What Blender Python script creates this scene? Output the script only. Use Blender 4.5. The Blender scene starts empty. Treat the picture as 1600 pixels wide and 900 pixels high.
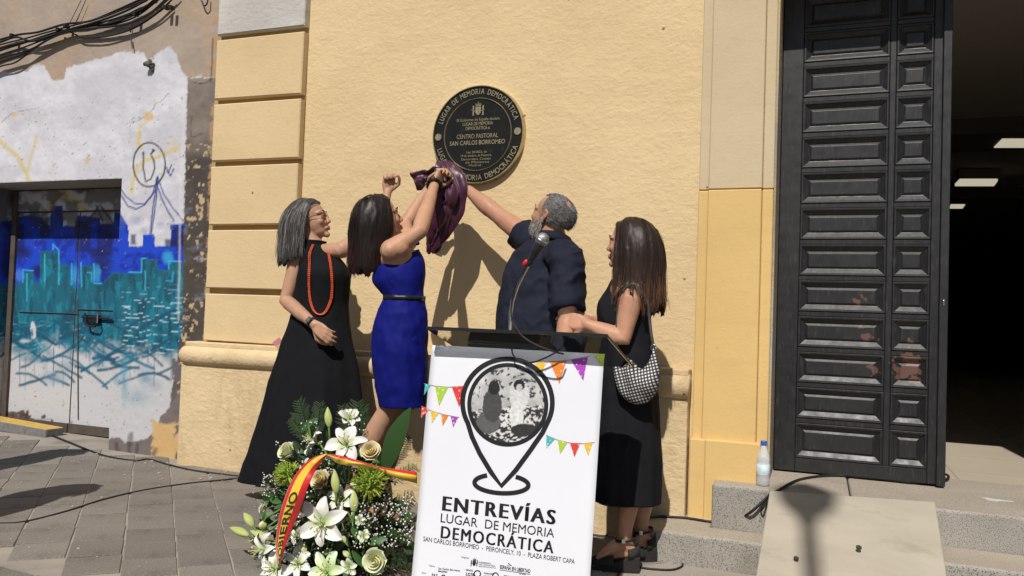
import bpy, bmesh, math, random
import numpy as np
from mathutils import Vector, Matrix

random.seed(7)
RNG = np.random.default_rng(11)
S = bpy.context.scene
COL = S.collection
R = math.radians

# ------------------------------------------------------------------ camera, sky, sun, exposure
FPX, CAM_H, CAM_D = 1250.0, 1.187, 4.09
YAW, PITCH, ROLL = R(21.0), R(1.88), R(2.0)
CAM = Vector((0, -CAM_D, CAM_H))
_f = Vector((-math.sin(YAW) * math.cos(PITCH), math.cos(YAW) * math.cos(PITCH), math.sin(PITCH)))
_r = Vector((math.cos(YAW), math.sin(YAW), 0))
_u = _r.cross(_f)
RV = _r * math.cos(ROLL) + _u * math.sin(ROLL)
UV = _u * math.cos(ROLL) - _r * math.sin(ROLL)
FV = _f
cam_data = bpy.data.cameras.new('camera')
cam_data.sensor_width = 36.0
cam_data.lens = FPX / 1600.0 * 36.0
cam_data.clip_start, cam_data.clip_end = 0.05, 500
cam = bpy.data.objects.new('camera', cam_data)
COL.objects.link(cam)
M = Matrix.Identity(4)
for i in range(3):
    M[i][0], M[i][1], M[i][2], M[i][3] = RV[i], UV[i], -FV[i], CAM[i]
cam.matrix_world = M
S.camera = cam

SUN_EL, SUN_AZ = R(50), R(4)          # the sun stands 4 degrees to the right of the wall's normal
LDIR = Vector((-math.sin(SUN_AZ) * math.cos(SUN_EL), math.cos(SUN_AZ) * math.cos(SUN_EL), -math.sin(SUN_EL)))
sd = bpy.data.lights.new('sun', 'SUN')
sd.energy, sd.angle, sd.color = 4.7, R(0.5), (1.0, 0.95, 0.88)
sun = bpy.data.objects.new('sun', sd)
COL.objects.link(sun)
sun.rotation_euler = LDIR.to_track_quat('-Z', 'Y').to_euler()
sun.location = (0, -6, 8)
W = bpy.data.worlds.new('World')
S.world = W
W.use_nodes = True
nt = W.node_tree
bg = nt.nodes['Background']
sky = nt.nodes.new('ShaderNodeTexSky')
sky.sky_type = 'NISHITA'
sky.sun_disc = False
sky.sun_elevation, sky.sun_rotation = SUN_EL, math.pi - SUN_AZ
nt.links.new(sky.outputs[0], bg.inputs[0])
bg.inputs[1].default_value = 0.055
S.view_settings.view_transform = 'Standard'
S.view_settings.look = 'None'
S.view_settings.exposure = 0.0
S.view_settings.gamma = 1.0
S.view_settings.use_curve_mapping = False
S.render.engine = 'CYCLES'
S.cycles.use_denoising = True
S.cycles.max_bounces = 8

# ------------------------------------------------------------------ places: a sight line of the photograph met with a plane of the scene
def ray(px, py):
    return FV + RV * ((px - 800) / FPX) - UV * ((py - 450) / FPX)
def at(px, py, Y):
    d = ray(px, py)
    return CAM + d * ((Y - CAM.y) / d.y)
def atz(px, py, z):
    d = ray(px, py)
    return CAM + d * ((z - CAM.z) / d.z)
def atx(px, py, X):
    d = ray(px, py)
    return CAM + d * ((X - CAM.x) / d.x)
def project(P):                       # (n,3) array -> photograph pixels
    P = np.asarray(P) - np.array(CAM)
    dz = P @ np.array(FV)
    return 800 + FPX * (P @ np.array(RV)) / dz, 450 - FPX * (P @ np.array(UV)) / dz
def ppm(px, Y):                       # pixels per metre near px on the plane Y
    return FPX / (at(px, 450, Y) - CAM).dot(FV)

# ------------------------------------------------------------------ objects
ORG = {}
def finish(o, label, cat, group, kind):
    if label: o['label'] = label
    if cat: o['category'] = cat
    if group: o['group'] = group
    if kind: o['kind'] = kind
    return o
def thing(name, label, cat, loc, group=None, kind=None):
    o = bpy.data.objects.new(name, None)
    COL.objects.link(o)
    o.location = loc
    o.empty_display_size = 0.05
    ORG[o.name] = Vector(loc)
    return finish(o, label, cat, group, kind)
def put(name, me, m, parent=None, label=None, cat=None, group=None, kind=None, origin=None):
    """link a mesh whose vertices are in world coordinates as ONE object"""
    if parent is not None:
        org = ORG[parent.name]
    elif origin is not None:
        org = Vector(origin)
    else:
        co = np.empty(len(me.vertices) * 3)
        me.vertices.foreach_get('co', co)
        co = co.reshape(-1, 3)
        lo, hi = co.min(0), co.max(0)
        org = Vector(((lo[0] + hi[0]) / 2, (lo[1] + hi[1]) / 2, lo[2]))
    me.transform(Matrix.Translation(-org))
    o = bpy.data.objects.new(name, me)
    COL.objects.link(o)
    ms = m if isinstance(m, (list, tuple)) else [m]
    if len(me.materials) == 0:
        for x in ms: me.materials.append(x)
    if parent is not None:
        o.parent = parent
    else:
        o.location = org
    ORG[o.name] = org
    return finish(o, label, cat, group, kind)

class MB:
    def __init__(s): s.v, s.f, s.m, s.c = [], [], [], []
    def add(s, vs, fs, mi=0, col=None):
        b = len(s.v)
        s.v.extend([tuple(p) for p in vs])
        s.f.extend([tuple(i + b for i in f) for f in fs])
        s.m.extend([mi] * len(fs))
        s.c.extend([col if col is not None else (1, 1, 1)] * len(vs))
        return s
    def box(s, lo, hi, mi=0):
        x0, y0, z0 = lo; x1, y1, z1 = hi
        v = [(x0,y0,z0),(x1,y0,z0),(x1,y1,z0),(x0,y1,z0),(x0,y0,z1),(x1,y0,z1),(x1,y1,z1),(x0,y1,z1)]
        return s.add(v, [(0,3,2,1),(4,5,6,7),(0,1,5,4),(1,2,6,5),(2,3,7,6),(3,0,4,7)], mi)
    def obox(s, c, ax, half, mi=0):
        c = Vector(c)
        v = []
        for k in (-1, 1):
            for (i, j) in ((-1,-1),(1,-1),(1,1),(-1,1)):
                v.append(c + ax[0]*half[0]*i + ax[1]*half[1]*j + ax[2]*half[2]*k)
        return s.add(v, [(0,3,2,1),(4,5,6,7),(0,1,5,4),(1,2,6,5),(2,3,7,6),(3,0,4,7)], mi)
    def prism(s, poly, vec, mi=0):
        n = len(poly); vec = Vector(vec)
        v = [Vector(p) for p in poly] + [Vector(p) + vec for p in poly]
        return s.add(v, [tuple(range(n)), tuple(range(2*n-1, n-1, -1))] + [(i, i+n, (i+1) % n + n, (i+1) % n) for i in range(n)], mi)
    def chamfer(s, poly, vec, ch, mi=0):
        """prism with its front (poly) edge chamfered; poly is the front, vec points back"""
        n = len(poly); vec = Vector(vec); P = [Vector(p) for p in poly]
        c = sum(P, Vector()) / n
        bk = vec.normalized() * ch
        inn = []
        for i, p in enumerate(P):
            a, b = (P[i-1]-p).normalized(), (P[(i+1) % n]-p).normalized()
            inn.append(p + (a + b) * ch)
        v = inn + [p + bk for p in P] + [p + vec for p in P]
        fs = [tuple(range(n)), tuple(range(3*n-1, 2*n-1, -1))]
        for k in (0, n):
            fs += [(i+k, i+k+n, (i+1) % n+k+n, (i+1) % n+k) for i in range(n)]
        return s.add(v, fs, mi)
    def tube(s, pts, rad, n=8, caps=True, mi=0, col=None, flat=None):
        P = [Vector(p) for p in pts]
        if not isinstance(rad, (list, tuple)): rad = [rad] * len(P)
        rad = list(rad)
        if caps:
            d0, d1 = (P[0]-P[1]).normalized(), (P[-1]-P[-2]).normalized()
            ra, rb = rad[0], rad[-1]
            P = [P[0]+d0*ra*.98, P[0]+d0*ra*.7] + P + [P[-1]+d1*rb*.7, P[-1]+d1*rb*.98]
            rad = [ra*.2, ra*.71] + rad + [rb*.71, rb*.2]
        t0 = (P[1]-P[0]).normalized()
        a = Vector((0, 0, 1)) if abs(t0.z) < .9 else Vector((1, 0, 0))
        nx = t0.cross(a).normalized()
        vs = []
        for i, p in enumerate(P):
            t = (P[min(i+1, len(P)-1)] - P[max(i-1, 0)]).normalized()
            nx = (nx - t * nx.dot(t)).normalized()
            ny = t.cross(nx)
            for k in range(n):
                q = 2*math.pi*k/n
                vs.append(p + (nx*math.cos(q) + ny*math.sin(q)) * rad[i])
        fs = [tuple(range(n-1, -1, -1)), tuple(range((len(P)-1)*n, len(P)*n))]
        for i in range(len(P)-1):
            for k in range(n):
                k2 = (k+1) % n
                fs.append((i*n+k, i*n+k2, (i+1)*n+k2, (i+1)*n+k))
        return s.add(vs, fs, mi, col)
    def ell(s, c, rad, ax=None, nu=16, nv=10, mi=0, col=None):
        c = Vector(c)
        ax = ax or (Vector((1,0,0)), Vector((0,1,0)), Vector((0,0,1)))
        vs = [c - ax[2]*rad[2]]
        for j in range(1, nv):
            th = -math.pi/2 + math.pi*j/nv
            for i in range(nu):
                ph = 2*math.pi*i/nu
                vs.append(c + ax[0]*rad[0]*math.cos(th)*math.cos(ph) + ax[1]*rad[1]*math.cos(th)*math.sin(ph) + ax[2]*rad[2]*math.sin(th))
        vs.append(c + ax[2]*rad[2])
        fs = [(0, 1+(i+1) % nu, 1+i) for i in range(nu)]
        for j in range(nv-2):
            for i in range(nu):
                a = 1+j*nu; b = a+nu; i2 = (i+1) % nu
                fs.append((a+i, a+i2, b+i2, b+i))
        t = len(vs)-1; a = 1+(nv-2)*nu
        fs += [(a+i, a+(i+1) % nu, t) for i in range(nu)]
        return s.add(vs, fs, mi, col)
    def loft(s, rings, close=True, cap=True, mi=0):
        n = len(rings[0]); vs = [p for r in rings for p in r]; fs = []
        for i in range(len(rings)-1):
            for k in range(n if close else n-1):
                k2 = (k+1) % n
                fs.append((i*n+k, i*n+k2, (i+1)*n+k2, (i+1)*n+k))
        if cap:
            fs += [tuple(range(n-1, -1, -1)), tuple(range((len(rings)-1)*n, len(rings)*n))]
        return s.add(vs, fs, mi)
    def mesh(s, smooth=False, colors=False):
        me = bpy.data.meshes.new('mesh')
        me.from_pydata(s.v, [], s.f)
        if any(s.m): me.polygons.foreach_set('material_index', s.m)
        if smooth: me.polygons.foreach_set('use_smooth', [True]*len(me.polygons))
        if colors: set_col(me, np.array(s.c))
        me.update()
        return me

def set_col(me, rgb):
    a = me.color_attributes.new('Col', 'FLOAT_COLOR', 'POINT')
    b = np.ones((len(me.vertices), 4), dtype=np.float32)
    b[:, :3] = rgb
    a.data.foreach_set('color', b.ravel())
def coords(me):
    co = np.empty(len(me.vertices)*3)
    me.vertices.foreach_get('co', co)
    return co.reshape(-1, 3)
def set_coords(me, co):
    me.vertices.foreach_set('co', np.asarray(co).ravel())
    me.update()
def baked(me, mods):
    o = bpy.data.objects.new('bake', me)
    COL.objects.link(o)
    for typ, kw in mods:
        m = o.modifiers.new(typ, typ)
        for k, v in kw.items(): setattr(m, k, v)
    dg = bpy.context.evaluated_depsgraph_get()
    dg.update()
    out = bpy.data.meshes.new_from_object(o.evaluated_get(dg), depsgraph=dg)
    bpy.data.objects.remove(o)
    bpy.data.meshes.remove(me)
    return out
def remesh(mb, voxel, smooth=6, fac=.5):
    me = mb.mesh()
    mods = [('REMESH', dict(mode='VOXEL', voxel_size=voxel, use_smooth_shade=True))]
    if smooth: mods.append(('SMOOTH', dict(factor=fac, iterations=smooth)))
    return baked(me, mods)
def bevel(me, w, seg=2):
    return baked(me, [('BEVEL', dict(width=w, segments=seg, limit_method='ANGLE', angle_limit=R(30)))])

# ------------------------------------------------------------------ noise
def _hash(i, j, k, seed):
    h = (i * 374761393 + j * 668265263 + k * 2147483647 + seed * 974711) & 0xffffffff
    h = ((h ^ (h >> 13)) * 1274126177) & 0xffffffff
    return ((h ^ (h >> 16)) & 0xffff) / 65535.0
def vnoise(x, y, z=0, seed=0):
    x, y, z = np.broadcast_arrays(np.asarray(x, float), np.asarray(y, float), np.asarray(z, float))
    xi, yi, zi = (np.floor(q).astype(np.int64) for q in (x, y, z))
    def sm(t): return t*t*(3-2*t)
    fx, fy, fz = sm(x-xi), sm(y-yi), sm(z-zi)
    r = 0
    for a in (0, 1):
        for b in (0, 1):
            for c in (0, 1):
                w = (fx if a else 1-fx) * (fy if b else 1-fy) * (fz if c else 1-fz)
                r = r + w * _hash(xi+a, yi+b, zi+c, seed)
    return r
def fbm(x, y, z=0, seed=0, o=4):
    r, a, t = 0, .5, 0
    for k in range(o):
        r = r + a * vnoise(np.asarray(x)*2**k, np.asarray(y)*2**k, np.asarray(z)*2**k, seed+k*17); t += a; a *= .5
    return r / t

def lin(r, g, b, k=1.0):
    def f(c):
        c /= 255.0
        return c/12.92 if c <= .04045 else ((c+.055)/1.055)**2.4
    return (f(r)*k, f(g)*k, f(b)*k)

# ------------------------------------------------------------------ materials
def mat(name, col, rough=.7, col2=None, vs=6.0, bump=0.0, bs=60.0, bd=.004, metal=0.0, spec=.4, attr=False, rand=0.0,
        speck=None, speck_s=200.0, coat=0.0, sss=0.0, trans=0.0, ior=1.45, alpha=1.0, detail=5.0, stain=None, stain_s=1.5, stain_w=.12, sheen=0.0, stretch=None):
    m = bpy.data.materials.new(name)
    m.use_nodes = True
    t = m.node_tree
    N, L = t.nodes, t.links
    p = N['Principled BSDF']
    def setin(k, v):
        if k in p.inputs: p.inputs[k].default_value = v
    setin('Roughness', rough); setin('Metallic', metal); setin('Specular IOR Level', spec); setin('IOR', ior)
    setin('Coat Weight', coat); setin('Transmission Weight', trans); setin('Alpha', alpha); setin('Sheen Weight', sheen)
    if sss:
        setin('Subsurface Weight', sss); setin('Subsurface Radius', (.012, .005, .003)); setin('Subsurface Scale', 1.0)
    tc = N.new('ShaderNodeTexCoord')
    vec = tc.outputs['Object']
    if stretch:
        mp = N.new('ShaderNodeMapping'); mp.inputs['Scale'].default_value = stretch
        L.new(vec, mp.inputs[0]); vec = mp.outputs[0]
    def noise(sc, det=detail, rg=.55):
        n = N.new('ShaderNodeTexNoise'); n.inputs['Scale'].default_value = sc
        n.inputs['Detail'].default_value = det; n.inputs['Roughness'].default_value = rg
        L.new(vec, n.inputs['Vector']); return n
    def mix(fac, a, b, mode='MIX'):
        x = N.new('ShaderNodeMix'); x.data_type = 'RGBA'; x.blend_type = mode
        if isinstance(fac, float): x.inputs[0].default_value = fac
        else: L.new(fac, x.inputs[0])
        for s_, v in ((6, a), (7, b)):
            if hasattr(v, 'links'): L.new(v, x.inputs[s_])
            else: x.inputs[s_].default_value = (*v, 1)
        return x.outputs[2]
    def ramp(fac, lo, hi):
        r = N.new('ShaderNodeMapRange'); r.inputs[1].default_value = lo; r.inputs[2].default_value = hi
        L.new(fac, r.inputs[0]); return r.outputs[0]
    c = col
    if attr:
        a = N.new('ShaderNodeAttribute'); a.attribute_name = 'Col'
        c = a.outputs['Color']
        if col is not None: c = mix(1.0, c, col, 'MULTIPLY')
    if col2 is not None:
        f = ramp(noise(vs).outputs['Fac'], .3, .7)
        c = mix(f, c, col2)
    if stain is not None:
        f = ramp(noise(stain_s, 8.0, .65).outputs['Fac'], .55, .55 + stain_w)
        c = mix(f, c, stain)
    if speck is not None:
        f = ramp(noise(speck_s, 2.0, .6).outputs['Fac'], .55, .62)
        c = mix(f, c, speck)
    if rand:
        oi = N.new('ShaderNodeObjectInfo')
        r = N.new('ShaderNodeMapRange'); r.inputs[3].default_value = 1-rand; r.inputs[4].default_value = 1+rand
        L.new(oi.outputs['Random'], r.inputs[0])
        cc = N.new('ShaderNodeCombineColor')
        for i in range(3): L.new(r.outputs[0], cc.inputs[i])
        c = mix(1.0, c, cc.outputs[0], 'MULTIPLY')
    if hasattr(c, 'links'): L.new(c, p.inputs['Base Color'])
    else: p.inputs['Base Color'].default_value = (*c, 1)
    if bump:
        n = noise(bs, 6.0, .6)
        b = N.new('ShaderNodeBump'); b.inputs['Strength'].default_value = bump; b.inputs['Distance'].default_value = bd
        L.new(n.outputs['Fac'], b.inputs['Height']); L.new(b.outputs[0], p.inputs['Normal'])
    m['_mix'] = 1
    return m

def plaster(name, c1, c2, stain, bump=.5, stain_amt=.62, scale=1.0):
    """hand-trowelled painted render: broad tone drift, stains, trowel ridges and grain"""
    m = bpy.data.materials.new(name); m.use_nodes = True
    t = m.node_tree; N, L = t.nodes, t.links; p = N['Principled BSDF']
    p.inputs['Roughness'].default_value = .85; p.inputs['Specular IOR Level'].default_value = .2
    tc = N.new('ShaderNodeTexCoord'); geo = N.new('ShaderNodeNewGeometry')
    pos = geo.outputs['Position']
    def noise(sc, det, rg=.55, st=None):
        v = pos
        if st:
            mp = N.new('ShaderNodeMapping'); mp.inputs['Scale'].default_value = st; L.new(pos, mp.inputs[0]); v = mp.outputs[0]
        n = N.new('ShaderNodeTexNoise'); n.inputs['Scale'].default_value = sc; n.inputs['Detail'].default_value = det
        n.inputs['Roughness'].default_value = rg; L.new(v, n.inputs['Vector']); return n.outputs['Fac']
    def rng(f, a, b, c=0, d=1):
        r = N.new('ShaderNodeMapRange'); L.new(f, r.inputs[0])
        for i, q in enumerate((a, b, c, d)): r.inputs[i+1].default_value = q
        return r.outputs[0]
    def mix(f, a, b):
        x = N.new('ShaderNodeMix'); x.data_type = 'RGBA'; L.new(f, x.inputs[0])
        for s_, v in ((6, a), (7, b)):
            if hasattr(v, 'links'): L.new(v, x.inputs[s_])
            else: x.inputs[s_].default_value = (*v, 1)
        return x.outputs[2]
    c = mix(rng(noise(1.3, 6, .6), .38, .62), c1, c2)
    c = mix(rng(noise(2.2, 3, .5, (.5, 1, 2.2)), .56, .70, 0, .35), c, tuple(.86*q for q in c2))
    c = mix(rng(noise(3.0, 8, .7, (1, 1, .35)), stain_amt, stain_amt+.18, 0, .75), c, stain)
    c = mix(rng(noise(45, 4), .62, .72, 0, .35), c, stain)
    vo = N.new('ShaderNodeTexVoronoi'); vo.inputs['Scale'].default_value = 5.5; L.new(pos, vo.inputs['Vector'])
    pit = rng(vo.outputs['Distance'], .05, .035)
    c = mix(pit, c, tuple(.45*q for q in stain))
    L.new(c, p.inputs['Base Color'])
    def math_(op, a, b):
        x = N.new('ShaderNodeMath'); x.operation = op
        for i, v in enumerate((a, b)):
            if hasattr(v, 'links'): L.new(v, x.inputs[i])
            else: x.inputs[i].default_value = v
        return x.outputs[0]
    h1 = noise(9*scale, 6, .62); h2 = noise(38*scale, 5, .6); h3 = noise(220*scale, 3, .6)
    ridge = math_('ABSOLUTE', math_('SUBTRACT', noise(14*scale, 3, .5, (1, 1, 1.8)), .5), 0)
    h = math_('ADD', math_('ADD', math_('MULTIPLY', h1, 1.6), math_('MULTIPLY', h2, .55)), math_('ADD', math_('MULTIPLY', h3, .22), math_('MULTIPLY', ridge, 1.2)))
    b = N.new('ShaderNodeBump'); b.inputs['Strength'].default_value = bump; b.inputs['Distance'].default_value = .012
    L.new(h, b.inputs['Height']); L.new(b.outputs[0], p.inputs['Normal'])
    return m
# ================================================================== THE SETTING
def ground_z(X):
    X = np.asarray(X, float)
    return .085 + .036*np.clip(-1.0-X, 0, 2.2) + .014*np.clip(-3.2-X, 0, 6)
def gz(X): return float(ground_z(X))

M_wall = plaster('painted_render', (.665, .51, .295), (.615, .465, .262), (.49, .365, .205), .42)
M_quoin = plaster('painted_quoin', (.635, .485, .278), (.59, .445, .25), (.465, .34, .19), .16, .66, 1.6)
M_plinth = plaster('painted_plinth', (.645, .50, .30), (.56, .425, .245), (.42, .305, .165), .5, .50)
M_cream = plaster('cream_paint', (.56, .455, .30), (.51, .41, .265), (.40, .315, .20), .10, .66, 1.8)
M_ochre = plaster('ochre_paint', (.66, .46, .19), (.615, .425, .175), (.50, .345, .15), .10, .68, 1.8)
M_white_quoin = plaster('whitewashed_stone', (.55, .53, .49), (.45, .43, .4), (.33, .31, .28), .35)
M_dark_groove = plaster('groove_render', (.42, .30, .15), (.33, .24, .12), (.15, .10, .06), .4)
M_granite = mat('granite', (.36, .335, .295), .75, (.29, .27, .24), 4, .5, 160, .003, speck=(.07, .065, .06), speck_s=230, stain=(.22, .2, .17))
M_granite_top = mat('granite_worn_top', (.40, .35, .285), .75, (.33, .285, .23), 3, .4, 120, .002, speck=(.2, .175, .14), speck_s=170, stain=(.27, .23, .18))
M_mortar = mat('pavement_mortar', (.33, .295, .25), .9, (.25, .22, .19), 3, .6, 90, .004, stain=(.19, .17, .145))
M_tile = mat('paving_tile', (.190, .170, .147), .85, (.150, .134, .117), 2.2, .45, 120, .003, rand=.14, speck=(.235, .21, .185), speck_s=120, stain=(.10, .088, .077), stain_s=3.0, stain_w=.2)
M_asphalt = mat('asphalt', (.05, .05, .05), .9, (.065, .063, .06), 5, .6, 150, .004)

# ---- ground, pavement
def grid_mesh(xs, ys, zf, name):
    me = bpy.data.meshes.new(name)
    nx, ny = len(xs), len(ys)
    X, Y = np.meshgrid(xs, ys)
    v = np.stack([X, Y, zf(X, Y)], -1).reshape(-1, 3)
    f = [(j*nx+i, j*nx+i+1, (j+1)*nx+i+1, (j+1)*nx+i) for j in range(ny-1) for i in range(nx-1)]
    me.from_pydata(v.tolist(), [], f)
    return me
put('ground', grid_mesh(np.linspace(-60, 60, 9), np.linspace(-70, 50, 9), lambda X, Y: X*0-.12, 'ground'), M_asphalt, kind='structure')
pave = put('pavement', grid_mesh(np.concatenate([np.linspace(-14, -8.2, 6), np.linspace(-8, 0, 60), np.linspace(.5, 12, 6)]), np.array([-2.62, -2.0, -1.2, -.6, 0, .6]),
           lambda X, Y: ground_z(X), 'pavement'), M_mortar, kind='structure', origin=(0, 0, 0))
kb = MB()
xs = np.linspace(-14, 12, 60)
for i in range(len(xs)-1):
    a, b = xs[i]+.002, xs[i+1]-.002
    za, zb = gz(a), gz(b)
    v = [(a, -2.8, -.12), (b, -2.8, -.12), (b, -2.62, -.12), (a, -2.62, -.12), (a, -2.8, za+.004), (b, -2.8, zb+.004), (b, -2.62, zb+.004), (a, -2.62, za+.004)]
    kb.add(v, [(0,3,2,1),(4,5,6,7),(0,1,5,4),(1,2,6,5),(2,3,7,6),(3,0,4,7)])
put('kerb_stone', kb.mesh(), M_granite, pave, kind='stuff')
road = grid_mesh(np.linspace(-14, 12, 50), np.array([-12, -2.805]), lambda X, Y: ground_z(X)-.002, 'road')
put('road', road, M_asphalt, kind='structure')

# paving tiles laid at 45 degrees, a border band along the kerb
def tile_mesh(w, l, seed):
    m = MB(); r = random.Random(seed)
    hw, hl, t = w/2-.0028, l/2-.0022, .009
    poly = [(-hw, -hl, t), (hw, -hl, t), (hw, hl, t), (-hw, hl, t)]
    poly = [(x+r.uniform(-.003, .003), y+r.uniform(-.003, .003), z) for x, y, z in poly]
    m.chamfer(poly, (0, 0, -.03), .003)
    return m.mesh()
TILES = []
e1, e2 = Vector((-math.sqrt(.5), math.sqrt(.5), 0)), Vector((math.sqrt(.5), math.sqrt(.5), 0))
TW, TL = .205, .215
variants = [tile_mesh(TW, TL, k) for k in range(6)]
for v in variants: v.materials.append(M_tile)
bvar = [tile_mesh(.30, .19, 20+k) for k in range(4)]
for v in bvar: v.materials.append(M_tile)
cand = []
rt = random.Random(3)
for a in range(-26, 12):
    ph = rt.uniform(-.06, .06)
    for b in range(-8, 36):
        c = e2*(a*TW) + e1*(b*TL + ph) + Vector((-1.6, -1.0, 0))
        if -5.9 < c.x < -.75 and -1.73 < c.y < -.05:
            px, py = project([tuple(c + Vector((0, 0, gz(c.x))))])
            if -150 < px[0] < 1250 and py[0] < 1080:
                cand.append((c, math.atan2(e1.y, e1.x) - math.pi/2, variants))
for row, yy in enumerate((-1.98, -2.18)):
    for i in range(18):
        c = Vector((-5.0 + i*.305 + row*.15, yy, 0))
        cand.append((c, 0, bvar))
cand.sort(key=lambda q: (q[0]-Vector((-2.6, -1.6, 0))).length)
print('tiles', len(cand))
for c, rz, vr in cand[:300]:
    o = bpy.data.objects.new('paving_tile', rt.choice(vr)); COL.objects.link(o)
    o.parent = pave
    z = gz(c.x); sl = (gz(c.x+.1)-gz(c.x-.1))/.2
    o.location = (c.x, c.y, z-.004+rt.uniform(-.0015, .0015))
    o.rotation_mode = 'XYZ'
    q = Matrix.Rotation(-math.atan(sl), 4, 'Y') @ Matrix.Rotation(rz + (math.pi if rt.random() < .5 else 0), 4, 'Z') @ Matrix.Rotation(rt.uniform(-.012, .012), 4, 'X') @ Matrix.Rotation(rt.uniform(-.012, .012), 4, 'Y')
    o.rotation_euler = q.to_euler()
# grit and chips of plaster along the foot of the wall
gm = MB()
for k in range(520):
    if rt.random() < .6: X, Y = rt.uniform(-5.3, -2.2), -.13 - abs(rt.gauss(0, .14))
    else: X, Y = rt.uniform(-5, .1), rt.uniform(-1.7, -.3)
    s_ = rt.uniform(.002, .006) if rt.random() < .93 else rt.uniform(.007, .012)
    ax = [Vector((rt.gauss(0,1), rt.gauss(0,1), rt.gauss(0,1))).normalized() for _ in range(3)]
    gm.ell((X, Y, gz(X)+.008), (s_, s_*rt.uniform(.6, 1), s_*.5), None, 5, 3)
put('plaster_grit', gm.mesh(), mat('plaster_grit', (.5, .44, .36), .9, (.3, .26, .22), 40), pave, kind='stuff')

# ---- the yellow church front
XL = at(335, 300, 0).x            # left end of the pilaster
X_J = at(1211, 400, 0).x          # door jamb
X_R = 1.30                        # right jamb
X_P0 = at(1091, 300, 0).x         # left edge of the door pilaster
TOPZ = 6.5
church = thing('church_front', 'yellow rendered church front with quoins, moulded base and tall doorway', 'church', (-2, 0, .1))
LINT = 2.98
m = MB(); m.box((XL+.03, 0, -.1), (X_J-.012, .45, TOPZ)); put('wall', m.mesh(), M_wall, church)
m = MB(); m.box((X_J-.011, .001, LINT), (X_R+.011, .449, TOPZ-.002)); put('lintel_wall', m.mesh(), M_wall, church)
m = MB(); m.box((X_R+.012, 0, -.1), (8, .45, TOPZ)); put('wall', m.mesh(), M_wall, church)

def quad(y, *pts): return [at(px, py, y) for px, py in pts]
QY, GY = -.055, -.012
# backing of the pilaster, seen only in the joints
b = MB(); b.box((XL-.02, GY, -.1), (at(470, 250, QY).x-.02, .2, TOPZ-.01)); put('pilaster_core', b.mesh(), M_dark_groove, church)
qpx = [((337,63),(475,49),(468,147),(334,154.5)), ((333,163),(468.5,154),(464.5,246.5),(330,251.5)),
       ((329,260.5),(464.5,255),(461,349.5),(326,351.5)), ((325,360),(461,358),(457.5,453.5),(321.5,449.5)),
       ((321,458.5),(457.5,462.5),(454,541),(317,531))]
qxl = at(330, 250, QY).x; qxr = at(466, 250, QY).x
ztops = []
for q in qpx:
    P = [at(px, py, QY) for px, py in q]
    zt, zb = (P[0].z+P[1].z)/2, (P[2].z+P[3].z)/2
    ztops.append((zt, zb))
    poly = [Vector((qxl+.25*(P[0].x-qxl), QY, zt+.5*(P[0].z-zt))), Vector((qxr+.25*(P[1].x-qxr), QY, zt+.5*(P[1].z-zt))),
            Vector((qxr+.25*(P[2].x-qxr), QY, zb+.5*(P[2].z-zb))), Vector((qxl+.25*(P[3].x-qxl), QY, zb+.5*(P[3].z-zb)))]
    poly.reverse()
    m = MB(); m.chamfer(poly, (0, .05, 0), .006)
    put('quoin', m.mesh(), M_quoin, church)
zc = ztops[0][0] + .035
hq = .345
k = 0
while zc < TOPZ - .3:
    m = MB()
    poly = [Vector((qxl, QY, zc)), Vector((qxr, QY, zc)), Vector((qxr, QY, zc+hq)), Vector((qxl, QY, zc+hq))]
    m.chamfer(poly, (0, .05, 0), .006)
    put('quoin', m.mesh(), M_white_quoin if k == 0 else M_quoin, church, label='grey whitewashed quoin' if k == 0 else None)
    zc += hq+.035; k += 1
# round base moulding with its fillet, and the plinth
MY = -.075
zm = [(at(px, t, MY-.05).z + at(px, b_, MY-.05).z)/2 for px, t, b_ in ((300, 537, 573), (1040, 583, 625))]
zmm = sum(zm)/2; mr = .064
x0, x1 = at(284, 555, MY).x, at(1081, 605, 0).x
rings = []
npf = 20
for (x, sc) in ((x0, .25), (x0+.008, .6), (x0+.03, .88), (x0+.065, 1.0)) + tuple((x0+.065+(x1-x0-.065)*k/24, 1.0) for k in range(1, 25)):
    ring = []
    for i in range(npf):
        a = 2*math.pi*i/npf
        rr = mr*sc*(1 + .012*math.sin(x*9+a*2))
        ring.append(Vector((x, MY+rr*math.cos(a)*1.0, zmm+rr*math.sin(a))))
    rings.append(ring)
m = MB(); m.loft(rings)
put('base_moulding', m.mesh(smooth=True), M_plinth, church)
m = MB(); m.box((x0+.05, -.105, zmm+mr*.8), (x1-.002, .02, zmm+mr+.022)); put('moulding_fillet', bevel(m.mesh(), .008), M_plinth, church)
PLY = -.10
xp0 = at(279, 650, PLY).x
m = MB(); m.box((xp0, PLY, -.1), (x1-.004, .02, zmm-mr*.86)); put('plinth', bevel(m.mesh(), .008), M_plinth, church)

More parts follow.
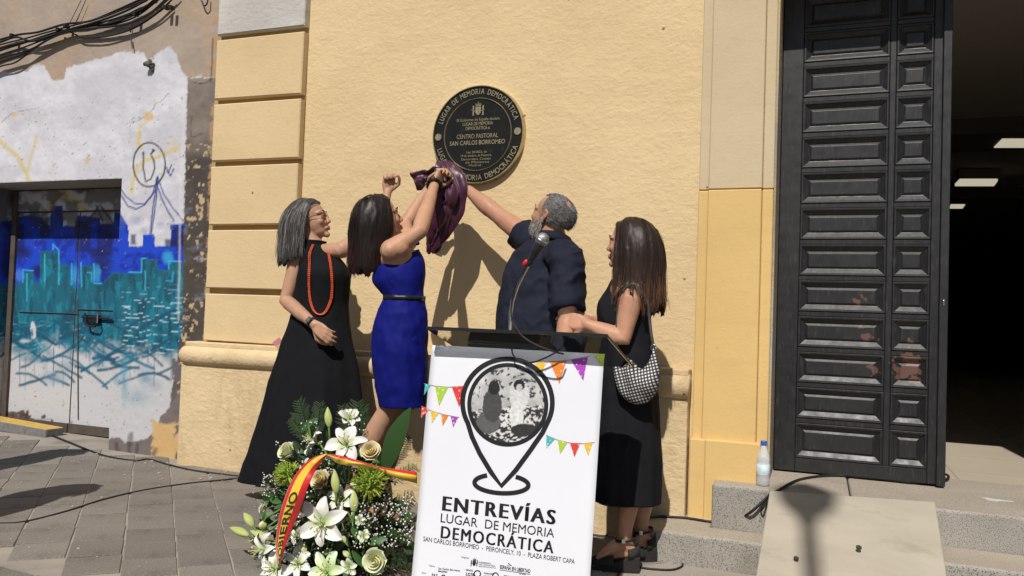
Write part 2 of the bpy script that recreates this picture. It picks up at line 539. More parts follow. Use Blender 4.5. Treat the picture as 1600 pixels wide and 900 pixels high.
# door pilaster: three vertical strips, cream above and ochre below, on a base block
def strip(name, xa, xb, Y, z0, z1, mt, lab=None):
    m = MB(); m.box((xa, Y, z0), (xb, .04, z1)); put(name, bevel(m.mesh(), .004, 1), mt, church, label=lab)
zs = at(1140, 296, -.06).z
xa, xb, xc, xd = at(1088.5, 400, -.04).x, at(1104, 400, -.055).x, at(1188, 400, -.06).x, at(1206, 400, -.04).x
for z0, z1, mt, lab in ((.3, zs, M_ochre, 'ochre lower half'), (zs+.006, TOPZ-.02, M_cream, 'cream upper half')):
    dy = 0 if mt is M_ochre else .012
    strip('pilaster_edge', xa, xb-.001, -.035+dy, z0, z1, mt, lab)
    strip('pilaster_face', xb, xc-.001, -.06+dy, z0, z1, mt, lab)
    strip('pilaster_edge', xc, xd, -.036+dy, z0, z1, mt, lab)
zb = at(1130, 690, -.085).z
bx0, bx1 = at(1076, 740, -.085).x, at(1188, 720, -.085).x
m = MB(); m.box((bx0, -.075, -.1), (bx0+.075, .01, zb)); put('pilaster_base', bevel(m.mesh(), .006), M_ochre, church)
m = MB(); m.box((bx0+.0755, -.092, -.1), (bx1, .01, zb+.004)); put('pilaster_base', bevel(m.mesh(), .006), M_ochre, church)
m = MB(); m.box((xd+.001, -.02, .3), (X_J-.002, .43, LINT-.004)); put('door_jamb', m.mesh(), plaster('jamb_paint', (.36, .34, .31), (.5, .36, .16), (.2, .18, .16), .3, .45, 2), church)

# ---- the graffiti building on the left: paint laid down in numpy as vertex colour on a fine grid
def C(r, g, b, k=.80): return np.array(lin(r, g, b, k))
class Paint:
    def __init__(s, x, y):
        s.x, s.y = x, y
        s.n1 = fbm(x/14, y/14, 0, 3); s.n2 = fbm(x/4, y/4, 0, 5); s.n3 = fbm(x/45, y/45, 0, 9)
        s.wx = x + (fbm(x/9, y/9, 1, 21)-.5)*7; s.wy = y + (fbm(x/9, y/9, 2, 22)-.5)*7
        s.c = np.tile(C(222, 221, 228), (len(x), 1))
    def blend(s, m, col):
        m = np.clip(m, 0, 1)[:, None]
        s.c = s.c*(1-m) + np.asarray(col)*m
    def stroke(s, pts, w, col, soft=1.0, al=1.0, warp=.25):
        x = s.x + (s.wx-s.x)*warp; y = s.y + (s.wy-s.y)*warp
        d = np.full(len(x), 1e9)
        for (ax, ay), (bx, by) in zip(pts[:-1], pts[1:]):
            vx, vy = bx-ax, by-ay
            t = np.clip(((x-ax)*vx + (y-ay)*vy)/(vx*vx+vy*vy+1e-9), 0, 1)
            d = np.minimum(d, np.hypot(x-ax-t*vx, y-ay-t*vy))
        s.blend(np.clip((w/2+soft-d)/(2*soft), 0, 1)*al, col)
    def rect(s, x0, y0, x1, y1, col, soft=1.5, al=1.0, warp=.3):
        x = s.x + (s.wx-s.x)*warp; y = s.y + (s.wy-s.y)*warp
        d = np.minimum(np.minimum(x-x0, x1-x), np.minimum(y-y0, y1-y))
        s.blend(np.clip(.5+d/(2*soft), 0, 1)*al, col)
    def blob(s, cx, cy, rx, ry, col, al=1.0, soft=.6):
        d = np.hypot((s.wx-cx)/rx, (s.wy-cy)/ry)
        s.blend(np.clip((1-d)/soft, 0, 1)*al, col)
WHITE, GREY = C(216, 216, 224), C(172, 156, 142)
BLUE, NAVY, TEAL, DTEAL, CYAN, YEL, INK = C(26, 72, 205), C(18, 32, 92), C(8, 104, 126), C(6, 72, 96), C(70, 190, 225), C(214, 190, 70), C(60, 58, 46)
def graffiti(P, door=False):
    """the mural: plaster above, white priming, a blue and teal skyline over scribbled water"""
    p = Paint(*P); x, y, wx, wy = p.x, p.y, p.wx, p.wy
    p.c = p.c * (.86 + .24*p.n1 + .1*p.n2 - .06)[:, None]
    p.blend(np.clip((p.n3-.5)*3, 0, .4), C(190, 188, 196))
    # the mural
    top = np.interp(x, [-40, 20, 45, 46, 60, 61, 78, 79, 98, 99, 118, 120, 134, 156, 157, 178, 179, 188, 200, 201, 222, 223, 241, 242, 266, 267, 287],
                    [340, 340, 335, 335, 338, 338, 352, 320, 320, 352, 352, 336, 336, 340, 348, 348, 330, 332, 352, 384, 384, 365, 365, 384, 384, 350, 348])
    p.blend(np.clip((y-top+(p.n2-.5)*3)/2, 0, 1)*(x < 291), BLUE)
    p.blend(np.clip((fbm(x/10, y/10, 0, 31)-.5)*5, 0, .75)*(y > top+6)*(x < 290), C(16, 40, 150))
    for q in ((0,360,22,430),(22,350,38,395),(62,340,76,372),(118,345,142,395),(152,352,176,400),(204,366,212,383),(258,374,288,386),(268,352,288,384)):
        p.rect(*q, NAVY, 2.0, .8)
    for cx, cy, rx, ry in ((32,395,24,14),(160,410,20,26),(60,425,14,16),(148,395,12,12),(225,408,10,8),(6,400,18,30)):
        p.blob(cx, cy, rx, ry, NAVY, .8)
    # teal towers before it
    tt = np.interp(x, [-40, 18, 19, 36, 37, 53, 54, 62, 63, 92, 93, 108, 112, 127, 128, 145, 146, 160, 175, 199, 200, 221, 222, 246, 247, 262, 263, 288],
                   [440, 440, 442, 442, 424, 424, 440, 440, 391, 391, 412, 412, 447, 447, 414, 414, 442, 442, 424, 426, 426, 426, 404, 404, 420, 420, 409, 409])
    p.blend(np.clip((y-tt+(p.n2-.5)*4)/2, 0, 1)*(x < 289), TEAL)
    p.blend(np.clip((fbm(x/7, y/34, 0, 41)-.45)*4, 0, .8)*(y > tt+3)*(x < 289), DTEAL)
    p.blend(np.clip((fbm(x/5, y/20, 0, 43)-.54)*5, 0, .5)*(y > tt+14)*(x < 289), C(40, 150, 175))
    for pts in (((83,390),(83,382),(92,391),(92,445)),((70,397),(70,440)),((36,442),(36,422),(52,423)),((42,428),(42,470)),((112,446),(112,412)),((127,448),(127,410)),
                ((136,426),(143,426),(143,440)),((147,412),(147,443),(158,443)),((201,425),(221,426),(221,404),(230,403)),((227,423),(227,454)),((264,420),(264,408),(283,408)),((260,439),(270,440),(270,425))):
        p.stroke(pts, 1.6, CYAN, .8)
    p.blob(118, 432, 9, 22, CYAN, .5); p.blob(152, 428, 8, 18, CYAN, .5); p.blob(262, 402, 10, 14, CYAN, .6); p.blob(30, 432, 10, 14, C(90,150,240), .6)
    # gaps of light between the ripples, then the water breaking up into white
    rp = np.sin(y*.86 + np.sin(x*.11)*1.6 + fbm(x/34, y/9, 0, 55)*7)
    p.blend(np.clip((rp-.72)*5, 0, 1)*np.clip((y-440)/40, 0, 1)*(fbm(x/20, y/5, 0, 57) > .46)*(x > 190)*(x < 288), C(170, 205, 215))
    p.blend(np.clip((rp-.8)*5, 0, .8)*np.clip((y-490)/30, 0, 1)*(fbm(x/20, y/5, 0, 58) > .50)*(x < 190), C(120, 185, 205))
    edge = 535 + (p.n3-.5)*70 + (p.n1-.5)*40
    p.blend(np.clip((y-edge)/34, 0, 1), C(204, 204, 208)*(.9+.15*p.n1.mean()))
    r = random.Random(5)
    for k in range(58):
        cx, cy = r.uniform(20, 284), 500+96*r.random()**1.1
        L, an = r.uniform(24, 74), r.choice((.42, .5, -.42, -.5, .3, .12, -.25))
        bw = r.uniform(-7, 7)
        pts = [(cx+L*u*math.cos(an)*.5, cy+L*u*math.sin(an)*.62+bw*(1-u*u)) for u in np.linspace(-1, 1, 7)]
        p.stroke(pts, r.uniform(2.4, 5.2)*(1.25 if cy < 540 else .9), C(2, 84, 112) if r.random() < .65 else C(10, 112, 140), 1.5, .95)
    for k in range(46):
        cx = r.uniform(22, 284); y0 = r.uniform(470, 560); p.stroke([(cx, y0), (cx+r.uniform(-1, 1), y0+r.uniform(14, 60))], r.uniform(.8, 2.0), C(10, 104, 132), .8, .6)
    for k in range(16):
        p.blob(r.uniform(25, 280), r.uniform(530, 610), r.uniform(8, 24), r.uniform(6, 14), C(60, 130, 160), r.uniform(.3, .7), 1.0)
    p.blob(195, 590, 8, 50, C(70, 150, 180), .8, 1.0); p.blob(215, 620, 26, 22, C(140, 170, 190), .6, 1.0); p.blob(84, 590, 26, 14, C(120, 150, 175), .7, 1.0)
    # bridge, face and yellow branches drawn in line
    LB = C(24, 46, 140)
    if not door:
        for pts in (((181,308),(187,291),(188,340)),((187,292),(196,306),(210,318),(226,319),(237,307),(246,276)),((187,300),(200,322),(212,327),(226,320),(244,296)),
                    ((246,276),(238,330),(234,365)),((247,278),(243,318),(236,366)),((246,276),(255,302),(268,322),(286,345)),((246,292),(256,318),(272,346)),((262,268),(266,275),(271,264)),((260,262),(262,270),(268,258))):
            p.stroke(pts, 1.9, LB, .8)
        for cx, cy, rx, ry in ((212,345,16,12),(250,352,8,8),(268,352,8,8),(226,360,10,8),(192,345,8,14)): p.blob(cx, cy, rx, ry, C(110, 130, 180), .5, 1.0)
        an = np.linspace(0, 2*math.pi, 30)
        p.stroke([(216,206),(216,225),(222,232)], 3, YEL, 2.5, .7); p.stroke([(232,188),(219,198),(216,225)], 3, YEL, 2.5, .7)
        p.stroke([(206,300),(206,290),(214,262),(228,250),(250,244),(277,233)], 5, YEL, 3.0, .75)
        p.stroke([(0,220),(12,232),(28,245),(40,270),(45,282)], 5, YEL, 3.0, .8); p.stroke([(42,270),(50,240),(58,212)], 3, YEL, 2.5, .75)
        p.stroke([(233+25*math.cos(a), 257+35*math.sin(a)*(1 if math.sin(a) > 0 else .98)) for a in an], 2.4, INK, .8)
        p.stroke([(224,238),(224,262),(228,284),(236,280),(241,262),(240,250),(235,240),(241,235)], 2.2, INK, .8)
        p.blob(224, 239, 2.5, 2.5, INK, 1); p.blob(237, 235, 3, 2.5, INK, 1)
    else:
        p.stroke([(75,330),(92,305),(100,300),(112,312),(133,328)], 8, YEL, 4.0, .75)
        for pts in (((140,342),(156,320),(178,350)),((150,320),(160,345),(163,365)),((158,325),(172,340))): p.stroke(pts, 2.0, LB, 1.2)
        p.blob(128, 296, 20, 6, C(30, 32, 50), .8); p.blob(20, 310, 16, 22, C(70, 68, 66), .8); p.blob(56, 335, 20, 18, C(60, 70, 120), .6, 1.0)
        p.blend(np.clip((384-y)/40, 0, 1)*np.clip((p.n1-.30)*3+(p.n3-.4), .15, .75), C(58, 56, 58)); p.stroke([(18,372),(24,376)], 3, WHITE, 1)  # mottled dark grey blended over the upper part of the doors, fading out downward
    # flaking paint, cracks, bare patches
    fl = fbm(x/3.2, y/3.2, 0, 71); big = fbm(x/22, y/22, 0, 73)
    p.blend(np.clip((fl-np.where((y > 280) & (y < 520), .80, .74))*30, 0, 1)*(big > .56)*(y > 150)*.9, C(196, 176, 138))
    p.blend(np.clip((fbm(x/3.4, y/2.4, 0, 75)-.80)*40, 0, 1)*(y > 150)*.9, C(120, 112, 104))
    for pts in (((205,192),(222,183),(233,178),(245,162)),((0,192),(20,176),(38,172),(60,168)),((250,160),(265,146)),((130,228),(135,222)),((196,196),(210,184))):
        p.stroke(pts, .9, C(110, 100, 90), .5, .8, .8)
    p.blob(232, 182, 10, 8, C(222, 190, 140), .9, .3); p.blob(24, 179, 6, 4, C(222, 190, 140), .9, .3); p.blob(137, 250, 4, 8, C(210, 185, 140), .8, .3); p.blob(272, 228, 10, 12, C(222, 200, 160), .5)
    if door:
        bt = np.interp(x, [0, 60, 120, 172], [645, 652, 668, 676]) + (p.n1-.5)*34 + (p.n2-.5)*14
        p.blend(np.clip((y-bt)/3, 0, 1), C(112, 98, 88)*.8)
        p.blend(np.clip((y-bt)/3, 0, 1)*(p.n2 > .52), C(92, 70, 58)*.8)
        p.blob(52, 516, 5, 16, WHITE, .9, .2); p.blob(50, 520, 3, 9, TEAL, .9); p.blob(40, 533, 12, 4, WHITE, .7)
    else:
        # bare plaster above the ragged edge of the priming
        bd = np.interp(x, [-60, 0, 42, 47, 58, 68, 76, 82, 100, 104, 112, 124, 140, 165, 185, 226, 231, 240, 248, 262, 268, 276, 284, 291],
                       [112, 112, 112, 106, 103, 104, 114, 124, 122, 105, 103, 100, 96, 88, 81, 82, 96, 92, 80, 73, 76, 84, 112, 120])
        n = (p.n1-.5)*10 + (p.n2-.5)*8
        g = GREY*(.80+.36*p.n3+.12*p.n2)[:, None]
        mk = np.clip((bd + n - y)/2.5+.5, 0, 1)
        p.c = p.c*(1-mk[:, None]) + g*mk[:, None]
        p.blend(mk*np.clip((fbm(x/26, y/60, 0, 77)-.5)*3, 0, .5), C(188, 160, 130))
        # the unpainted cement strip beside the quoins
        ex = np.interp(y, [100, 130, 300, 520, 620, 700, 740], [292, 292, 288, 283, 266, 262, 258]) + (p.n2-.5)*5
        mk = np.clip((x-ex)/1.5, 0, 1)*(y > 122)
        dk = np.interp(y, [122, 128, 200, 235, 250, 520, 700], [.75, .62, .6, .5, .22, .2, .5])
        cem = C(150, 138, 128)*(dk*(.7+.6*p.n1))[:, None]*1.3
        p.c = p.c*(1-mk[:, None]) + cem*mk[:, None]
        sp = np.clip((fbm(x/7, y/9, 0, 81)-.66)*25, 0, 1)*mk*(y > 225)
        p.blend(sp, C(200, 175, 140))
        p.blend(np.clip((fbm(x/26, y/11, 0, 83)-.64)*12, 0, 1)*mk*(y > 240)*.6, C(120, 122, 140))
        p.blend(np.clip((x-(np.interp(y, [0, 540], [334, 317])+(p.n2-.5)*6))/2, 0, .8)*(p.n1 > .47), C(190, 150, 110))
        p.stroke([(300,128),(312,131),(322,129),(332,122)], 1.2, C(50, 45, 40), .6); p.stroke([(332,60),(331,110),(329,128)], 2.0, C(60, 50, 40), 1.0, .8)
        p.stroke([(288,128),(286,200),(282,300),(279,500)], 2.5, C(225, 225, 228), 1.5, .6)
        p.stroke([(300,215),(318,208)], 1.0, C(60, 55, 50), .6, .8, .8); p.stroke([(290,238),(298,215),(300,180)], .9, C(60, 55, 50), .6, .8, .8)
        # foot of the wall
        bt = np.interp(x, [170, 190, 230, 262, 290], [688, 684, 690, 640, 600]) + (p.n1-.5)*26
        p.blend(np.clip((y-bt)/3, 0, 1), C(122, 112, 110))
        p.blend(np.clip((x-235+(p.n2-.5)*14)/4, 0, 1)*np.clip((y-655+(p.n1-.5)*30)/5, 0, 1), C(214, 178, 124))
        p.blend(np.clip((x-266)/4, 0, 1)*np.clip((p.n1-.45)*10, 0, 1)*(y > 560), C(108, 100, 104))
        for q in ((180,690,186,718),(200,676,206,712),(212,690,218,726),(240,700,246,720)): p.rect(*q, C(60, 58, 58), 2, .6, 1.2)
    return np.clip(p.c, 0.01, .85)
M_mural = mat('mural_paint', None, .72, bump=.35, bs=55, bd=.004, attr=True, spec=.3)
M_soot = mat('grey_plaster', (.34, .30, .265), .9, (.27, .24, .21), 3, .4, 60, .004)
garage = thing('graffiti_building', 'old grey plaster building with a blue skyline mural and recessed metal doors', 'building', (-4.6, 0, .2))
YG = .012
DY = .33
xo = at(182, 450, YG).x; zo = (at(90, 283, YG).z + at(180, 278, YG).z)/2
xl = at(-60, 450, YG).x; xr = XL+.03; zt = at(150, -70, YG).z
xj = at(19, 480, DY).x           # left jamb
def wall_patch(x0, x1, z0, z1, Y, step, door, name, parent, disp=.004):
    nx, nz = max(2, int((x1-x0)/step)), max(2, int((z1-z0)/step))
    X, Z = np.meshgrid(np.linspace(x0, x1, nx+1), np.linspace(z0, z1, nz+1))
    X, Z = X.ravel(), Z.ravel()
    D = (fbm(X*6, Z*6, 0, 91)-.5)*disp*2 + (fbm(X*30, Z*30, 0, 92)-.5)*disp*.8
    V = np.stack([X, Y+D, Z], -1)
    n1 = nx+1
    i, j = np.meshgrid(np.arange(nx), np.arange(nz))
    a = (j*n1+i).ravel()
    F = np.stack([a, a+1, a+n1+1, a+n1], -1)
    me = bpy.data.meshes.new(name); me.from_pydata(V.tolist(), [], F.tolist())
    me.polygons.foreach_set('use_smooth', [True]*len(me.polygons))
    px, py = project(np.stack([X, X*0+Y, Z], -1))
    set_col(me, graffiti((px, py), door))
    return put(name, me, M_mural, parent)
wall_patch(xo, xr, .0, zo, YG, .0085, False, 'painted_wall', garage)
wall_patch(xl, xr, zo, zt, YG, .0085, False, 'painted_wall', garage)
m = MB(); m.box((-12, YG+.03, zo+.01), (xr-.003, .5, TOPZ)).box((xo+.001, YG+.03, -.1), (xr-.003, .5, zo+.012)).box((-12, YG, -.1), (xj-.04, .5, zo-.002)).box((-12, YG, zo), (xl-.001, .028, TOPZ-.01)).box((xl, YG, zt+.001), (xr-.004, .028, TOPZ-.02))
put('wall_core', m.mesh(), M_soot, garage)
# jamb and soffit of the recess
V = []; n = 40
ys = np.linspace(YG, DY+.03, 20); zs_ = np.linspace(.1, zo, 200)
Yg, Zg = np.meshgrid(ys, zs_); Yf, Zf = Yg.ravel(), Zg.ravel()
me = bpy.data.meshes.new('jamb'); a = np.array([j*20+i for j in range(199) for i in range(19)])
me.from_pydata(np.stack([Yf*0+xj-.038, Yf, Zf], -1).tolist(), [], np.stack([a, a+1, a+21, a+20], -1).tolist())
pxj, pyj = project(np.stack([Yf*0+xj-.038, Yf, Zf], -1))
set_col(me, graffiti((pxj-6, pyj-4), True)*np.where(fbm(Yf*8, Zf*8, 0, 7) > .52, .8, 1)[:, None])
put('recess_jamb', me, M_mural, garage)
m = MB(); m.box((xj-.04, YG, zo-.0015), (xo, DY+.1, zo+.004)); put('recess_soffit', m.mesh(), M_soot, garage)
# metal doors: two leaves with frame, hasp
xs_, xe = at(118, 480, DY).x, at(176, 480, DY).x
zd = at(90, 330, DY).z
zdt = zo - .012
zl = zdt - .17
dz0 = gz(xs_)+.015
M_rust = mat('rusted_steel', (.10, .075, .06), .8, (.06, .05, .045), 14, .4, 90, .002)
md = garage
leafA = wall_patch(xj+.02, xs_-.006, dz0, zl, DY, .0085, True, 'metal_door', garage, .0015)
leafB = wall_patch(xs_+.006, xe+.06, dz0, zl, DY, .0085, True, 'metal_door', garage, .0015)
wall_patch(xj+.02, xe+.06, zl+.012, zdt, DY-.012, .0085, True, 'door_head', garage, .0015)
m = MB(); m.box((xj-.036, DY+.004, .05), (xe+.1, DY+.05, zdt+.01)); put('door_backing', m.mesh(), M_rust, garage)
m = MB(); m.box((xj-.03, DY-.02, dz0-.03), (xj+.018, DY+.003, zdt)); put('door_frame', m.mesh(), M_rust, garage)
m = MB(); m.box((xj+.019, DY-.016, dz0-.01), (xs_-.005, DY-.003, dz0+.055)); put('kick_rail', m.mesh(), M_rust, leafA)
m = MB(); m.box((xs_+.005, DY-.016, dz0-.01), (xe+.05, DY-.003, dz0+.055)); put('kick_rail', m.mesh(), M_rust, leafB)
m = MB()
for (q0, q1) in (((30,487),(122,490)), ((122,483),(175,485))):
    m.tube([at(*q0, DY-.006), at(*q1, DY-.006)], .0035, 5)
m.tube([at(121, 484, DY-.006), at(122, 655, DY-.006)], .004, 5)
put('weld_seam', m.mesh(), M_rust, garage)
m = MB()
m.tube([at(129, 495, DY-.02), at(174, 498, DY-.02)], .009, 6)
m.tube([at(133, 490, DY-.03), at(134, 506, DY-.05), at(140, 510, DY-.05), at(149, 510, DY-.05), at(152, 505, DY-.05), at(153, 490, DY-.03)], .008, 6)
m.box(tuple(at(131, 497, DY-.02)-Vector((.01, .002, .03))), tuple(at(153, 497, DY-.02)+Vector((.01, .015, .02))))
put('door_hasp', m.mesh(), mat('dark_iron', (.03, .035, .045), .5, metal=.6), leafB)

# ---- steps and threshold
ST = at(1112, 755, -.21).z
ST = .425
def block(name, lo, hi, mt, lab, parent=None, bw=.012):
    m = MB(); m.box(lo, hi)
    me = bevel(m.mesh(), bw, 2)
    return put(name, me, mt, parent, lab, 'step' if parent is None else None)
xs0 = at(1112, 780, -.21).x
M_step = [M_granite, M_granite_top]
def step(lo, hi, lab):
    m = MB(); m.box(lo, hi)
    me = bevel(m.mesh(), .012, 3)
    me.materials.append(M_granite); me.materials.append(M_granite_top)
    for p in me.polygons: p.material_index = 1 if p.normal.z > .8 else 0
    return put('granite_step', me, M_step, None, lab, 'step', 'granite steps at the church door')
xmid = at(1330, 800, -.3).x
step((xs0, -.215, .0), (xmid, .60, ST), 'upper granite doorstep under the closed black door leaf')
step((xmid+.004, -.217, .0), (2.2, .60, ST-.003), 'upper granite doorstep with a white paint spot beside the ramp')
xs1 = at(1000, 835, -.36).x
m = MB(); m.prism([(xs1, -.40, 0), (xmid-.03, -.40, 0), (xmid-.03, -.2165, 0), (xs0-.002, -.2165, 0), (xs0-.002, -.02, 0), (xs1, -.02, 0)], (0, 0, .225))
me = m.mesh(); bm_ = bmesh.new(); bm_.from_mesh(me); bmesh.ops.recalc_face_normals(bm_, faces=bm_.faces); bm_.to_mesh(me); bm_.free()
me = bevel(me, .012, 3); me.materials.append(M_granite); me.materials.append(M_granite_top)
for p in me.polygons: p.material_index = 1 if p.normal.z > .8 else 0
put('granite_step', me, M_step, None, 'lower granite step beside the wedge sandals of the woman', 'step', 'granite steps at the church door')
step((.40, -.50, .0), (2.2, -.2175, .270), 'lower granite step at the right edge beyond the ramp')

# ---- the dark hall behind the door
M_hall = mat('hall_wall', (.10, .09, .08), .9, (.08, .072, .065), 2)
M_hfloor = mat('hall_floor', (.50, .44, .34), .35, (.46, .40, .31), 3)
M_ceil = mat('hall_ceiling', (.62, .57, .50), .9)  # base colour lightened to match daylight bounced up off the floor
m = MB(); m.box((-4, .46, ST-.06), (8, 30, ST-.012)); hf = put('hall_floor', m.mesh(), M_hfloor, kind='structure')
m = MB()
for xx in np.arange(X_J+.3, 4, .6): m.box((xx-.003, .62, ST-.0119), (xx+.003, 14, ST-.0105))
for yy in np.arange(.9, 14, .6): m.box((X_J-.2, yy-.003, ST-.0119), (4, yy+.003, ST-.0104))
put('tile_joint', m.mesh(), mat('tile_joint', (.3, .26, .2), .8), hf, kind='stuff')
HC = 3.32
m = MB(); m.box((-4, .452, HC), (8, 30, HC+.1)); put('hall_ceiling', m.mesh(), M_ceil, kind='structure')
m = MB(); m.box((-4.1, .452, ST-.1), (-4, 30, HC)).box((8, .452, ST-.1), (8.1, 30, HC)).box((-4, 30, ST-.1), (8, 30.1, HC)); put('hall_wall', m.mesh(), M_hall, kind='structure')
m = MB()
yb = 5.2
for yy in (5.0, 9.5, 14): m.box((-3.99, yy, HC-.16), (7.99, yy+.9, HC-.001))
put('hall_beam', m.mesh(), mat('hall_beam', (.24, .215, .19), .9), kind='structure')
M_lamp = bpy.data.materials.new('lamp_panel'); M_lamp.use_nodes = True
pb = M_lamp.node_tree.nodes['Principled BSDF']
pb.inputs['Base Color'].default_value = (.7, .68, .6, 1); pb.inputs['Emission Color'].default_value = (1, .9, .68, 1); pb.inputs['Emission Strength'].default_value = .5
M_lampframe = mat('lamp_housing', (.5, .48, .44), .5)
for (pts, lab) in ((((1553,231),(1630,231),(1640,218),(1566,218)), 'nearest cream ceiling light inside the dark hall'),
                   (((1492,291),(1553,291),(1559,283),(1500,283)), 'middle cream ceiling light inside the dark hall'),
                   (((1482,326),(1504,326),(1508,320),(1486,320)), 'smallest far ceiling light inside the dark hall')):
    P = [atz(px, py, HC-.17) for px, py in pts]
    c = sum(P, Vector())/4
    t = thing('ceiling_light', lab, 'ceiling light', tuple(c), 'ceiling lights in the hall')
    m = MB(); m.prism(P[::-1], (0, 0, .03)); put('diffuser', m.mesh(), M_lamp, t)
    m = MB(); m.prism([c+(p-c)*1.04+Vector((0, 0, .032)) for p in P[::-1]], (0, 0, .13)); put('housing', m.mesh(), M_lampframe, t)
# ================================================================== TEXT AND PRINT
def text2d(s, bold=0.0, res=3, track=1.0):
    if bold > .02:                        # heavy face: the outline drawn again beside itself
        co, fs = text2d(s, .0, res, 1.2); n = len(co); out, of = [], []
        for k, d in enumerate((-1, -.33, .33, 1)):
            out.append(co+np.array((d*bold, 0))); of += [tuple(i+k*n for i in f) for f in fs]
        return np.concatenate(out), of
    """outline lettering as flat 2-D geometry, scaled so that its capitals are 1 high and it starts at x = 0"""
    cu = bpy.data.curves.new('txt', 'FONT'); cu.body = s; cu.size = 1.0; cu.offset = bold; cu.resolution_u = res; cu.space_character = track
    o = bpy.data.objects.new('txt', cu); COL.objects.link(o)
    dg = bpy.context.evaluated_depsgraph_get(); dg.update()
    me = bpy.data.meshes.new_from_object(o.evaluated_get(dg), depsgraph=dg)
    co = coords(me)[:, :2].copy() if len(me.vertices) else np.zeros((0, 2))
    fs = [tuple(p.vertices) for p in me.polygons]
    bpy.data.objects.remove(o); bpy.data.curves.remove(cu); bpy.data.meshes.remove(me)
    return co, fs
CAPH = text2d('H')[0][:, 1].max()
def put_text(mb, s, fn, x0, x1, base, cap, bold=0.0, mi=0):
    """lettering from x0 to x1 along u, baseline v = base, capitals cap high; fn maps (u, v) to space"""
    co, fs = text2d(s, bold)
    if not len(co): return
    lo, hi = co[:, 0].min(), co[:, 0].max()
    u = x0 + (co[:, 0]-lo)/(hi-lo)*(x1-x0); v = base + co[:, 1]/CAPH*cap
    mb.add([fn(a, b) for a, b in zip(u, v)], fs, mi)

# ================================================================== THE CHURCH DOOR
def paint_door():
    m = bpy.data.materials.new('door_paint'); m.use_nodes = True
    t = m.node_tree; N, L = t.nodes, t.links; p = N['Principled BSDF']
    p.inputs['Roughness'].default_value = .42; p.inputs['Specular IOR Level'].default_value = .5
    geo = N.new('ShaderNodeNewGeometry'); pos = geo.outputs['Position']
    def noise(sc, det=5, st=None):
        v = pos
        if st:
            mp = N.new('ShaderNodeMapping'); mp.inputs['Scale'].default_value = st; L.new(pos, mp.inputs[0]); v = mp.outputs[0]
        n = N.new('ShaderNodeTexNoise'); n.inputs['Scale'].default_value = sc; n.inputs['Detail'].default_value = det; L.new(v, n.inputs['Vector']); return n.outputs['Fac']
    def rng(f, a, b, c=0, d=1):
        r = N.new('ShaderNodeMapRange'); L.new(f, r.inputs[0])
        for i, q in enumerate((a, b, c, d)): r.inputs[i+1].default_value = q
        return r.outputs[0]
    def mix(f, a, b):
        x = N.new('ShaderNodeMix'); x.data_type = 'RGBA'; L.new(f, x.inputs[0])
        for s_, v in ((6, a), (7, b)):
            if hasattr(v, 'links'): L.new(v, x.inputs[s_])
            else: x.inputs[s_].default_value = (*v, 1)
        return x.outputs[2]
    def mth(op, a, b=0.0):
        x = N.new('ShaderNodeMath'); x.operation = op
        for i, v in enumerate((a, b)):
            if hasattr(v, 'links'): L.new(v, x.inputs[i])
            else: x.inputs[i].default_value = v
        return x.outputs[0]
    c = mix(rng(noise(3, 6, (1, 1, .4)), .35, .7), (.011, .011, .0125), (.020, .0195, .020))
    c = mix(rng(noise(90, 3, (1, 1, .15)), .58, .75, 0, .4), c, (.085, .08, .074))
    # flakes of old brown paint where the photograph has them
    tot = None
    for (px, py, rad) in ((1421, 578, .062), (1340, 469, .024), (1346, 507, .018), (1356, 527, .030), (1364, 576, .024), (1424, 535, .018), (1402, 572, .032), (1420, 567, .05)):
        q = at(px, py, .3)
        d = N.new('ShaderNodeVectorMath'); d.operation = 'DISTANCE'; L.new(pos, d.inputs[0]); d.inputs[1].default_value = q
        f = mth('SUBTRACT', rad, d.outputs['Value'])
        f = mth('MULTIPLY', f, 10.0)
        tot = f if tot is None else mth('MAXIMUM', tot, f)
    chip = rng(mth('ADD', tot, mth('MULTIPLY', mth('SUBTRACT', noise(30, 4), .5), 1.7)), .05, .12)
    c = mix(chip, c, (.115, .058, .044))
    edge = rng(mth('ADD', rng(noise(60, 3), .60, .66), 0), 0, 1, 0, .0)
    L.new(c, p.inputs['Base Color'])
    b = N.new('ShaderNodeBump'); b.inputs['Strength'].default_value = .25; b.inputs['Distance'].default_value = .004
    L.new(noise(60, 5, (1, 1, .08)), b.inputs['Height']); L.new(b.outputs[0], p.inputs['Normal'])
    L.new(rng(noise(20, 4), .3, .7, .38, .54), p.inputs['Roughness'])
    return m
M_door = paint_door()
DYC = .30
def dx(px): return at(px, 400, DYC).x
def dz(py): return at(1320, py, DYC).z
ys_ = [722, 662, 605, 548.5, 492, 435, 378, 321, 264.5, 208.5, 152.5, 97, 42, -14, -70, -126]
zs_d = [dz(y) for y in ys_]
DZ0 = ST+.008
door = thing('church_door', 'tall black panelled wooden church door leaf with chipped paint', 'door', (dx(1345), DYC, ST))
XA, XB, XC, XD, XE, XF, XG = X_J+.002, dx(1249), dx(1385), dx(1395), dx(1454), dx(1468), dx(1482)
dtop = LINT+.15
m = MB(); m.box((XA, DYC+.028, DZ0), (XF, DYC+.07, dtop)); put('leaf_board', m.mesh(), M_door, door)
hz = .013
zlo, zhi = zs_d[0]-hz, dtop
def dbox(name, lo, hi, bw=.003):
    m = MB(); m.box(lo, hi); put(name, bevel(m.mesh(), bw, 1), M_door, door)
dbox('stile', (XA, DYC, DZ0+.001), (XB, DYC+.03, zhi))
dbox('stile', (XE, DYC+.001, DZ0+.001), (XF+.01, DYC+.03, zhi))
dbox('stile', (XC, DYC-.001, zs_d[0]), (XD, DYC+.03, zhi))
dbox('bottom_rail', (XB, DYC+.0008, DZ0+.001), (XE, DYC+.03, zs_d[0]))
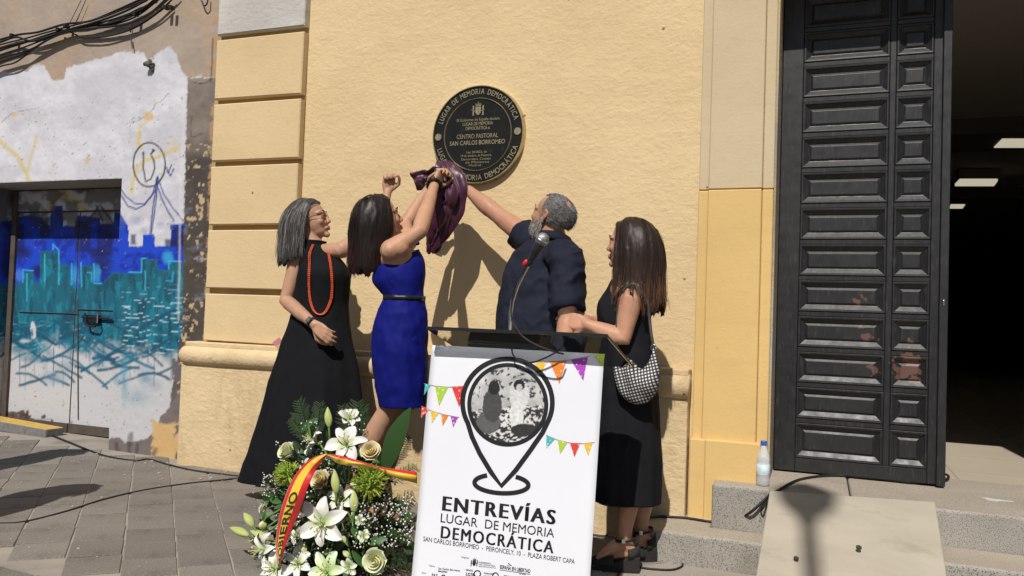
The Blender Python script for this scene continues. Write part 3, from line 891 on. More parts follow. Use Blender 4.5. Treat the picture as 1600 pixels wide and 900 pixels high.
dbox('meeting_strip', (XF, DYC-.022, DZ0-.002), (XG, DYC+.085, zhi))
for i, z in enumerate(zs_d):
    if i == 0 or z+hz > dtop: continue
    for a, b in ((XB, XC), (XD, XE)): dbox('rail', (a, DYC+.0012, z-hz), (b, DYC+.03, z+hz))
prof = [(0, .0), (.004, -.004), (.011, -.003), (.013, .003), (.034, .0165), (.036, .0172), (.046, .0105), (.048, .010)]
for i in range(len(zs_d)-1):
    z0, z1 = zs_d[i]+(hz if i else .001), min(zs_d[i+1]-hz, dtop)
    if z1-z0 < .06: continue
    for a, b in ((XB, XC), (XD, XE)):
        vs, fs = [], []
        for (ins, dep) in prof:
            vs += [(a+ins, DYC+dep, z0+ins), (b-ins, DYC+dep, z0+ins), (b-ins, DYC+dep, z1-ins), (a+ins, DYC+dep, z1-ins)]
        for k in range(len(prof)-1):
            for j in range(4):
                j2 = (j+1) % 4
                fs.append((k*4+j, k*4+j2, k*4+4+j2, k*4+4+j))
        n = len(prof)*4-4
        fs.append((n, n+1, n+2, n+3))
        m = MB(); m.add(vs, fs); put('panel', m.mesh(), M_door, door)
m = MB(); m.tube([at(1474.5, 476, DYC-.022), at(1474.5, 470, DYC-.026)], .006, 8); put('keyhole_plate', m.mesh(True), mat('worn_steel', (.5, .5, .5), .35, metal=1), door)

# ================================================================== THE PLAQUE
PY = -.028
pc = at(746, 210, PY); PR = (at(818, 207, PY)-at(674.5, 213.5, PY)).length/2
plaque = thing('memorial_plaque', 'round dark bronze memorial plaque with gilt lettering on the yellow wall', 'plaque', (pc.x, PY, pc.z-PR))
M_gilt = mat('worn_brass', (.66, .54, .30), .34, (.42, .34, .19), 30, .2, 120, .001, metal=.85)
M_bronze = mat('dark_bronze', (.008, .0075, .007), .30, (.016, .014, .012), 9, .1, 60, .001, metal=0, spec=.32, stain=(.035, .032, .033), stain_s=14, stain_w=.25)
def pl(u, v, off=0.0): return Vector((pc.x+u*PR, PY-off, pc.z+v*PR))
def ringband(r0, r1, y0, y1, n=96):
    rings = []
    for (r, y) in ((r0, y0), (r0+.004, y1), (r1-.004, y1), (r1, y0)):
        rings.append([Vector((pc.x+r*math.cos(2*math.pi*i/n), y, pc.z+r*math.sin(2*math.pi*i/n))) for i in range(n)])
    m = MB(); m.loft(rings, cap=False); return m.mesh()
n = 96
m = MB(); m.prism([Vector((pc.x+(PR-.007)*math.cos(2*math.pi*i/n), PY, pc.z+(PR-.007)*math.sin(2*math.pi*i/n))) for i in range(n)], (0, .024, 0)); put('disc', m.mesh(), M_bronze, plaque)
put('rim', ringband(PR-.013, PR, .0, PY-.007), M_gilt, plaque)
put('inner_ring', ringband(PR*.715, PR*.74, PY+.001, PY-.006), M_gilt, plaque)
for sx, sy in ((-.86, -.02), (.86, .02)):
    m = MB(); c = pl(sx, sy); m.tube([c+Vector((0, .002, 0)), c-Vector((0, .006, 0))], [.021, .020], 20, caps=False); put('bolt', m.mesh(), M_gilt, plaque)
lt = MB()
def arc_text(s, r, a0, a1, cap, inward):
    adv = []
    w = [max(.35, (lambda c: (c[:, 0].max()-c[:, 0].min()) if len(c) else .35)(text2d(ch)[0])+.14) for ch in s]
    tot = sum(w); acc = 0
    for ch, wi in zip(s, w):
        a = a0 + (a1-a0)*(acc+wi/2)/tot; acc += wi
        co, fs = text2d(ch, .012)
        if not len(co): continue
        cx = (co[:, 0].min()+co[:, 0].max())/2
        sc = cap/CAPH
        wsc = abs(a1-a0)*r/tot
        vs = []
        for x, y in co:
            x = (x-cx)*wsc; y = y*sc
            er = Vector((math.cos(a), math.sin(a))); et = Vector((math.sin(a), -math.cos(a)))
            p = er*(r+y)+et*x if not inward else er*(r-y)-et*x
            vs.append(pl(p.x, p.y, .0022))
        lt.add(vs, fs)
arc_text('LUGAR DE MEMORIA DEMOCRÁTICA', .815, R(163), R(17), .105, False)
arc_text('LUGAR DE MEMORIA DEMOCRÁTICA', .92, R(197), R(343), .105, True)
tp = lambda u, v: pl(u, v, .0022)
for s_, u0, u1, v, cap, bo in (('El Gobierno de España declara', -.46, .47, .275, .055, .004), ('LUGAR DE MEMORIA', -.33, .33, .185, .065, .008), ('DEMOCRÁTICA a:', -.26, .27, .095, .065, .008),
        ('CENTRO PASTORAL', -.45, .45, -.075, .085, .006), ('SAN CARLOS BORROMEO', -.60, .60, -.205, .085, .012),
        ('Ley 20/2022, de', -.22, .22, -.375, .045, .004), ('19 de octubre, de Memoria', -.34, .32, -.445, .045, .004), ('Democrática. Consejo', -.33, .31, -.515, .045, .002), ('de Ministros', -.24, .28, -.58, .045, .002), ('Madrid', -.16, .1, -.64, .04, .002)):
    put_text(lt, s_, tp, u0, u1, v, cap, bo)
put('lettering', lt.mesh(), M_gilt, plaque, kind='stuff')
def coat_of_arms(fn, w, h):
    """crowned shield between two pillars; fn maps (-1..1, 0..1)"""
    m = MB()
    def poly(pts): m.add([fn(a*w, b*h) for a, b in pts], [tuple(range(len(pts)))])
    poly([(-.42, .62), (-.42, .28), (-.3, .12), (0, .0), (-.03, .62)]); poly([(.03, .62), (0, .0), (.3, .12), (.42, .28), (.42, .62)])
    for sx in (-1, 1):
        poly([(sx*.62, .05), (sx*.82, .05), (sx*.82, .6), (sx*.62, .6)]); poly([(sx*.56, .0), (sx*.9, .0), (sx*.9, .04), (sx*.56, .04)]); poly([(sx*.58, .61), (sx*.88, .61), (sx*.82, .72), (sx*.64, .72)])
        poly([(sx*.5, .3), (sx*.98, .38), (sx*.98, .44), (sx*.5, .36)])
    poly([(-.4, .66), (.4, .66), (.36, .72), (-.36, .72)])
    for a in (-.34, -.17, 0, .17, .34): poly([(a-.06, .73), (a+.06, .73), (a*1.15+.04, .88), (a*1.15-.04, .88)])
    poly([(-.05, .89), (.05, .89), (.05, 1), (-.05, 1)])
    return m
put('coat_of_arms', coat_of_arms(lambda a, b: pl(a, .385+b, .0024), .145, .27).mesh(), M_gilt, plaque)

# ================================================================== LECTERN, POSTER, MICROPHONE
PT_Y, TILT = -1.27, math.tan(R(7.5))
zt0 = at(810, 546, PT_Y).z
PN = Vector((0, -1, TILT)).normalized()
def PLp(px, py, off=0.0):
    """photograph point -> the poster's plane"""
    d = ray(px, py); q = Vector((0, PT_Y, zt0))
    nrm = Vector((0, 1, -TILT))
    t = (q-CAM).dot(nrm)/d.dot(nrm)
    p = CAM + d*t
    return p + PN*off
TLc, TRc = PLp(675, 539), PLp(944, 553)
BLc, BRc = PLp(644, 899), PLp(919, 915)
eu = (TRc-TLc); PW = eu.length; eu.normalize()
ev = (BLc-TLc).normalized()
PH = 1.02
def wave(s, t): return .004*math.sin(3.1*s+1.2*t) + .003*math.sin(7*t+1.0+2*s)*t - .010*max(0, .05-t)*20*(.4+.6*s)*.4
M2 = np.linalg.inv(np.array([[eu.dot(eu), eu.dot(ev)], [eu.dot(ev), ev.dot(ev)]]))
def PP(px, py, off=.0016):
    p = PLp(px, py) - TLc
    s, t = M2 @ np.array([p.dot(eu), p.dot(ev)])
    return TLc + eu*s + ev*t + PN*(off + wave(s/PW, t/PH))
poster = thing('event_poster', 'white poster with black map pin and coloured bunting on the lectern front', 'poster', tuple(TLc+eu*PW/2+ev*PH))
gx, gy = 24, 40
vs = []
wR = (BRc-BLc).length
for j in range(gy+1):
    for i in range(gx+1):
        s, t = i/gx, j/gy
        wloc = PW + (wR-PW)*t
        vs.append(TLc + eu*(s*wloc) + ev*(t*PH) + PN*wave(s*wloc/PW, t))
fs = [(j*(gx+1)+i, (j+1)*(gx+1)+i, (j+1)*(gx+1)+i+1, j*(gx+1)+i+1) for j in range(gy) for i in range(gx)]
me = bpy.data.meshes.new('sheet'); me.from_pydata([tuple(v) for v in vs], [], fs)
me = baked(me, [('SOLIDIFY', dict(thickness=.0012, offset=-1))])
me.polygons.foreach_set('use_smooth', [True]*len(me.polygons))
M_paper = mat('poster_paper', (.70, .71, .755), .55, (.68, .69, .735), 3, .08, 8, .01)
put('sheet', me, M_paper, poster)
def ink(name, col): return mat('ink_'+name, col, .5)
I_K = ink('black', (.012, .012, .014))
# map pin: outline, ring, foot ellipse
def stroke_band(mb, pts, w, closed=False):
    n = len(pts); L_, R_ = [], []
    for i in range(n):
        a = pts[i-1] if (i or closed) else pts[i]; b = pts[(i+1) % n] if (i < n-1 or closed) else pts[i]
        t = np.array([b[0]-a[0], b[1]-a[1]]); t = t/np.linalg.norm(t); nn = np.array([-t[1], t[0]])*w/2
        L_.append(PP(pts[i][0]+nn[0], pts[i][1]+nn[1])); R_.append(PP(pts[i][0]-nn[0], pts[i][1]-nn[1]))
    vs = L_+R_; fs = []
    for i in range(n if closed else n-1):
        j = (i+1) % n
        fs.append((i, j, n+j, n+i))
    mb.add(vs, fs)
m = MB()
pin = []
cx, cy, rx, ry = 793.5, 629, 70, 68
for a in np.linspace(R(152), R(388), 44): pin.append((cx+rx*math.cos(a), cy+ry*math.sin(a)))
pin += [(848, 676), (828, 705), (806, 735), (784, 759), (768, 738), (750, 708), (738, 682)]
stroke_band(m, pin, 7.5, True)
el = [(784+42*math.cos(a)*(1.0), 756+14.5*math.sin(a)+ .05*42*math.cos(a)) for a in np.linspace(R(-58), R(238), 40)]
stroke_band(m, el, 7.0)
put('map_pin', m.mesh(), I_K, poster)
m = MB(); stroke_band(m, [(794+60*math.cos(a), 632.5+62*math.sin(a)) for a in np.linspace(0, 2*math.pi, 60)[:-1]], 6.5, True); put('ring', m.mesh(), I_K, poster)
# black and white photograph: a plain stand-in, two people before a rubble heap
nr, na = 46, 150
vs, fs, pxs = [PP(794, 632.5, .0013)], [], [(794, 632.5)]
for i in range(1, nr+1):
    for k in range(na):
        a = 2*math.pi*k/na; q = (794+58*i/nr*math.cos(a), 632.5+60*i/nr*math.sin(a)); pxs.append(q); vs.append(PP(q[0], q[1], .0013))
for k in range(na): fs.append((0, 1+(k+1) % na, 1+k))
for i in range(nr-1):
    for k in range(na):
        k2 = (k+1) % na; fs.append((1+i*na+k, 1+i*na+k2, 1+(i+1)*na+k2, 1+(i+1)*na+k))
me = bpy.data.meshes.new('photo'); me.from_pydata([tuple(v) for v in vs], [], fs)
q = np.array(pxs); X, Y = q[:, 0], q[:, 1]
g = .42 + .5*(fbm(X/18, Y/18, 0, 3)-.5)
g = np.where(Y > 640+(fbm(X/12, Y/12, 0, 4)-.5)*26, np.where(fbm(X/3.6, Y/3.0, 0, 6) > .52, .6, .03), g)
g = np.where((fbm(X/5, Y/5, 0, 8) > .66) & (Y < 650), .04, g)
def ellm(cx, cy, rx, ry): return ((X-cx)/rx)**2+((Y-cy)/ry)**2 < 1
for (ex, ey, erx, ery, gc) in ((812, 618, 15, 26, .55), (808, 650, 11, 24, .62), (764, 660, 19, 18, .10), (770, 634, 15, 26, .06), (773, 606, 9, 11, .02), (812, 602, 9, 9, .015), (812, 606, 5, 6, .45), (820, 672, 22, 10, .03)):
    g = np.where(ellm(ex, ey, erx, ery), gc*(.7+.6*fbm(X/3, Y/3, 0, 12)), g)
set_col(me, np.repeat(np.clip(g, .01, .7)[:, None], 3, 1))
put('photograph', me, mat('photo_print', None, .45, attr=True), poster)
# bunting
PC = {'teal': (.05, .40, .42), 'green': (.36, .52, .04), 'red': (.62, .04, .03), 'yellow': (.70, .44, .03), 'orange': (.70, .20, .02), 'purple': (.34, .04, .42), 'lime': (.50, .62, .06)}
def dotted(name, c):
    m = bpy.data.materials.new('ink_'+name); m.use_nodes = True; t = m.node_tree; N, L = t.nodes, t.links; p = N['Principled BSDF']; p.inputs['Roughness'].default_value = .5
    g = N.new('ShaderNodeNewGeometry'); v = N.new('ShaderNodeTexVoronoi'); v.inputs['Scale'].default_value = 75; L.new(g.outputs['Position'], v.inputs['Vector'])
    r = N.new('ShaderNodeMapRange'); r.inputs[1].default_value = .30; r.inputs[2].default_value = .24; L.new(v.outputs['Distance'], r.inputs[0])
    x = N.new('ShaderNodeMix'); x.data_type = 'RGBA'; L.new(r.outputs[0], x.inputs[0]); x.inputs[6].default_value = (*c, 1); x.inputs[7].default_value = tuple(.5*q+.4 for q in c)+(1,)
    L.new(x.outputs[2], p.inputs['Base Color']); return m
MPC = {k: dotted(k, v) for k, v in PC.items()}
Z = lambda a, b: (640+a/2.431, 530+b/2.431)
for c, tri in (('teal', ((60,169),(82,175),(56,212))), ('green', ((98,178),(148,182),(113,254))), ('red', ((162,182),(214,178),(190,258))), ('red', ((47,254),(75,268),(44,300))), ('yellow', ((82,272),(112,280),(85,320))),
        ('orange', ((122,285),(148,292),(127,330))), ('purple', ((158,293),(186,297),(167,335))), ('yellow', ((472,88),(522,88),(503,122))), ('orange', ((533,85),(597,80),(570,170))), ('purple', ((613,78),(677,68),(660,158))),
        ('lime', ((694,58),(741,55),(735,108))), ('teal', ((520,365),(552,380),(520,415))), ('green', ((563,383),(600,392),(572,437))), ('red', ((610,395),(648,396),(626,448))), ('yellow', ((660,396),(695,394),(678,443)))):
    m = MB(); P = [Z(*q) for q in tri]
    vs = [PP(*q) for q in P]; m.add(vs, [(0, 2, 1)]); put('pennant', m.mesh(), MPC[c], poster)
I_G = ink('grey', (.25, .22, .2))
for pts in (((56,169),(98,178),(150,182),(214,178)), ((46,254),(82,271),(130,286),(190,297)), ((470,88),(530,87),(605,80),(690,62)), ((519,364),(560,382),(610,394),(660,396),(703,392))):
    m = MB(); P = [Z(*q) for q in pts]; stroke_band(m, P, .9); put('bunting_string', m.mesh(), I_G, poster)
def ptext(mb, s, xa, ya, xb, yb, cap, bold):
    """baseline from (xa, ya) to (xb, yb) in the photograph"""
    def fn(u, v):
        bx, by = xa+(xb-xa)*u, ya+(yb-ya)*u
        return PP(bx + v*cap*.075, by - v*cap)
    co, fs = text2d(s, bold)
    lo, hi = co[:, 0].min(), co[:, 0].max()
    mb.add([fn((a-lo)/(hi-lo), b/CAPH) for a, b in co], fs)
for s_, a, cap, bo in (('ENTREVÍAS', (691, 797, 868, 819.5), 22, .045), ('LUGAR  DE MEMORIA', (689, 815.5, 866, 840), 13.8, .0), ('DEMOCRÁTICA', (689, 840, 865, 864.5), 18.5, .032), ('SAN CARLOS BORROMEO  -  PEIRONCELY, 10  -  PLAZA ROBERT CAPA', (662, 845, 898, 881), 7.2, .0)):
    m = MB(); ptext(m, s_, *a, cap, bo); put('lettering', m.mesh(), I_K, poster, kind='stuff')
m = MB()
for s_, a, cap, bo in (('Organiza:', (722, 871, 734, 872.5), 2.4, 0), ('GOBIERNO', (749, 879, 768, 881), 1.9, .01), ('DE ESPAÑA', (749, 882, 775, 885), 1.9, 0), ('MINISTERIO DE POLÍTICA', (749, 885, 776, 888), 1.7, 0),
        ('ESPAÑA EN LIBERTAD', (782, 888, 829, 895), 5.6, .02), ('50 años', (812, 897, 822, 898), 2, .01), ('Colabora:', (671, 884, 681, 885.5), 2.2, 0), ('San Carlos Borromeo', (686, 889, 720, 892.5), 3.0, .03),
        ('MADRID', (686, 893, 700, 894.5), 2.5, .02), ('Apoya:', (660, 895, 667, 896), 2.2, 0), ('PAZ', (676, 900, 685, 901), 4.5, .03), ('ESPACIO', (729, 891, 740, 892.5), 2.4, .05), ('LGTB', (729, 899, 742, 900.5), 5, .06), ('FUNDACIÓN', (757, 896, 773, 898), 2.2, .02), ('LA VIDA', (757, 902, 771, 904), 4, .04), ('MEMORIA', (788, 901, 800, 903), 3, .04)):
    ptext(m, s_, *a, cap, bo)
for (cx, cy, r_) in ((747, 896, 5), (775, 899, 4.5), (694, 901, 3)):
    stroke_band(m, [(cx+r_*math.cos(a), cy+r_*math.sin(a)) for a in np.linspace(0, 6.28, 14)[:-1]], 1.6, True)
stroke_band(m, [(782, 890), (806, 893.5), (829, 897)], .6); stroke_band(m, [(795, 879), (797, 882), (800, 883.5)], 1.2)
put('sponsor_print', m.mesh(), I_K, poster, kind='stuff')
put('coat_of_arms', coat_of_arms(lambda a, b: PP(741.5+a+b*.1, 884-b), 6.2, 13).mesh(), I_K, poster)
# lectern
NY, FY = -1.355, -.93
N0, N1 = at(669, 509, NY), at(950, 525.5, NY)
nz = (N0.z+N1.z)/2; drop = .125
lect = thing('lectern', 'black lectern with smoked glass top behind the white poster', 'lectern', ((N0.x+N1.x)/2, -1.15, gz(-1.0)))
nA, nB = Vector((N0.x, NY, nz)), Vector((N1.x, NY, nz)); fA, fB = Vector((N0.x, FY, nz-drop)), Vector((N1.x, FY, nz-drop))
M_glass = mat('smoked_glass', (.80, .79, .76), .03, trans=1.0, ior=1.3, spec=.5)
m = MB(); m.prism([nA, fA, fB, nB], Vector((0, -.003, -.010))); put('glass_top', bevel(m.mesh(), .002, 1), M_glass, lect)
M_blk = mat('black_steel', (.015, .015, .016), .4, (.02, .02, .02), 20, .05, 80, .001)
dn = (fA-nA).normalized()
m = MB(); m.prism([nA-Vector((.001, 0, .001)), nA+Vector((-.001, -.012, .003)), nB+Vector((.001, -.012, .003)), nB+Vector((.001, 0, -.001))], Vector((0, .0, -.010))); put('glass_edge', m.mesh(), M_blk, lect)
for a_, b_ in ((nB, fB), (nA, fA), (fA, fB)):
    m = MB(); m.tube([a_-Vector((0, 0, .006)), b_-Vector((0, 0, .006))], .0052, 4, caps=False); put('glass_edge', m.mesh(), M_blk, lect)
cxl = at(800, 530, -1.1).x
m = MB(); a = nA+(fA-nA)*.35; b_ = nA+(fA-nA)*.85
zc_ = a.z
m.prism([Vector((cxl-.15, a.y, a.z-.014)), Vector((cxl-.15, b_.y, b_.z-.014)), Vector((cxl+.15, b_.y, b_.z-.014)), Vector((cxl+.15, a.y, a.z-.014))], (0, 0, -.05)); put('bracket', bevel(m.mesh(), .004, 1), M_blk, lect)
for sx in (-.16, .12):
    m = MB(); m.box((cxl+sx-.025, -1.14, gz(cxl)+.018), (cxl+sx+.025, -1.08, nz-.12)); put('post', bevel(m.mesh(), .004, 1), M_blk, lect)
m = MB(); m.box((cxl-.28, -1.25, gz(cxl)-.02), (cxl+.24, -.95, gz(cxl)+.02)); put('base_plate', bevel(m.mesh(), .006, 1), M_blk, lect)
# microphone on its gooseneck
def onglass(px, py):
    d = ray(px, py); nrm = (fA-nA).cross(nB-nA)
    return CAM + d*((nA-CAM).dot(nrm)/d.dot(nrm))
mb0 = Vector((at(798, 500, -1.12).x, -1.12, nz-drop*.56))
mp = [mb0+Vector((0, 0, .004)), at(798, 490, -1.12), at(801, 470, -1.12), at(809, 446, -1.125), at(820, 425, -1.13), at(829, 408, -1.14), at(832, 401, -1.142)]
mic = thing('microphone', 'silver headed black microphone on a chrome gooseneck above the lectern', 'microphone', tuple(mb0))
M_chrome = mat('chrome', (.55, .55, .56), .22, metal=1.0)
m = MB(); m.tube(mp, [.0075]*len(mp), 10); put('gooseneck', m.mesh(True), M_chrome, mic)
m = MB(); m.tube([mb0+Vector((0, 0, .0)), mb0+Vector((0, 0, .012))], [.03, .022], 20, caps=False); put('stand_base', m.mesh(), M_blk, mic)
ax_a, ax_b = at(826, 412, -1.142), at(848, 373, -1.155)
axd = (ax_b-ax_a).normalized(); Lm = (ax_b-ax_a).length
m = MB(); m.tube([ax_a, ax_a+axd*Lm*.2, ax_a+axd*Lm*.45, ax_a+axd*Lm*.82], [.012, .0125, .016, .021], 16); put('handle', m.mesh(True), M_blk, mic)
m = MB(); c_ = ax_a+axd*Lm*.96; b1 = axd.orthogonal().normalized(); b2 = axd.cross(b1)
m.ell(c_, (.0265, .0265, .0285), (b1, b2, axd), 24, 16); g_ = put('grille', m.mesh(True), mat('steel_mesh', (.42, .42, .42), .42, (.2, .2, .2), 300, .8, 500, .002, metal=.8, detail=1), mic)
m = MB(); m.tube([c_-axd*.004, c_+axd*.003], .0275, 24, caps=False); put('band', m.mesh(True), mat('band_steel', (.6, .6, .6), .3, metal=1), g_)
m = MB(); rc = ax_a+axd*.005; m.tube([rc-axd*.008+RV*-.014, rc+axd*.004+RV*-.014], .0095, 12); put('clip_knob', m.mesh(True), mat('red_plastic', (.6, .02, .02), .35), mic)
cab = [at(828, 410, -1.155), at(818, 424, -1.15), at(806, 446, -1.145), at(800, 470, -1.14), at(799, 495, -1.16), at(803, 506, -1.25), at(808, 514, -1.37), at(818, 527, -1.385), at(840, 540, -1.385), at(868, 550, -1.37), at(880, 553, -1.33)]
def smooth_path(P, n=60):
    P = [Vector(p) for p in P]; out = []
    Q = [P[0]*2-P[1]] + P + [P[-1]*2-P[-2]]
    per = max(2, n//(len(P)-1))
    for i in range(1, len(Q)-2):
        p0, p1, p2, p3 = Q[i-1:i+3]
        for k in range(per):
            t = k/per
            out.append(.5*((2*p1)+(p2-p0)*t+(2*p0-5*p1+4*p2-p3)*t*t+(3*p1-p0-3*p2+p3)*t**3))
    out.append(P[-1]); return out
M_cable = mat('black_rubber', (.013, .013, .014), .55)
m = MB(); m.tube(smooth_path(cab), .0036, 7); put('cable', m.mesh(True), M_cable, mic)
m = MB(); m.tube(smooth_path([at(799, 540, -1.31), at(802, 555, -1.315), at(813, 563, -1.318), at(832, 566, -1.318), at(852, 559, -1.316), at(872, 548, -1.31), at(880, 538, -1.27)]), .0033, 7); put('cable', m.mesh(True), M_cable, mic)

# ================================================================== CABLES, RAMP, BOTTLE, SMALL THINGS
def gpt(px, py, h=0.006):
    z = .1
    for _ in range(6):
        p = atz(px, py, z); z = gz(p.x)+h
    return p
def cable(name, label, pts, r, cat='cable', group=None):
    m = MB(); m.tube(smooth_path(pts, 90), r, 8)
    return put(name, m.mesh(True), M_cable, None, label, cat, group)
cable('floor_cable', 'black cable lying along the foot of the wall from the metal door', [gpt(66, 676), gpt(82, 681), gpt(110, 692), gpt(150, 708), gpt(180, 716), gpt(212, 720), gpt(232, 718), gpt(262, 726), gpt(300, 735), gpt(360, 743), gpt(420, 749), gpt(520, 765)], .0075)
cable('floor_cable', 'black cable crossing the open pavement toward the flowers', [gpt(-30, 817), gpt(0, 818), gpt(40, 815), gpt(100, 800), gpt(160, 781), gpt(220, 767), gpt(290, 756), gpt(350, 750), gpt(400, 746), gpt(470, 757)], .0055)
s1 = .225+.007; s2 = ST+.007
cable('floor_cable', 'thick black cable over the granite steps, past the bottle, to the door foot',
      [gpt(930, 812), gpt(985, 806, .04), atz(1005, 808, s1), atz(1030, 807, s1), atz(1070, 809, s1), atz(1110, 815, s1), atz(1142, 816, s1), at(1172, 801, -.24), at(1200, 776, -.225), atz(1218, 765, s2), atz(1250, 749, s2), atz(1300, 743, s2), atz(1370, 748, s2), atz(1430, 754, s2), atz(1474, 751, s2), atz(1482, 744, s2), atz(1472, 739, s2)], .0062)
cable('floor_cable', 'thin black cable looping on the lower step beside the ramp', [atz(1112, 802, s1-.003), atz(1140, 806, s1-.003), atz(1162, 811, s1-.003), atz(1176, 808, s1-.003), at(1190, 797, -.235), at(1200, 782, -.225)], .004)
cable('floor_cable', 'black cable loop on the pavement beside the wedge sandals', [gpt(905, 830), gpt(940, 838), gpt(965, 832), gpt(1000, 850), gpt(1020, 864), gpt(1045, 871), gpt(1062, 877), gpt(1066, 884), gpt(1050, 890), gpt(1020, 889), gpt(990, 885)], .0045)
cable('floor_cable', 'short black cable at the bottom edge under the front sandal', [gpt(972, 888), gpt(964, 902), gpt(958, 930)], .0045)
# bundle on the old wall
YB = -.034
bund = thing('cable_bundle', 'sagging bundle of black service cables on the old grey wall', 'cables', tuple(at(110, 60, YB)))
paths = [((-40,74),(0,62),(30,54),(60,50),(100,38),(140,33),(180,17),(220,-1),(240,-10)), ((-40,84),(0,70),(40,60),(75,50),(105,42),(160,27),(215,5),(235,-6)), ((-40,90),(0,75),(50,63),(90,52),(120,45),(170,32),(215,18),(240,0),(255,-12)),
         ((-40,96),(0,79),(40,66),(90,50),(130,42),(175,36),(215,20),(245,0),(258,-12)), ((-40,104),(0,86),(40,73),(80,57),(110,46),(160,42),(210,27),(250,-2)), ((-40,108),(0,91),(45,78),(80,60),(112,48),(150,44),(200,37),(240,18),(264,-2)),
         ((-40,114),(0,97),(40,83),(75,62),(110,48),(190,39),(232,22),(258,0),(268,-10)), ((-40,122),(0,104),(25,97),(55,75),(85,57),(112,46),(150,38),(200,22),(238,4),(246,-6)), ((110,50),(120,55),(132,59),(165,57),(205,46),(240,25),(268,0),(278,-10)), ((-40,80),(0,66),(25,58),(50,64),(80,56),(112,45),(145,36),(190,20),(230,0))]
for k, P in enumerate(paths):
    m = MB(); m.tube(smooth_path([at(a, b, YB-.008*((k*7) % 4)+.01) for a, b in P], 60), .0055 if k % 3 else .0075, 6); put('cable', m.mesh(True), M_cable, bund)
for (a, b) in ((20, 56), (104, 41), (212, 22), (92, 47), (260, 12), (268, 12)):
    q = at(a, b, YB-.01); m = MB(); m.obox(q, (Vector((1,0,0)), Vector((0,1,0)), Vector((0,0,1))), (.012, .02, .013)); put('cable_clip', bevel(m.mesh(), .003), M_blk, bund)
m = MB()
for P in (((127,0),(106,42)), ((134,0),(118,38)), ((203,38),(204,50)), ((204,58),(207,75))): m.tube([at(a, b, -.012) for a, b in P], .0022 if P[0][0] < 200 else .0045, 5)
m.tube(smooth_path([at(312, -8, -.02), at(316, 4, -.02), at(320, 9, -.02), at(324, 4, -.02), at(325, -8, -.02)]), .005, 6)
put('loose_wire', m.mesh(), M_cable, bund, kind='stuff')
m = MB(); q = at(233, 100, -.01)
rr = random.Random(2)
for _ in range(9): m.ell(q+Vector((rr.uniform(-.018, .018), rr.uniform(-.02, .02), rr.uniform(-.04, .035))), (rr.uniform(.01, .02), .015, rr.uniform(.01, .022)), None, 7, 5)
put('broken_conduit', m.mesh(True), mat('mossy_iron', (.05, .06, .04), .8, (.14, .13, .1), 60), None, 'broken dark conduit stub in the white priming of the mural wall', 'conduit')
# painted kerb lying by the metal door
k1 = gpt(71, 684, 0); kz = gz(k1.x-.3)
m = MB()
m.prism([Vector((k1.x, k1.y, kz-.02)), Vector((k1.x, k1.y, kz+.055)), Vector((k1.x+.01, k1.y+.14, kz+.055)), Vector((k1.x+.01, k1.y+.14, kz-.02))][::-1], Vector((-.85, -.02, .045)))
me = bevel(m.mesh(), .008, 2)
M_kg, M_ky = mat('kerb_concrete', (.20, .19, .18), .9, (.12, .12, .12), 30, .5, 80, .004), mat('worn_yellow_paint', (.60, .37, .05), .7, (.40, .27, .09), 25, .4, 60, .003)
me.materials.append(M_kg); me.materials.append(M_ky)
for p in me.polygons: p.material_index = 1 if p.normal.z > .6 else 0
put('kerb_block', me, [M_kg, M_ky], None, 'loose concrete kerb with worn yellow top before the metal door', 'kerb')
# ramp board
rz0 = ST+.016
rA, rB, rC, rD = atz(1203, 766, rz0), atz(1461, 784, rz0), atz(1496, 1005, .1), atz(1165, 1000, .1)
m = MB(); m.prism([rA, rB, rC, rD], (0, .004, -.022))
M_ramp = mat('weathered_board', (.40, .36, .29), .85, (.33, .295, .235), 5, .35, 60, .002, stain=(.22, .19, .145), stain_s=6, stain_w=.3, stretch=(.5, 1, 1))
ramp = put('ramp_board', bevel(m.mesh(), .003, 1), M_ramp, None, 'pale weathered board laid as a ramp over the granite steps', 'ramp')
m = MB()
rn = (rB-rA).cross(rD-rA).normalized(); rn = rn if rn.z > 0 else -rn
for px, py, r_ in ((1342, 855, .011), (1244, 872, .010)):
    d = ray(px, py); q = CAM + d*((rA-CAM).dot(rn)/d.dot(rn))
    m.tube([q-rn*.004, q+rn*.0025], r_, 10, caps=False)
put('bolt_head', m.mesh(), mat('rusty_bolt', (.05, .04, .035), .7), ramp, kind='stuff')
m = MB(); c_ = atz(1556, 781, ST-.003+.0012); pts = []
for k in range(16):
    a = 2*math.pi*k/16; rr_ = 1+.35*math.sin(3*a+1)+.2*math.sin(7*a); pts.append(c_+Vector((.055*rr_*math.cos(a), .03*rr_*math.sin(a), 0)))
m.prism(pts, (0, 0, -.0006)); st_ = [o for o in bpy.data.objects if o.name.startswith('granite_step')][1]; put('paint_spot', m.mesh(), mat('spilt_paint', (.62, .62, .60), .8, (.4, .38, .34), 60), st_)
# dry weed in the corner by the ramp
m = MB(); q0 = gpt(1178, 878, 0)
for k in range(40):
    a = rr.uniform(0, 6.28); L_ = rr.uniform(.02, .06); b_ = q0+Vector((rr.uniform(-.03, .03), rr.uniform(-.03, .02), 0))
    m.tube([b_, b_+Vector((math.cos(a)*L_*.4, math.sin(a)*L_*.4, L_*.7)), b_+Vector((math.cos(a)*L_, math.sin(a)*L_, L_*.8))], [.0012, .001, .0004], 3)
put('dry_weed', m.mesh(), mat('dry_grass', (.40, .29, .10), .8), None, 'small dry tuft of weed at the corner of step and ramp', 'weed')
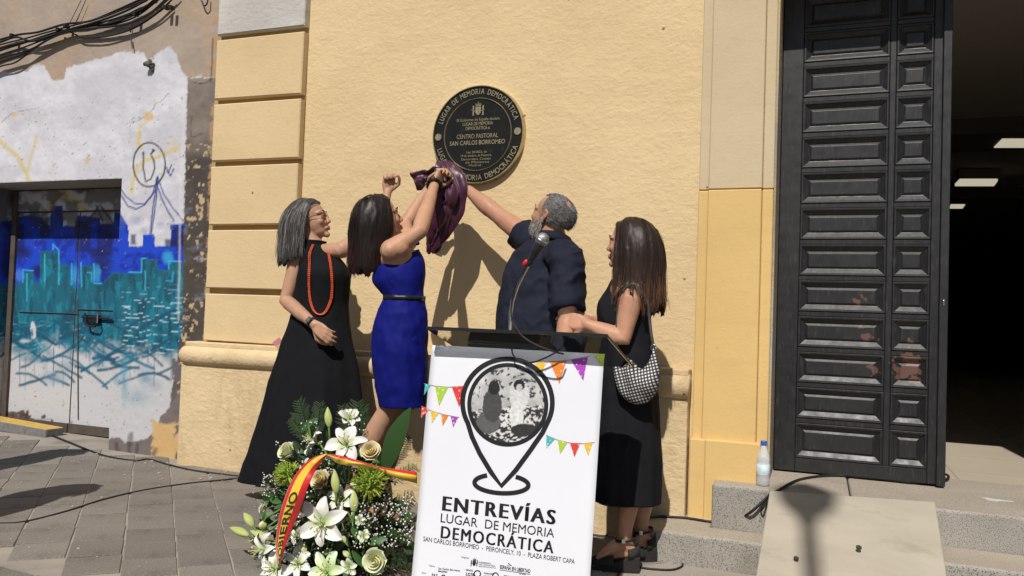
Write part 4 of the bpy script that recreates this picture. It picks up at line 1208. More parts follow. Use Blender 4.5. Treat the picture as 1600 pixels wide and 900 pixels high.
# water bottle
q = at(1192, 750, -.125); q.z = ST+.001
hh = .215; s_ = hh/.215
btl = thing('water_bottle', 'small clear plastic water bottle with blue cap on the doorstep', 'bottle', tuple(q))
pr = [(0, .0), (.022, .0), (.029, .004), (.031, .012), (.0305, .03), (.029, .04), (.0305, .05), (.0305, .105), (.029, .11), (.0305, .118), (.029, .135), (.022, .160), (.014, .180), (.0125, .190), (.0125, .196)]
def lathe(c, prof, n=24):
    m = MB(); rings = [[c+Vector((max(r, .0005)*math.cos(2*math.pi*i/n), max(r, .0005)*math.sin(2*math.pi*i/n), z)) for i in range(n)] for r, z in prof]
    m.loft(rings); return m
put('bottle_body', baked(lathe(q, [(r*s_, z*s_) for r, z in pr]).mesh(True), [('SOLIDIFY', dict(thickness=.0008, offset=-1))]), mat('clear_plastic', (.80, .84, .86), .08, alpha=.30, spec=.8, bump=.3, bs=90, bd=.002), btl)
put('cap', lathe(q, [(.0135, .187), (.0148, .188), (.0148, .206), (.0135, .208)]).mesh(), mat('blue_plastic', (.02, .12, .5), .4), btl)
put('paper_label', lathe(q, [(.0309, .052), (.0312, .0525), (.0312, .098), (.0309, .0985)]).mesh(True), mat('bottle_label', (.45, .62, .75), .4, (.75, .8, .82), 40, detail=1), btl)
# street lamp behind the photographer, whose shadow lies on the ramp
P_ = atz(1258, 772, ST); t_ = (8.4-P_.z)/(-LDIR.z); lh = P_-LDIR*t_
lamp = thing('street_lamp', 'black lantern street lamp on a tall pole behind the camera', 'street lamp', (lh.x, lh.y, gz(lh.x)))
put('pole', lathe(Vector((lh.x, lh.y, gz(lh.x))), [(.14, 0), (.14, .15), (.09, .25), (.07, .9), (.045, 1.0), (.032, 7.95), (.05, 8.0), (.05, 8.18)]).mesh(), M_blk, lamp)
z_ = gz(lh.x)
put('lantern', lathe(Vector((lh.x, lh.y, 0)), [(.05, 8.17), (.09, 8.20), (.12, 8.27), (.135, 8.37), (.125, 8.48), (.09, 8.56), (.04, 8.6)], 24).mesh(True), mat('frosted_glass', (.5, .5, .45), .4), lamp)
put('lantern_cap', lathe(Vector((lh.x, lh.y, 0)), [(.07, 8.585), (.07, 8.61), (.05, 8.64), (.02, 8.69)], 16).mesh(), M_blk, lamp)
# ================================================================== PEOPLE
from mathutils.bvhtree import BVHTree
Zv = Vector((0, 0, 1))
def catmull(A, t):
    """interpolate rows of A at t in 0..len-1"""
    A = np.asarray(A, float); n = len(A)
    i = np.clip(np.floor(t).astype(int), 0, n-2); f = (t-i)[:, None]
    p0, p1, p2, p3 = A[np.clip(i-1, 0, n-1)], A[i], A[i+1], A[np.clip(i+2, 0, n-1)]
    return .5*((2*p1)+(p2-p0)*f+(2*p0-5*p1+4*p2-p3)*f**2+(3*p1-p0-3*p2+p3)*f**3)
def rings_from(spec):
    """spec rows: px, py, Y, half width, half depth, yaw in degrees -> centre xyz, a, b, yaw"""
    return [(*at(px, py, Y), a, b, R(yw)) for px, py, Y, a, b, yw in spec]
def garment(rows, nlev, nseg, fold=None, cap=False, scale=1.0, sq=2.0, drop=None):
    T = np.linspace(0, len(rows)-1, nlev)
    Q = catmull(rows, T)
    th = np.linspace(0, 2*math.pi, nseg, endpoint=False)
    c, s = np.cos(th), np.sin(th)
    if sq != 2.0:
        k = (np.abs(c)**sq+np.abs(s)**sq)**(-1/sq)
    else: k = np.ones_like(c)
    V = []
    for i, q in enumerate(Q):
        t = i/(nlev-1)
        m = fold(t, th) if fold else np.zeros_like(th)
        x = (q[3]*scale*c*k)*(1+m); y = (q[4]*scale*s*k)*(1+m)
        cy, sy = math.cos(q[5]), math.sin(q[5])
        z = q[2] + (drop(t, th) if drop else 0)
        V.append(np.stack([q[0]+x*cy-y*sy, q[1]+x*sy+y*cy, np.broadcast_to(z, th.shape)], -1))
    return V
def loft_mesh(V, cap=False, smooth=True, thick=0.0):
    m = MB(); m.loft([[Vector(p) for p in r] for r in V], cap=cap); me = m.mesh(smooth)
    if thick: me = baked(me, [('SOLIDIFY', dict(thickness=thick, offset=-1))])
    me.polygons.foreach_set('use_smooth', [True]*len(me.polygons))
    return me
def creased(me, amp, sx, sz, seed, zlo=-9, zhi=99, zbelt=-9):
    co = coords(me); nrm = np.empty(len(co)*3); me.vertices.foreach_get('normal', nrm); nrm = nrm.reshape(-1, 3); x, y, z = co.T
    k = .5-np.abs(fbm(x*sx+z*sz*.6, y*sx, z*sz-x*sx*.4, seed, 3)-.5)*2; k2 = fbm(x*sx*2.4, y*sx*2.4, z*sz*1.8+x*9, seed+9, 3)-.5
    w = np.clip((z-zlo)/.12, 0, 1)*np.clip((zhi-z)/.12, 0, 1)*np.clip(np.abs(z-zbelt)/.07, .15, 1)
    set_coords(me, co+nrm*((k*.9+k2*.8)*amp*w)[:, None]); return me
def bvh_of(me): return BVHTree.FromPolygons([v.co for v in me.vertices], [tuple(p.vertices) for p in me.polygons])
def hit(bv, px, py, off=.006, fallback=-.5):
    d = ray(px, py).normalized()
    h = bv.ray_cast(CAM, d)
    return (h[0] + h[1]*off if h[1].dot(d) < 0 else h[0]-h[1]*off) if h[0] is not None else at(px, py, fallback)

def head_frame(f, roll=0.0):
    f = Vector(f).normalized(); u = (Zv-f*f.z).normalized(); r = f.cross(u)
    if roll:
        q = Matrix.Rotation(roll, 3, f); u = q @ u; r = q @ r
    return f, r, u
def add_head(mb, c, F, sc=1.0, male=False):
    f, r, u = F
    def P(a, b, d): return c + (f*a + r*b + u*d)*sc
    def E(a, b, d, rf, rr, ru, nu=20, nv=12): mb.ell(P(a, b, d), (rf*sc, rr*sc, ru*sc), (f, r, u), nu, nv)
    E(-.012, 0, .034, .097, .076, .086, 28, 18)
    E(.030, 0, -.018, .060, .063, .082)
    w = 1.08 if male else 1.0
    E(.036, 0, -.066, .046*w, .050*w, .040)
    E(.075, 0, -.096, .018*w, .021*w, .017)
    E(-.03, 0, -.045, .06, .056, .06)
    mb.tube([P(.080, 0, .024), P(.092, 0, -.002), P(.1045, 0, -.029)], [.009*sc, .0092*sc, .0108*sc], 10)
    for s in (-1, 1):
        E(.093, s*.0105, -.034, .010, .0085, .008, 10, 8)
        E(.062, s*.036, -.024, .024, .022, .022, 12, 8)
        mb.tube([P(.088, s*.010, .022), P(.085, s*.030, .027), P(.066, s*.052, .022)], [.009*sc, .0095*sc, .008*sc], 8)
        # ear: helix rim, lobe and bowl
        mb.tube([P(-.006, s*.072, -.024), P(-.012, s*.078, -.012), P(-.026, s*.083, .006), P(-.026, s*.084, .024), P(-.010, s*.080, .032), P(.002, s*.075, .022)], [.0055*sc]*6, 8)
        E(-.008, s*.074, -.026, .009, .006, .011, 10, 8); E(-.012, s*.074, .004, .014, .005, .024, 10, 8)
        # lids
        mb.tube([P(.082, s*.016, .002), P(.0895, s*.031, .0085), P(.074, s*.046, .002)], [.0035*sc, .004*sc, .003*sc], 6)
        mb.tube([P(.082, s*.016, .000), P(.087, s*.031, -.008), P(.074, s*.046, .000)], [.003*sc]*3, 6)
    mb.tube([P(.088, -.022, -.062), P(.0955, -.007, -.056), P(.0955, .007, -.056), P(.088, .022, -.062)], [.004*sc, .0062*sc, .0062*sc, .004*sc], 8)
    mb.tube([P(.087, -.019, -.066), P(.0945, 0, -.0695), P(.087, .019, -.066)], [.004*sc, .0078*sc, .004*sc], 8)
    return P
def add_hand(mb, w, d, n, side=1, curl=.4, sc=1.0, thumb=.5, spread=.08):
    d = Vector(d).normalized(); n = Vector(n); n = (n-d*n.dot(d)).normalized(); s = n.cross(d)*side
    w = Vector(w)
    kn = []
    for k, (o, L) in enumerate(((.027, .086), (.0085, .090), (-.0105, .086), (-.028, .078))):
        b = w + (d*L + s*o)*sc; kn.append(b)
        mb.tube([w + s*o*.55*sc, w + (d*L*.5+s*o*.85)*sc, b], [.0135*sc, .0145*sc, .0105*sc], 10)
    mb.ell(w+(d*.05+n*.004)*sc, (.036*sc, .034*sc, .0135*sc), (d, s, n), 14, 10)
    mb.ell(w+(d*.034+s*.026+n*.008)*sc, (.028*sc, .015*sc, .014*sc), ((d+s*.35).normalized(), (s-d*.35).normalized(), n), 12, 8)
    for k, (b, L) in enumerate(zip(kn, (.070, .078, .072, .056))):
        a = 0; p = b; pts = [p]
        dd = (d + s*spread*(1.5-k)).normalized()
        c_ = curl*(1+.09*(k-1))
        for fr, w_ in ((.45, 1.0), (.31, 1.15), (.24, .8)):
            a += c_*1.25*w_
            dirv = dd*math.cos(a)+n*math.sin(a)
            p = p + dirv*L*fr*sc; pts.append(p)
        mb.tube(pts, [.0095*sc, .0088*sc, .0078*sc, .0064*sc], 10)
    b = w + (d*.018 + s*.026 + n*.008)*sc
    t1 = b + (d*.62+s*.62+n*.25).normalized()*.045*sc
    t2 = t1 + (d*(.85-thumb*.2)+s*(.45-thumb*.7)+n*(.2+thumb*.5)).normalized()*.034*sc
    t3 = t2 + (d*(.9-thumb*.3)+s*(.25-thumb*.9)+n*(.1+thumb*.5)).normalized()*.026*sc
    mb.tube([b, t1, t2, t3], [.0145*sc, .0115*sc, .010*sc, .0075*sc], 10)
    return kn
def add_arm(mb, S_, E_, W_, k=1.0, hand=None):
    S_, E_, W_ = Vector(S_), Vector(E_), Vector(W_)
    ua, fa = E_-S_, W_-E_
    mb.tube([S_, S_+ua*.25, S_+ua*.5, S_+ua*.8, E_, E_+fa*.12, E_+fa*.3, E_+fa*.6, E_+fa*.88, W_], [q*k for q in (.050, .047, .043, .038, .0375, .0395, .0385, .033, .0265, .0255)], 16)
    if hand: add_hand(mb, W_+fa.normalized()*.004, **hand)
def add_leg(mb, H, K, A, toe, k=1.0):
    H, K, A, toe = Vector(H), Vector(K), Vector(A), Vector(toe)
    th, ca = K-H, A-K
    fw = (toe-A); fw.z = 0; fw.normalize()
    back = -fw
    mb.tube([H, H+th*.35, H+th*.75, K, K+ca*.12+back*.004, K+ca*.3+back*.014, K+ca*.5+back*.010, K+ca*.8, A], [q*k for q in (.085, .078, .060, .052, .050, .056, .050, .036, .034)], 18)
    heel = A + back*.035; heel.z = A.z-.045
    mid = A+(toe-A)*.45; mid.z = A.z-.03
    mb.tube([A, heel], [.033*k, .026*k], 12)
    mb.tube([A, mid, toe], [.034*k, .032*k, .020*k], 12)
    mb.tube([heel, toe], [.024*k, .018*k], 10)
    sd = fw.cross(Zv)
    for j in range(5):
        o = sd*(j-2)*.016*k
        mb.tube([mid+o*.8, toe+o+fw*(.020-.004*abs(j-1.5))], [.012*k, .0085*k], 8)

def skin_mat(name): return mat(name, None, .5, attr=True, bump=.12, bs=220, bd=.001, sss=.06, spec=.35)
M_skin = skin_mat('skin')
def color_skin(me, base, P=None, sc=1.0, male=False):
    co = coords(me)
    n = fbm(co[:, 0]*9, co[:, 1]*9, co[:, 2]*9, 3); n2 = fbm(co[:, 0]*60, co[:, 1]*60, co[:, 2]*60, 5, 2)
    c = np.array(base)[None, :]*(.88+.24*n[:, None]+.10*(n2[:, None]-.5))
    c[:, 1:] *= (1-.18*(fbm(co[:, 0]*14, co[:, 1]*14, co[:, 2]*14, 9)-.5))[:, None]
    if P is not None:
        def near(pt, r): return np.clip(1-np.linalg.norm(co-np.array(pt), axis=1)/r, 0, 1)[:, None]
        red = np.array(base)*np.array((1.02, .72, .70))
        for pt, r, w in ((P(.085, .035, -.03), .04, .5), (P(.085, -.035, -.03), .04, .5), (P(.113, 0, -.03), .02, .6), (P(-.01, .08, 0), .04, .7), (P(-.01, -.08, 0), .04, .7)):
            m = near(pt, r*sc)*w; c = c*(1-m)+red*m
        lip = np.array((.36, .11, .10)) if not male else np.array(base)*np.array((.85, .6, .6))
        for b in (-.018, -.009, 0, .009, .018):
            for dz_ in (-.057, -.068):
                m = np.clip(near(P(.095, b, dz_), .0105*sc)*3, 0, .55); c = c*(1-m)+lip*m
    v_ = fbm(co[:, 0]*22, co[:, 1]*22, co[:, 2]*22, 15, 3); c = c*(.93+.14*v_)[:, None]; c[:, 0] *= 1+.10*(v_-.5)
    set_col(me, np.clip(c, .01, .9))
    nrm = np.empty(len(co)*3); me.vertices.foreach_get('normal', nrm); nrm = nrm.reshape(-1, 3)
    w = np.ones(len(co)) if P is None else np.clip((np.linalg.norm(co-np.array(P(0, 0, 0)), axis=1)-.15)/.06, 0, 1)
    set_coords(me, co+nrm*((fbm(co[:, 0]*13, co[:, 1]*13, co[:, 2]*9, 17, 3)-.5)*.007*w)[:, None])
M_eye = mat('eye_white', (.42, .38, .35), .2); M_iris = mat('iris', (.03, .018, .012), .1)
def add_eyes(body, P, F, sc=1.0):
    f, r, u = F
    for s in (-1, 1):
        m = MB(); c = P(.0745, s*.031, .0005)
        m.ell(c, (.0118*sc,)*3, (f, r, u), 16, 12)
        m.ell(c+f*.0068*sc, (.0062*sc,)*3, (f, r, u), 12, 8, mi=1)
        put('eye', m.mesh(True), [M_eye, M_iris], body)
def add_brows(body, P, sc, col):
    m = MB()
    for s in (-1, 1): m.tube([P(.0945, s*.012, .025), P(.0935, s*.028, .0335), P(.075, s*.050, .028)], [.0024*sc, .003*sc, .0012*sc], 6)
    put('eyebrow', m.mesh(True), col, body, kind='stuff')

# ---- hair: guides flow over the skull, fall and meet the shoulders; strands follow the guides
def hair_guides(c, F, sc, n, K, zend, colliders, seed, face=(.30, .50), low=-.45, flow=(.5, .55, .15), grav=.35, lift=1.05, wav=0.0, length=None, bald=None, part=0.0, fmax=None, lvar=.05):
    rg = np.random.default_rng(seed)
    f, r, u = (np.array(v) for v in F)
    ctr = np.array(c) + (u*.034 - f*.012)*sc
    rad = np.array((.097, .076, .086))*sc
    D = rg.normal(size=(n*14, 3)); D /= np.linalg.norm(D, axis=1)[:, None]
    ok = ~((D[:, 0] > face[0]) & (D[:, 2] < face[1] + .25*np.abs(D[:, 1]))) & (D[:, 2] > low) & ~((D[:, 0] > .05) & (D[:, 2] < -.05))
    if bald is not None: ok &= (D @ np.array(bald[0])/np.linalg.norm(bald[0])) < bald[1]
    D = D[ok][:n]; n = len(D)
    B = np.stack([f, r, u])
    pos = ctr + (D*rad*1.02) @ B
    nor = (D/rad); nor /= np.linalg.norm(nor, axis=1)[:, None]; nor = nor @ B
    sgn = np.where(D[:, 1] > part, 1, -1)[:, None]
    v = sgn*r*flow[0] - f*flow[1] - u*flow[2] + nor*(.25 if length is None else .10)
    if length is None: L = np.maximum(.05, (pos[:, 2]-zend))*1.10 + .05*np.clip(D[:, 2], 0, 1) + rg.normal(size=n)*.012
    else: L = length*(1+.25*rg.normal(size=n))
    st = L/(K-1)
    ph = rg.uniform(0, 6.28, n)
    path = [pos.copy()]
    G = np.array((0, 0, -1.0))
    lf = lift + rg.uniform(-.4, 1.0, n)*lvar
    for k in range(K-1):
        v = v/np.linalg.norm(v, axis=1)[:, None]
        v = v*(1-grav) + G*grav
        if wav: v = v + (r*np.sin(ph+k*1.1)[:, None] + f*np.cos(ph*1.7+k*.9)[:, None])*wav
        v = v/np.linalg.norm(v, axis=1)[:, None]
        pos = pos + v*st[:, None]
        q = (pos-ctr) @ B.T/rad
        d = np.linalg.norm(q, axis=1)
        ins = d < lf
        qn = q/np.maximum(d, 1e-6)[:, None]*lf[:, None]
        pos = np.where(ins[:, None], ctr+(qn*rad) @ B, pos)
        for cc, rr_ in colliders:
            dv = pos-np.array(cc); dd = np.linalg.norm(dv, axis=1)
            i2 = dd < rr_
            pos = np.where(i2[:, None], np.array(cc)+dv/np.maximum(dd, 1e-6)[:, None]*rr_, pos)
        if fmax is not None:
            q = (pos-ctr) @ B.T
            lim = fmax + np.clip((q[:, 2]-.035*sc)/(.05*sc), 0, 1)*.12 + lf*.012
            ex = np.clip(q[:, 0]-lim, 0, None)
            pos = pos - f*ex[:, None]*.8
        v = pos-path[-1]
        path.append(pos.copy())
    return np.stack(path, 1)         # n, K, 3
def strands_mesh(paths, rad, cols, tip=.35):
    N, K, _ = paths.shape
    T = np.gradient(paths, axis=1); T /= np.maximum(np.linalg.norm(T, axis=2, keepdims=True), 1e-9)
    A = np.cross(T, np.array((.31, .87, .39))); A /= np.maximum(np.linalg.norm(A, axis=2, keepdims=True), 1e-9)
    Bv = np.cross(T, A)
    prof = np.interp(np.linspace(0, 1, K), [0, .1, .75, 1], [.8, 1, .9, tip])
    rr_ = np.asarray(rad)[:, None]*prof[None]
    V = np.stack([paths + (A*math.cos(q)+Bv*math.sin(q))*rr_[..., None] for q in (0, 2.094, 4.189)], 2)   # N,K,3,3
    V = V.reshape(-1, 3)
    i, k, j = np.meshgrid(np.arange(N), np.arange(K-1), np.arange(3), indexing='ij')
    a = (i*K+k)*3; j2 = (j+1) % 3
    Fq = np.stack([a+j, a+j2, a+3+j2, a+3+j], -1).reshape(-1, 4)
    C_ = np.repeat(cols, K*3, 0)
    return V, Fq, C_
def make_hair(body, name, guides, seed, base, var, per=16, spread=.010, rad=.0011, mass_r=.011, grey=None, tipcol=None, voxel=.006, mass=True, nmass=200):
    rg = np.random.default_rng(seed)
    n, K, _ = guides.shape
    P = np.repeat(guides, per, 0)
    off = rg.normal(size=(n*per, 1, 3))*spread
    g = np.interp(np.linspace(0, 1, K), [0, .15, 1], [.35, .8, 1.15])[None, :, None]
    wob = rg.normal(size=(n*per, 1, 3))*(.004 if K > 8 else .0008)*np.sin(np.linspace(0, 5, K))[None, :, None]
    P = P + off*g + wob
    # every strand ends where it likes
    if K > 8:
        k_ = np.linspace(0, 1, K)[None]*rg.uniform(.80, 1.0, (n*per, 1))*(K-1); i_ = np.clip(k_.astype(int), 0, K-2); f_ = (k_-i_)[..., None]
        P = np.take_along_axis(P, i_[..., None], 1)*(1-f_) + np.take_along_axis(P, i_[..., None]+1, 1)*f_
        fly = rg.random(n*per) < .05
        P = P + np.where(fly[:, None, None], rg.normal(size=(n*per, 1, 3))*.012*np.linspace(0, 1, K)[None, :, None]**2, 0)
    cols = np.array(base)[None]*np.exp(rg.normal(size=(n*per, 1))*var)
    if grey is not None:
        clump = np.repeat(rg.random(n), per)
        m = (clump*.65+rg.random(n*per)*.35 > 1-grey[0])[:, None]
        cols = np.where(m, np.array(grey[1])[None]*np.exp(rg.normal(size=(n*per, 1))*.25), cols)
    V, Fq, Cc = strands_mesh(P, rad*np.exp(rg.normal(size=n*per)*.25), cols)
    if tipcol is not None:
        t = np.tile(np.repeat(np.linspace(0, 1, K), 3), n*per)[:, None]
        w = np.clip((t-.42)/.5, 0, 1)*.75
        Cc = Cc*(1-w)+np.array(tipcol)*w*(.6+.8*rg.random((len(Cc)//(K*3), 1)).repeat(K*3, 0))
    if mass:
        mb = MB()
        for gd in guides[:nmass]: mb.tube([Vector(p) for p in gd], [mass_r*q for q in np.interp(np.linspace(0, 1, K), [0, .2, .8, 1], [.9, 1, .8, .4])], 6)
        mm = remesh(mb, voxel, 10)
        co = coords(mm); fs = [tuple(p.vertices) for p in mm.polygons]
        b = len(co)
        base_c = np.tile(np.array(base)*.55, (b, 1))
        me = bpy.data.meshes.new(name)
        me.from_pydata(np.concatenate([co, V]).tolist(), [], fs + [tuple(q) for q in (Fq+b).tolist()])
        set_col(me, np.concatenate([base_c, Cc])); bpy.data.meshes.remove(mm)
    else:
        me = bpy.data.meshes.new(name); me.from_pydata(V.tolist(), [], Fq.tolist()); set_col(me, Cc)
    me.polygons.foreach_set('use_smooth', [True]*len(me.polygons))
    return put(name, me, M_hair, body)
M_hair = mat('hair', None, .46, attr=True, spec=.35)
M_black = mat('black_cloth', (.0075, .0075, .009), .9, (.010, .010, .012), 12, .25, 500, .0015, spec=.12)
M_blackskirt = mat('black_skirt_cloth', (.0085, .009, .012), .85, (.012, .0125, .016), 10, .3, 420, .0015, spec=.15)
M_blue = mat('royal_blue_cloth', (.003, .007, .155), .7, (.0025, .005, .125), 6, .25, 420, .0015, spec=.2)
M_navy = mat('navy_cotton', (.0105, .0125, .024), .8, (.014, .0165, .030), 9, .35, 380, .002, spec=.18)
M_jean = mat('dark_trousers', (.014, .018, .032), .85, (.02, .025, .04), 14, .3, 400, .0015)

def lerp(a, b, t): return Vector(a)+(Vector(b)-Vector(a))*t

# ------------------------------------------------------------------ woman in the long black dress
def woman_long_dress():
    Y = -.43
    t = thing('person', 'woman in long black sleeveless dress and orange bead necklace, grey hair and glasses', 'person', tuple(at(490, 800, Y).xy)+(gz(at(490, 800, Y).x),), 'people unveiling the plaque')
    rows = rings_from([(492, 377, Y, .056, .058, 0), (492, 385, Y, .062, .062, 0), (496, 397, Y, .098, .08, 0), (502, 411, Y, .128, .095, 0), (506, 428, Y-.005, .142, .118, 0), (504, 452, Y, .148, .115, 0), (501, 480, Y, .152, .115, 0),
                       (498, 520, Y-.01, .178, .135, 0), (495, 570, Y-.02, .225, .165, 0), (492, 630, Y-.03, .268, .195, 0), (487, 690, Y-.04, .305, .215, 0), (482, 735, Y-.045, .335, .225, 0), (480, 752, Y-.045, .342, .228, 0)])
    def fold(tt, th):
        a = np.clip((tt-.42)/.58, 0, 1)**1.2
        return a*(.085*np.sin(7*th+.8+1.2*tt)+.05*np.sin(11*th+2.1-2*tt)+.04*np.sin(4*th+.5)) + .010*np.sin(5*th+14*tt)*np.clip(1-tt*2.2, 0, 1)
    V = garment(rows, 90, 128, fold, drop=lambda tt, th: -.02*np.clip((tt-.8)/.2, 0, 1)*np.sin(2*th+.6))
    dm = creased(loft_mesh(V, thick=.003), .010, 7, 4, 73)
    bv = bvh_of(dm)
    mb = MB()
    body_rows = [tuple(q) for q in rows[:9]]
    VB = garment(body_rows, 30, 40, None, scale=.86)
    mb.loft([[Vector(p) for p in r] for r in VB])
    F = head_frame((.93, .30, .27)); hc = at(484, 345, Y+.0)
    P = add_head(mb, hc, F, 1.0)
    nb = at(494, 392, Y)
    mb.tube([hc-F[0]*.02-F[2]*.06, lerp(hc-F[0]*.02-F[2]*.06, nb, .5), nb], [.052, .050, .056], 16)
    Sr, Sl = at(465, 408, Y-.03), at(533, 391, Y+.0)
    mb.tube([nb-Zv*.012, Sr], [.045, .047], 14); mb.tube([nb-Zv*.012, Sl], [.045, .044], 14)
    Er, Wr = at(447, 470, Y-.08), at(491, 507, Y-.19)
    dirh = (at(517, 530, Y-.20)-Wr)
    add_arm(mb, Sr, Er, Wr, 1.0, dict(d=dirh, n=(.15, 1, -.25), side=1, curl=.42, sc=.98, thumb=.6))
    El, Wl = at(592, 356, -.27), at(606, 300, -.20)
    add_arm(mb, Sl, El, Wl, .95, dict(d=(.05, .05, 1), n=(.55, -.8, .1), side=-1, curl=.88, sc=.95, thumb=.7, spread=.03))
    g = gz(t.location.x)
    for s, dx_ in ((-1, -.10), (1, .09)):
        hp = at(492+s*24, 585, Y); ft = Vector((t.location.x+dx_, Y-.02, g+.075))
        add_leg(mb, hp, lerp(hp, ft, .5)+Vector((0, -.02, 0)), ft, ft+Vector((.06, -.15, -.05)), 1.0)
    me = remesh(mb, .0050, 4)
    color_skin(me, (.43, .245, .158), P)
    body = put('body', me, M_skin, t)
    put('dress', dm, M_black, t)
    add_eyes(body, P, F); add_brows(body, P, 1, mat('brow_grey', (.06, .05, .045), .8))
    # shoes
    m = MB()
    for s, dx_ in ((-1, -.10), (1, .09)):
        a = Vector((t.location.x+dx_-.015, Y+.02, g+.02)); m.tube([a, a+Vector((.05, -.12, .0)), a+Vector((.075, -.19, -.004))], [.034, .038, .026], 12)
    put('shoe', remesh(m, .006, 4), M_blk, t, kind='stuff')
    # hair
    cols = [(Sr+Vector((.02, .02, -.005)), .062), (nb, .066), (lerp(nb, Sr, .5), .058), (Sl, .05), (lerp(nb, Sr, .3)+Vector((0, .05, -.05)), .07)]
    G = hair_guides(hc, F, 1.0, 620, 13, hc.z-.190, cols, 21, face=(.24, .46), flow=(.30, .85, .05), grav=.42, lift=1.055, wav=.06, low=-.5, fmax=.024)
    make_hair(body, 'hair', G, 31, (.070, .062, .058), .18, per=7, spread=.0045, rad=.0008, mass_r=.0100, grey=(.55, (.235, .22, .21)))
    # glasses
    M_g = mat('glasses_frame', (.012, .012, .012), .25)
    gl = MB()
    for s in (-1, 1):
        pts = [P(.094-.010*abs(math.cos(a))*(1 if math.cos(a)*s > 0 else .2), s*(.031+.021*math.cos(a)), -.001+.0155*math.sin(a)) for a in np.linspace(0, 2*math.pi, 17)]
        gl.tube(pts, [.0016]*len(pts), 6, caps=False)
        gl.tube([P(.087, s*.052, .006), P(.06, s*.070, .007), P(.0, s*.080, .008), P(-.015, s*.082, .002)], [.0018]*4, 6)
    gl.tube([P(.096, -.010, .003), P(.099, 0, .005), P(.096, .010, .003)], [.0016]*3, 6)
    go = put('glasses', gl.mesh(True), M_g, t)
    m = MB()
    for s in (-1, 1):
        m.add([P(.093, s*.031, -.001)]+[P(.092-.010*abs(math.cos(a))*(1 if math.cos(a)*s > 0 else .2), s*(.031+.020*math.cos(a)), -.001+.0145*math.sin(a)) for a in np.linspace(0, 2*math.pi, 16)[:-1]], [(0, 1+k, 1+(k+1) % 15) for k in range(15)])
    # necklace of beads, laid on the front of the dress
    def strand(shift):
        pts = []
        for px, py in ((489, 383), (485, 395), (484.5, 412), (484, 430), (484, 447), (485, 463), (488, 477), (493, 487), (500, 491), (507, 488), (513, 478), (517, 464), (518.5, 447), (518, 430), (516, 412), (512.5, 396), (509, 384)):
            pts.append(hit(bv, px+shift, py+abs(shift)*1.2, .008, Y-.1))
        return smooth_path(pts, 110)
    m = MB(); rb = random.Random(4)
    for sh in (-.8, 1.2):
        Pp = strand(sh)
        for i in range(0, len(Pp)-1):
            tt = (Pp[i+1]-Pp[i]); L = tt.length
            if L < 1e-5: continue
            ax = tt.normalized(); o1 = ax.orthogonal().normalized(); o2 = ax.cross(o1)
            m.ell(Pp[i], (.0042*rb.uniform(.8, 1.15), .0042, max(.005, L*.5)), (o1, o2, ax), 7, 5)
    put('necklace', m.mesh(True), mat('orange_beads', (.62, .10, .025), .35, (.5, .06, .02), 90), t)
    # watch
    m = MB(); fa = (Wr-Er).normalized(); o1 = fa.orthogonal().normalized(); o2 = fa.cross(o1); wc = Wr-fa*.018
    ring = lambda s_, k: [wc+fa*s_+(o1*math.cos(a)+o2*math.sin(a))*k for a in np.linspace(0, 2*math.pi, 25)[:-1]]
    m.loft([ring(-.010, .0265), ring(-.009, .0295), ring(.009, .0295), ring(.010, .0265)], cap=False)
    wt = put('watch', m.mesh(True), mat('watch_strap', (.018, .018, .03), .5), t)
    vd = (CAM-wc).normalized(); vn = (vd-fa*vd.dot(fa)).normalized(); vs_ = fa.cross(vn)
    m = MB(); m.obox(wc+vn*.031, (fa, vs_, vn), (.016, .015, .0055)); put('watch_case', bevel(m.mesh(), .003), mat('watch_case', (.03, .03, .04), .3), wt)
    m = MB(); m.obox(wc+vn*.0368, (fa, vs_, vn), (.010, .0095, .0006)); put('watch_face', m.mesh(), mat('watch_face', (.12, .13, .12), .15), wt)
    # card showing at the hip
    cpos = at(438.5, 541, Y-.03)
    cc = thing('card', 'small pink, yellow and blue card tucked at the hip of the black dress', 'card', tuple(cpos))
    a1 = (RV*.80-UV*1.0).normalized(); a2 = (RV*1.0+UV*.55).normalized(); a2 = (a2-a1*a2.dot(a1)).normalized()
    for k, colr in enumerate(((.55, .20, .25), (.55, .42, .20), (.25, .45, .52))):
        m = MB(); m.obox(cpos+a1*(k-1)*.029, (a1, a2, a1.cross(a2)), (.0145, .024, .0012)); put('printed_band', m.mesh(), mat('card_print', colr, .5), cc)
    return t
woman_long_dress()

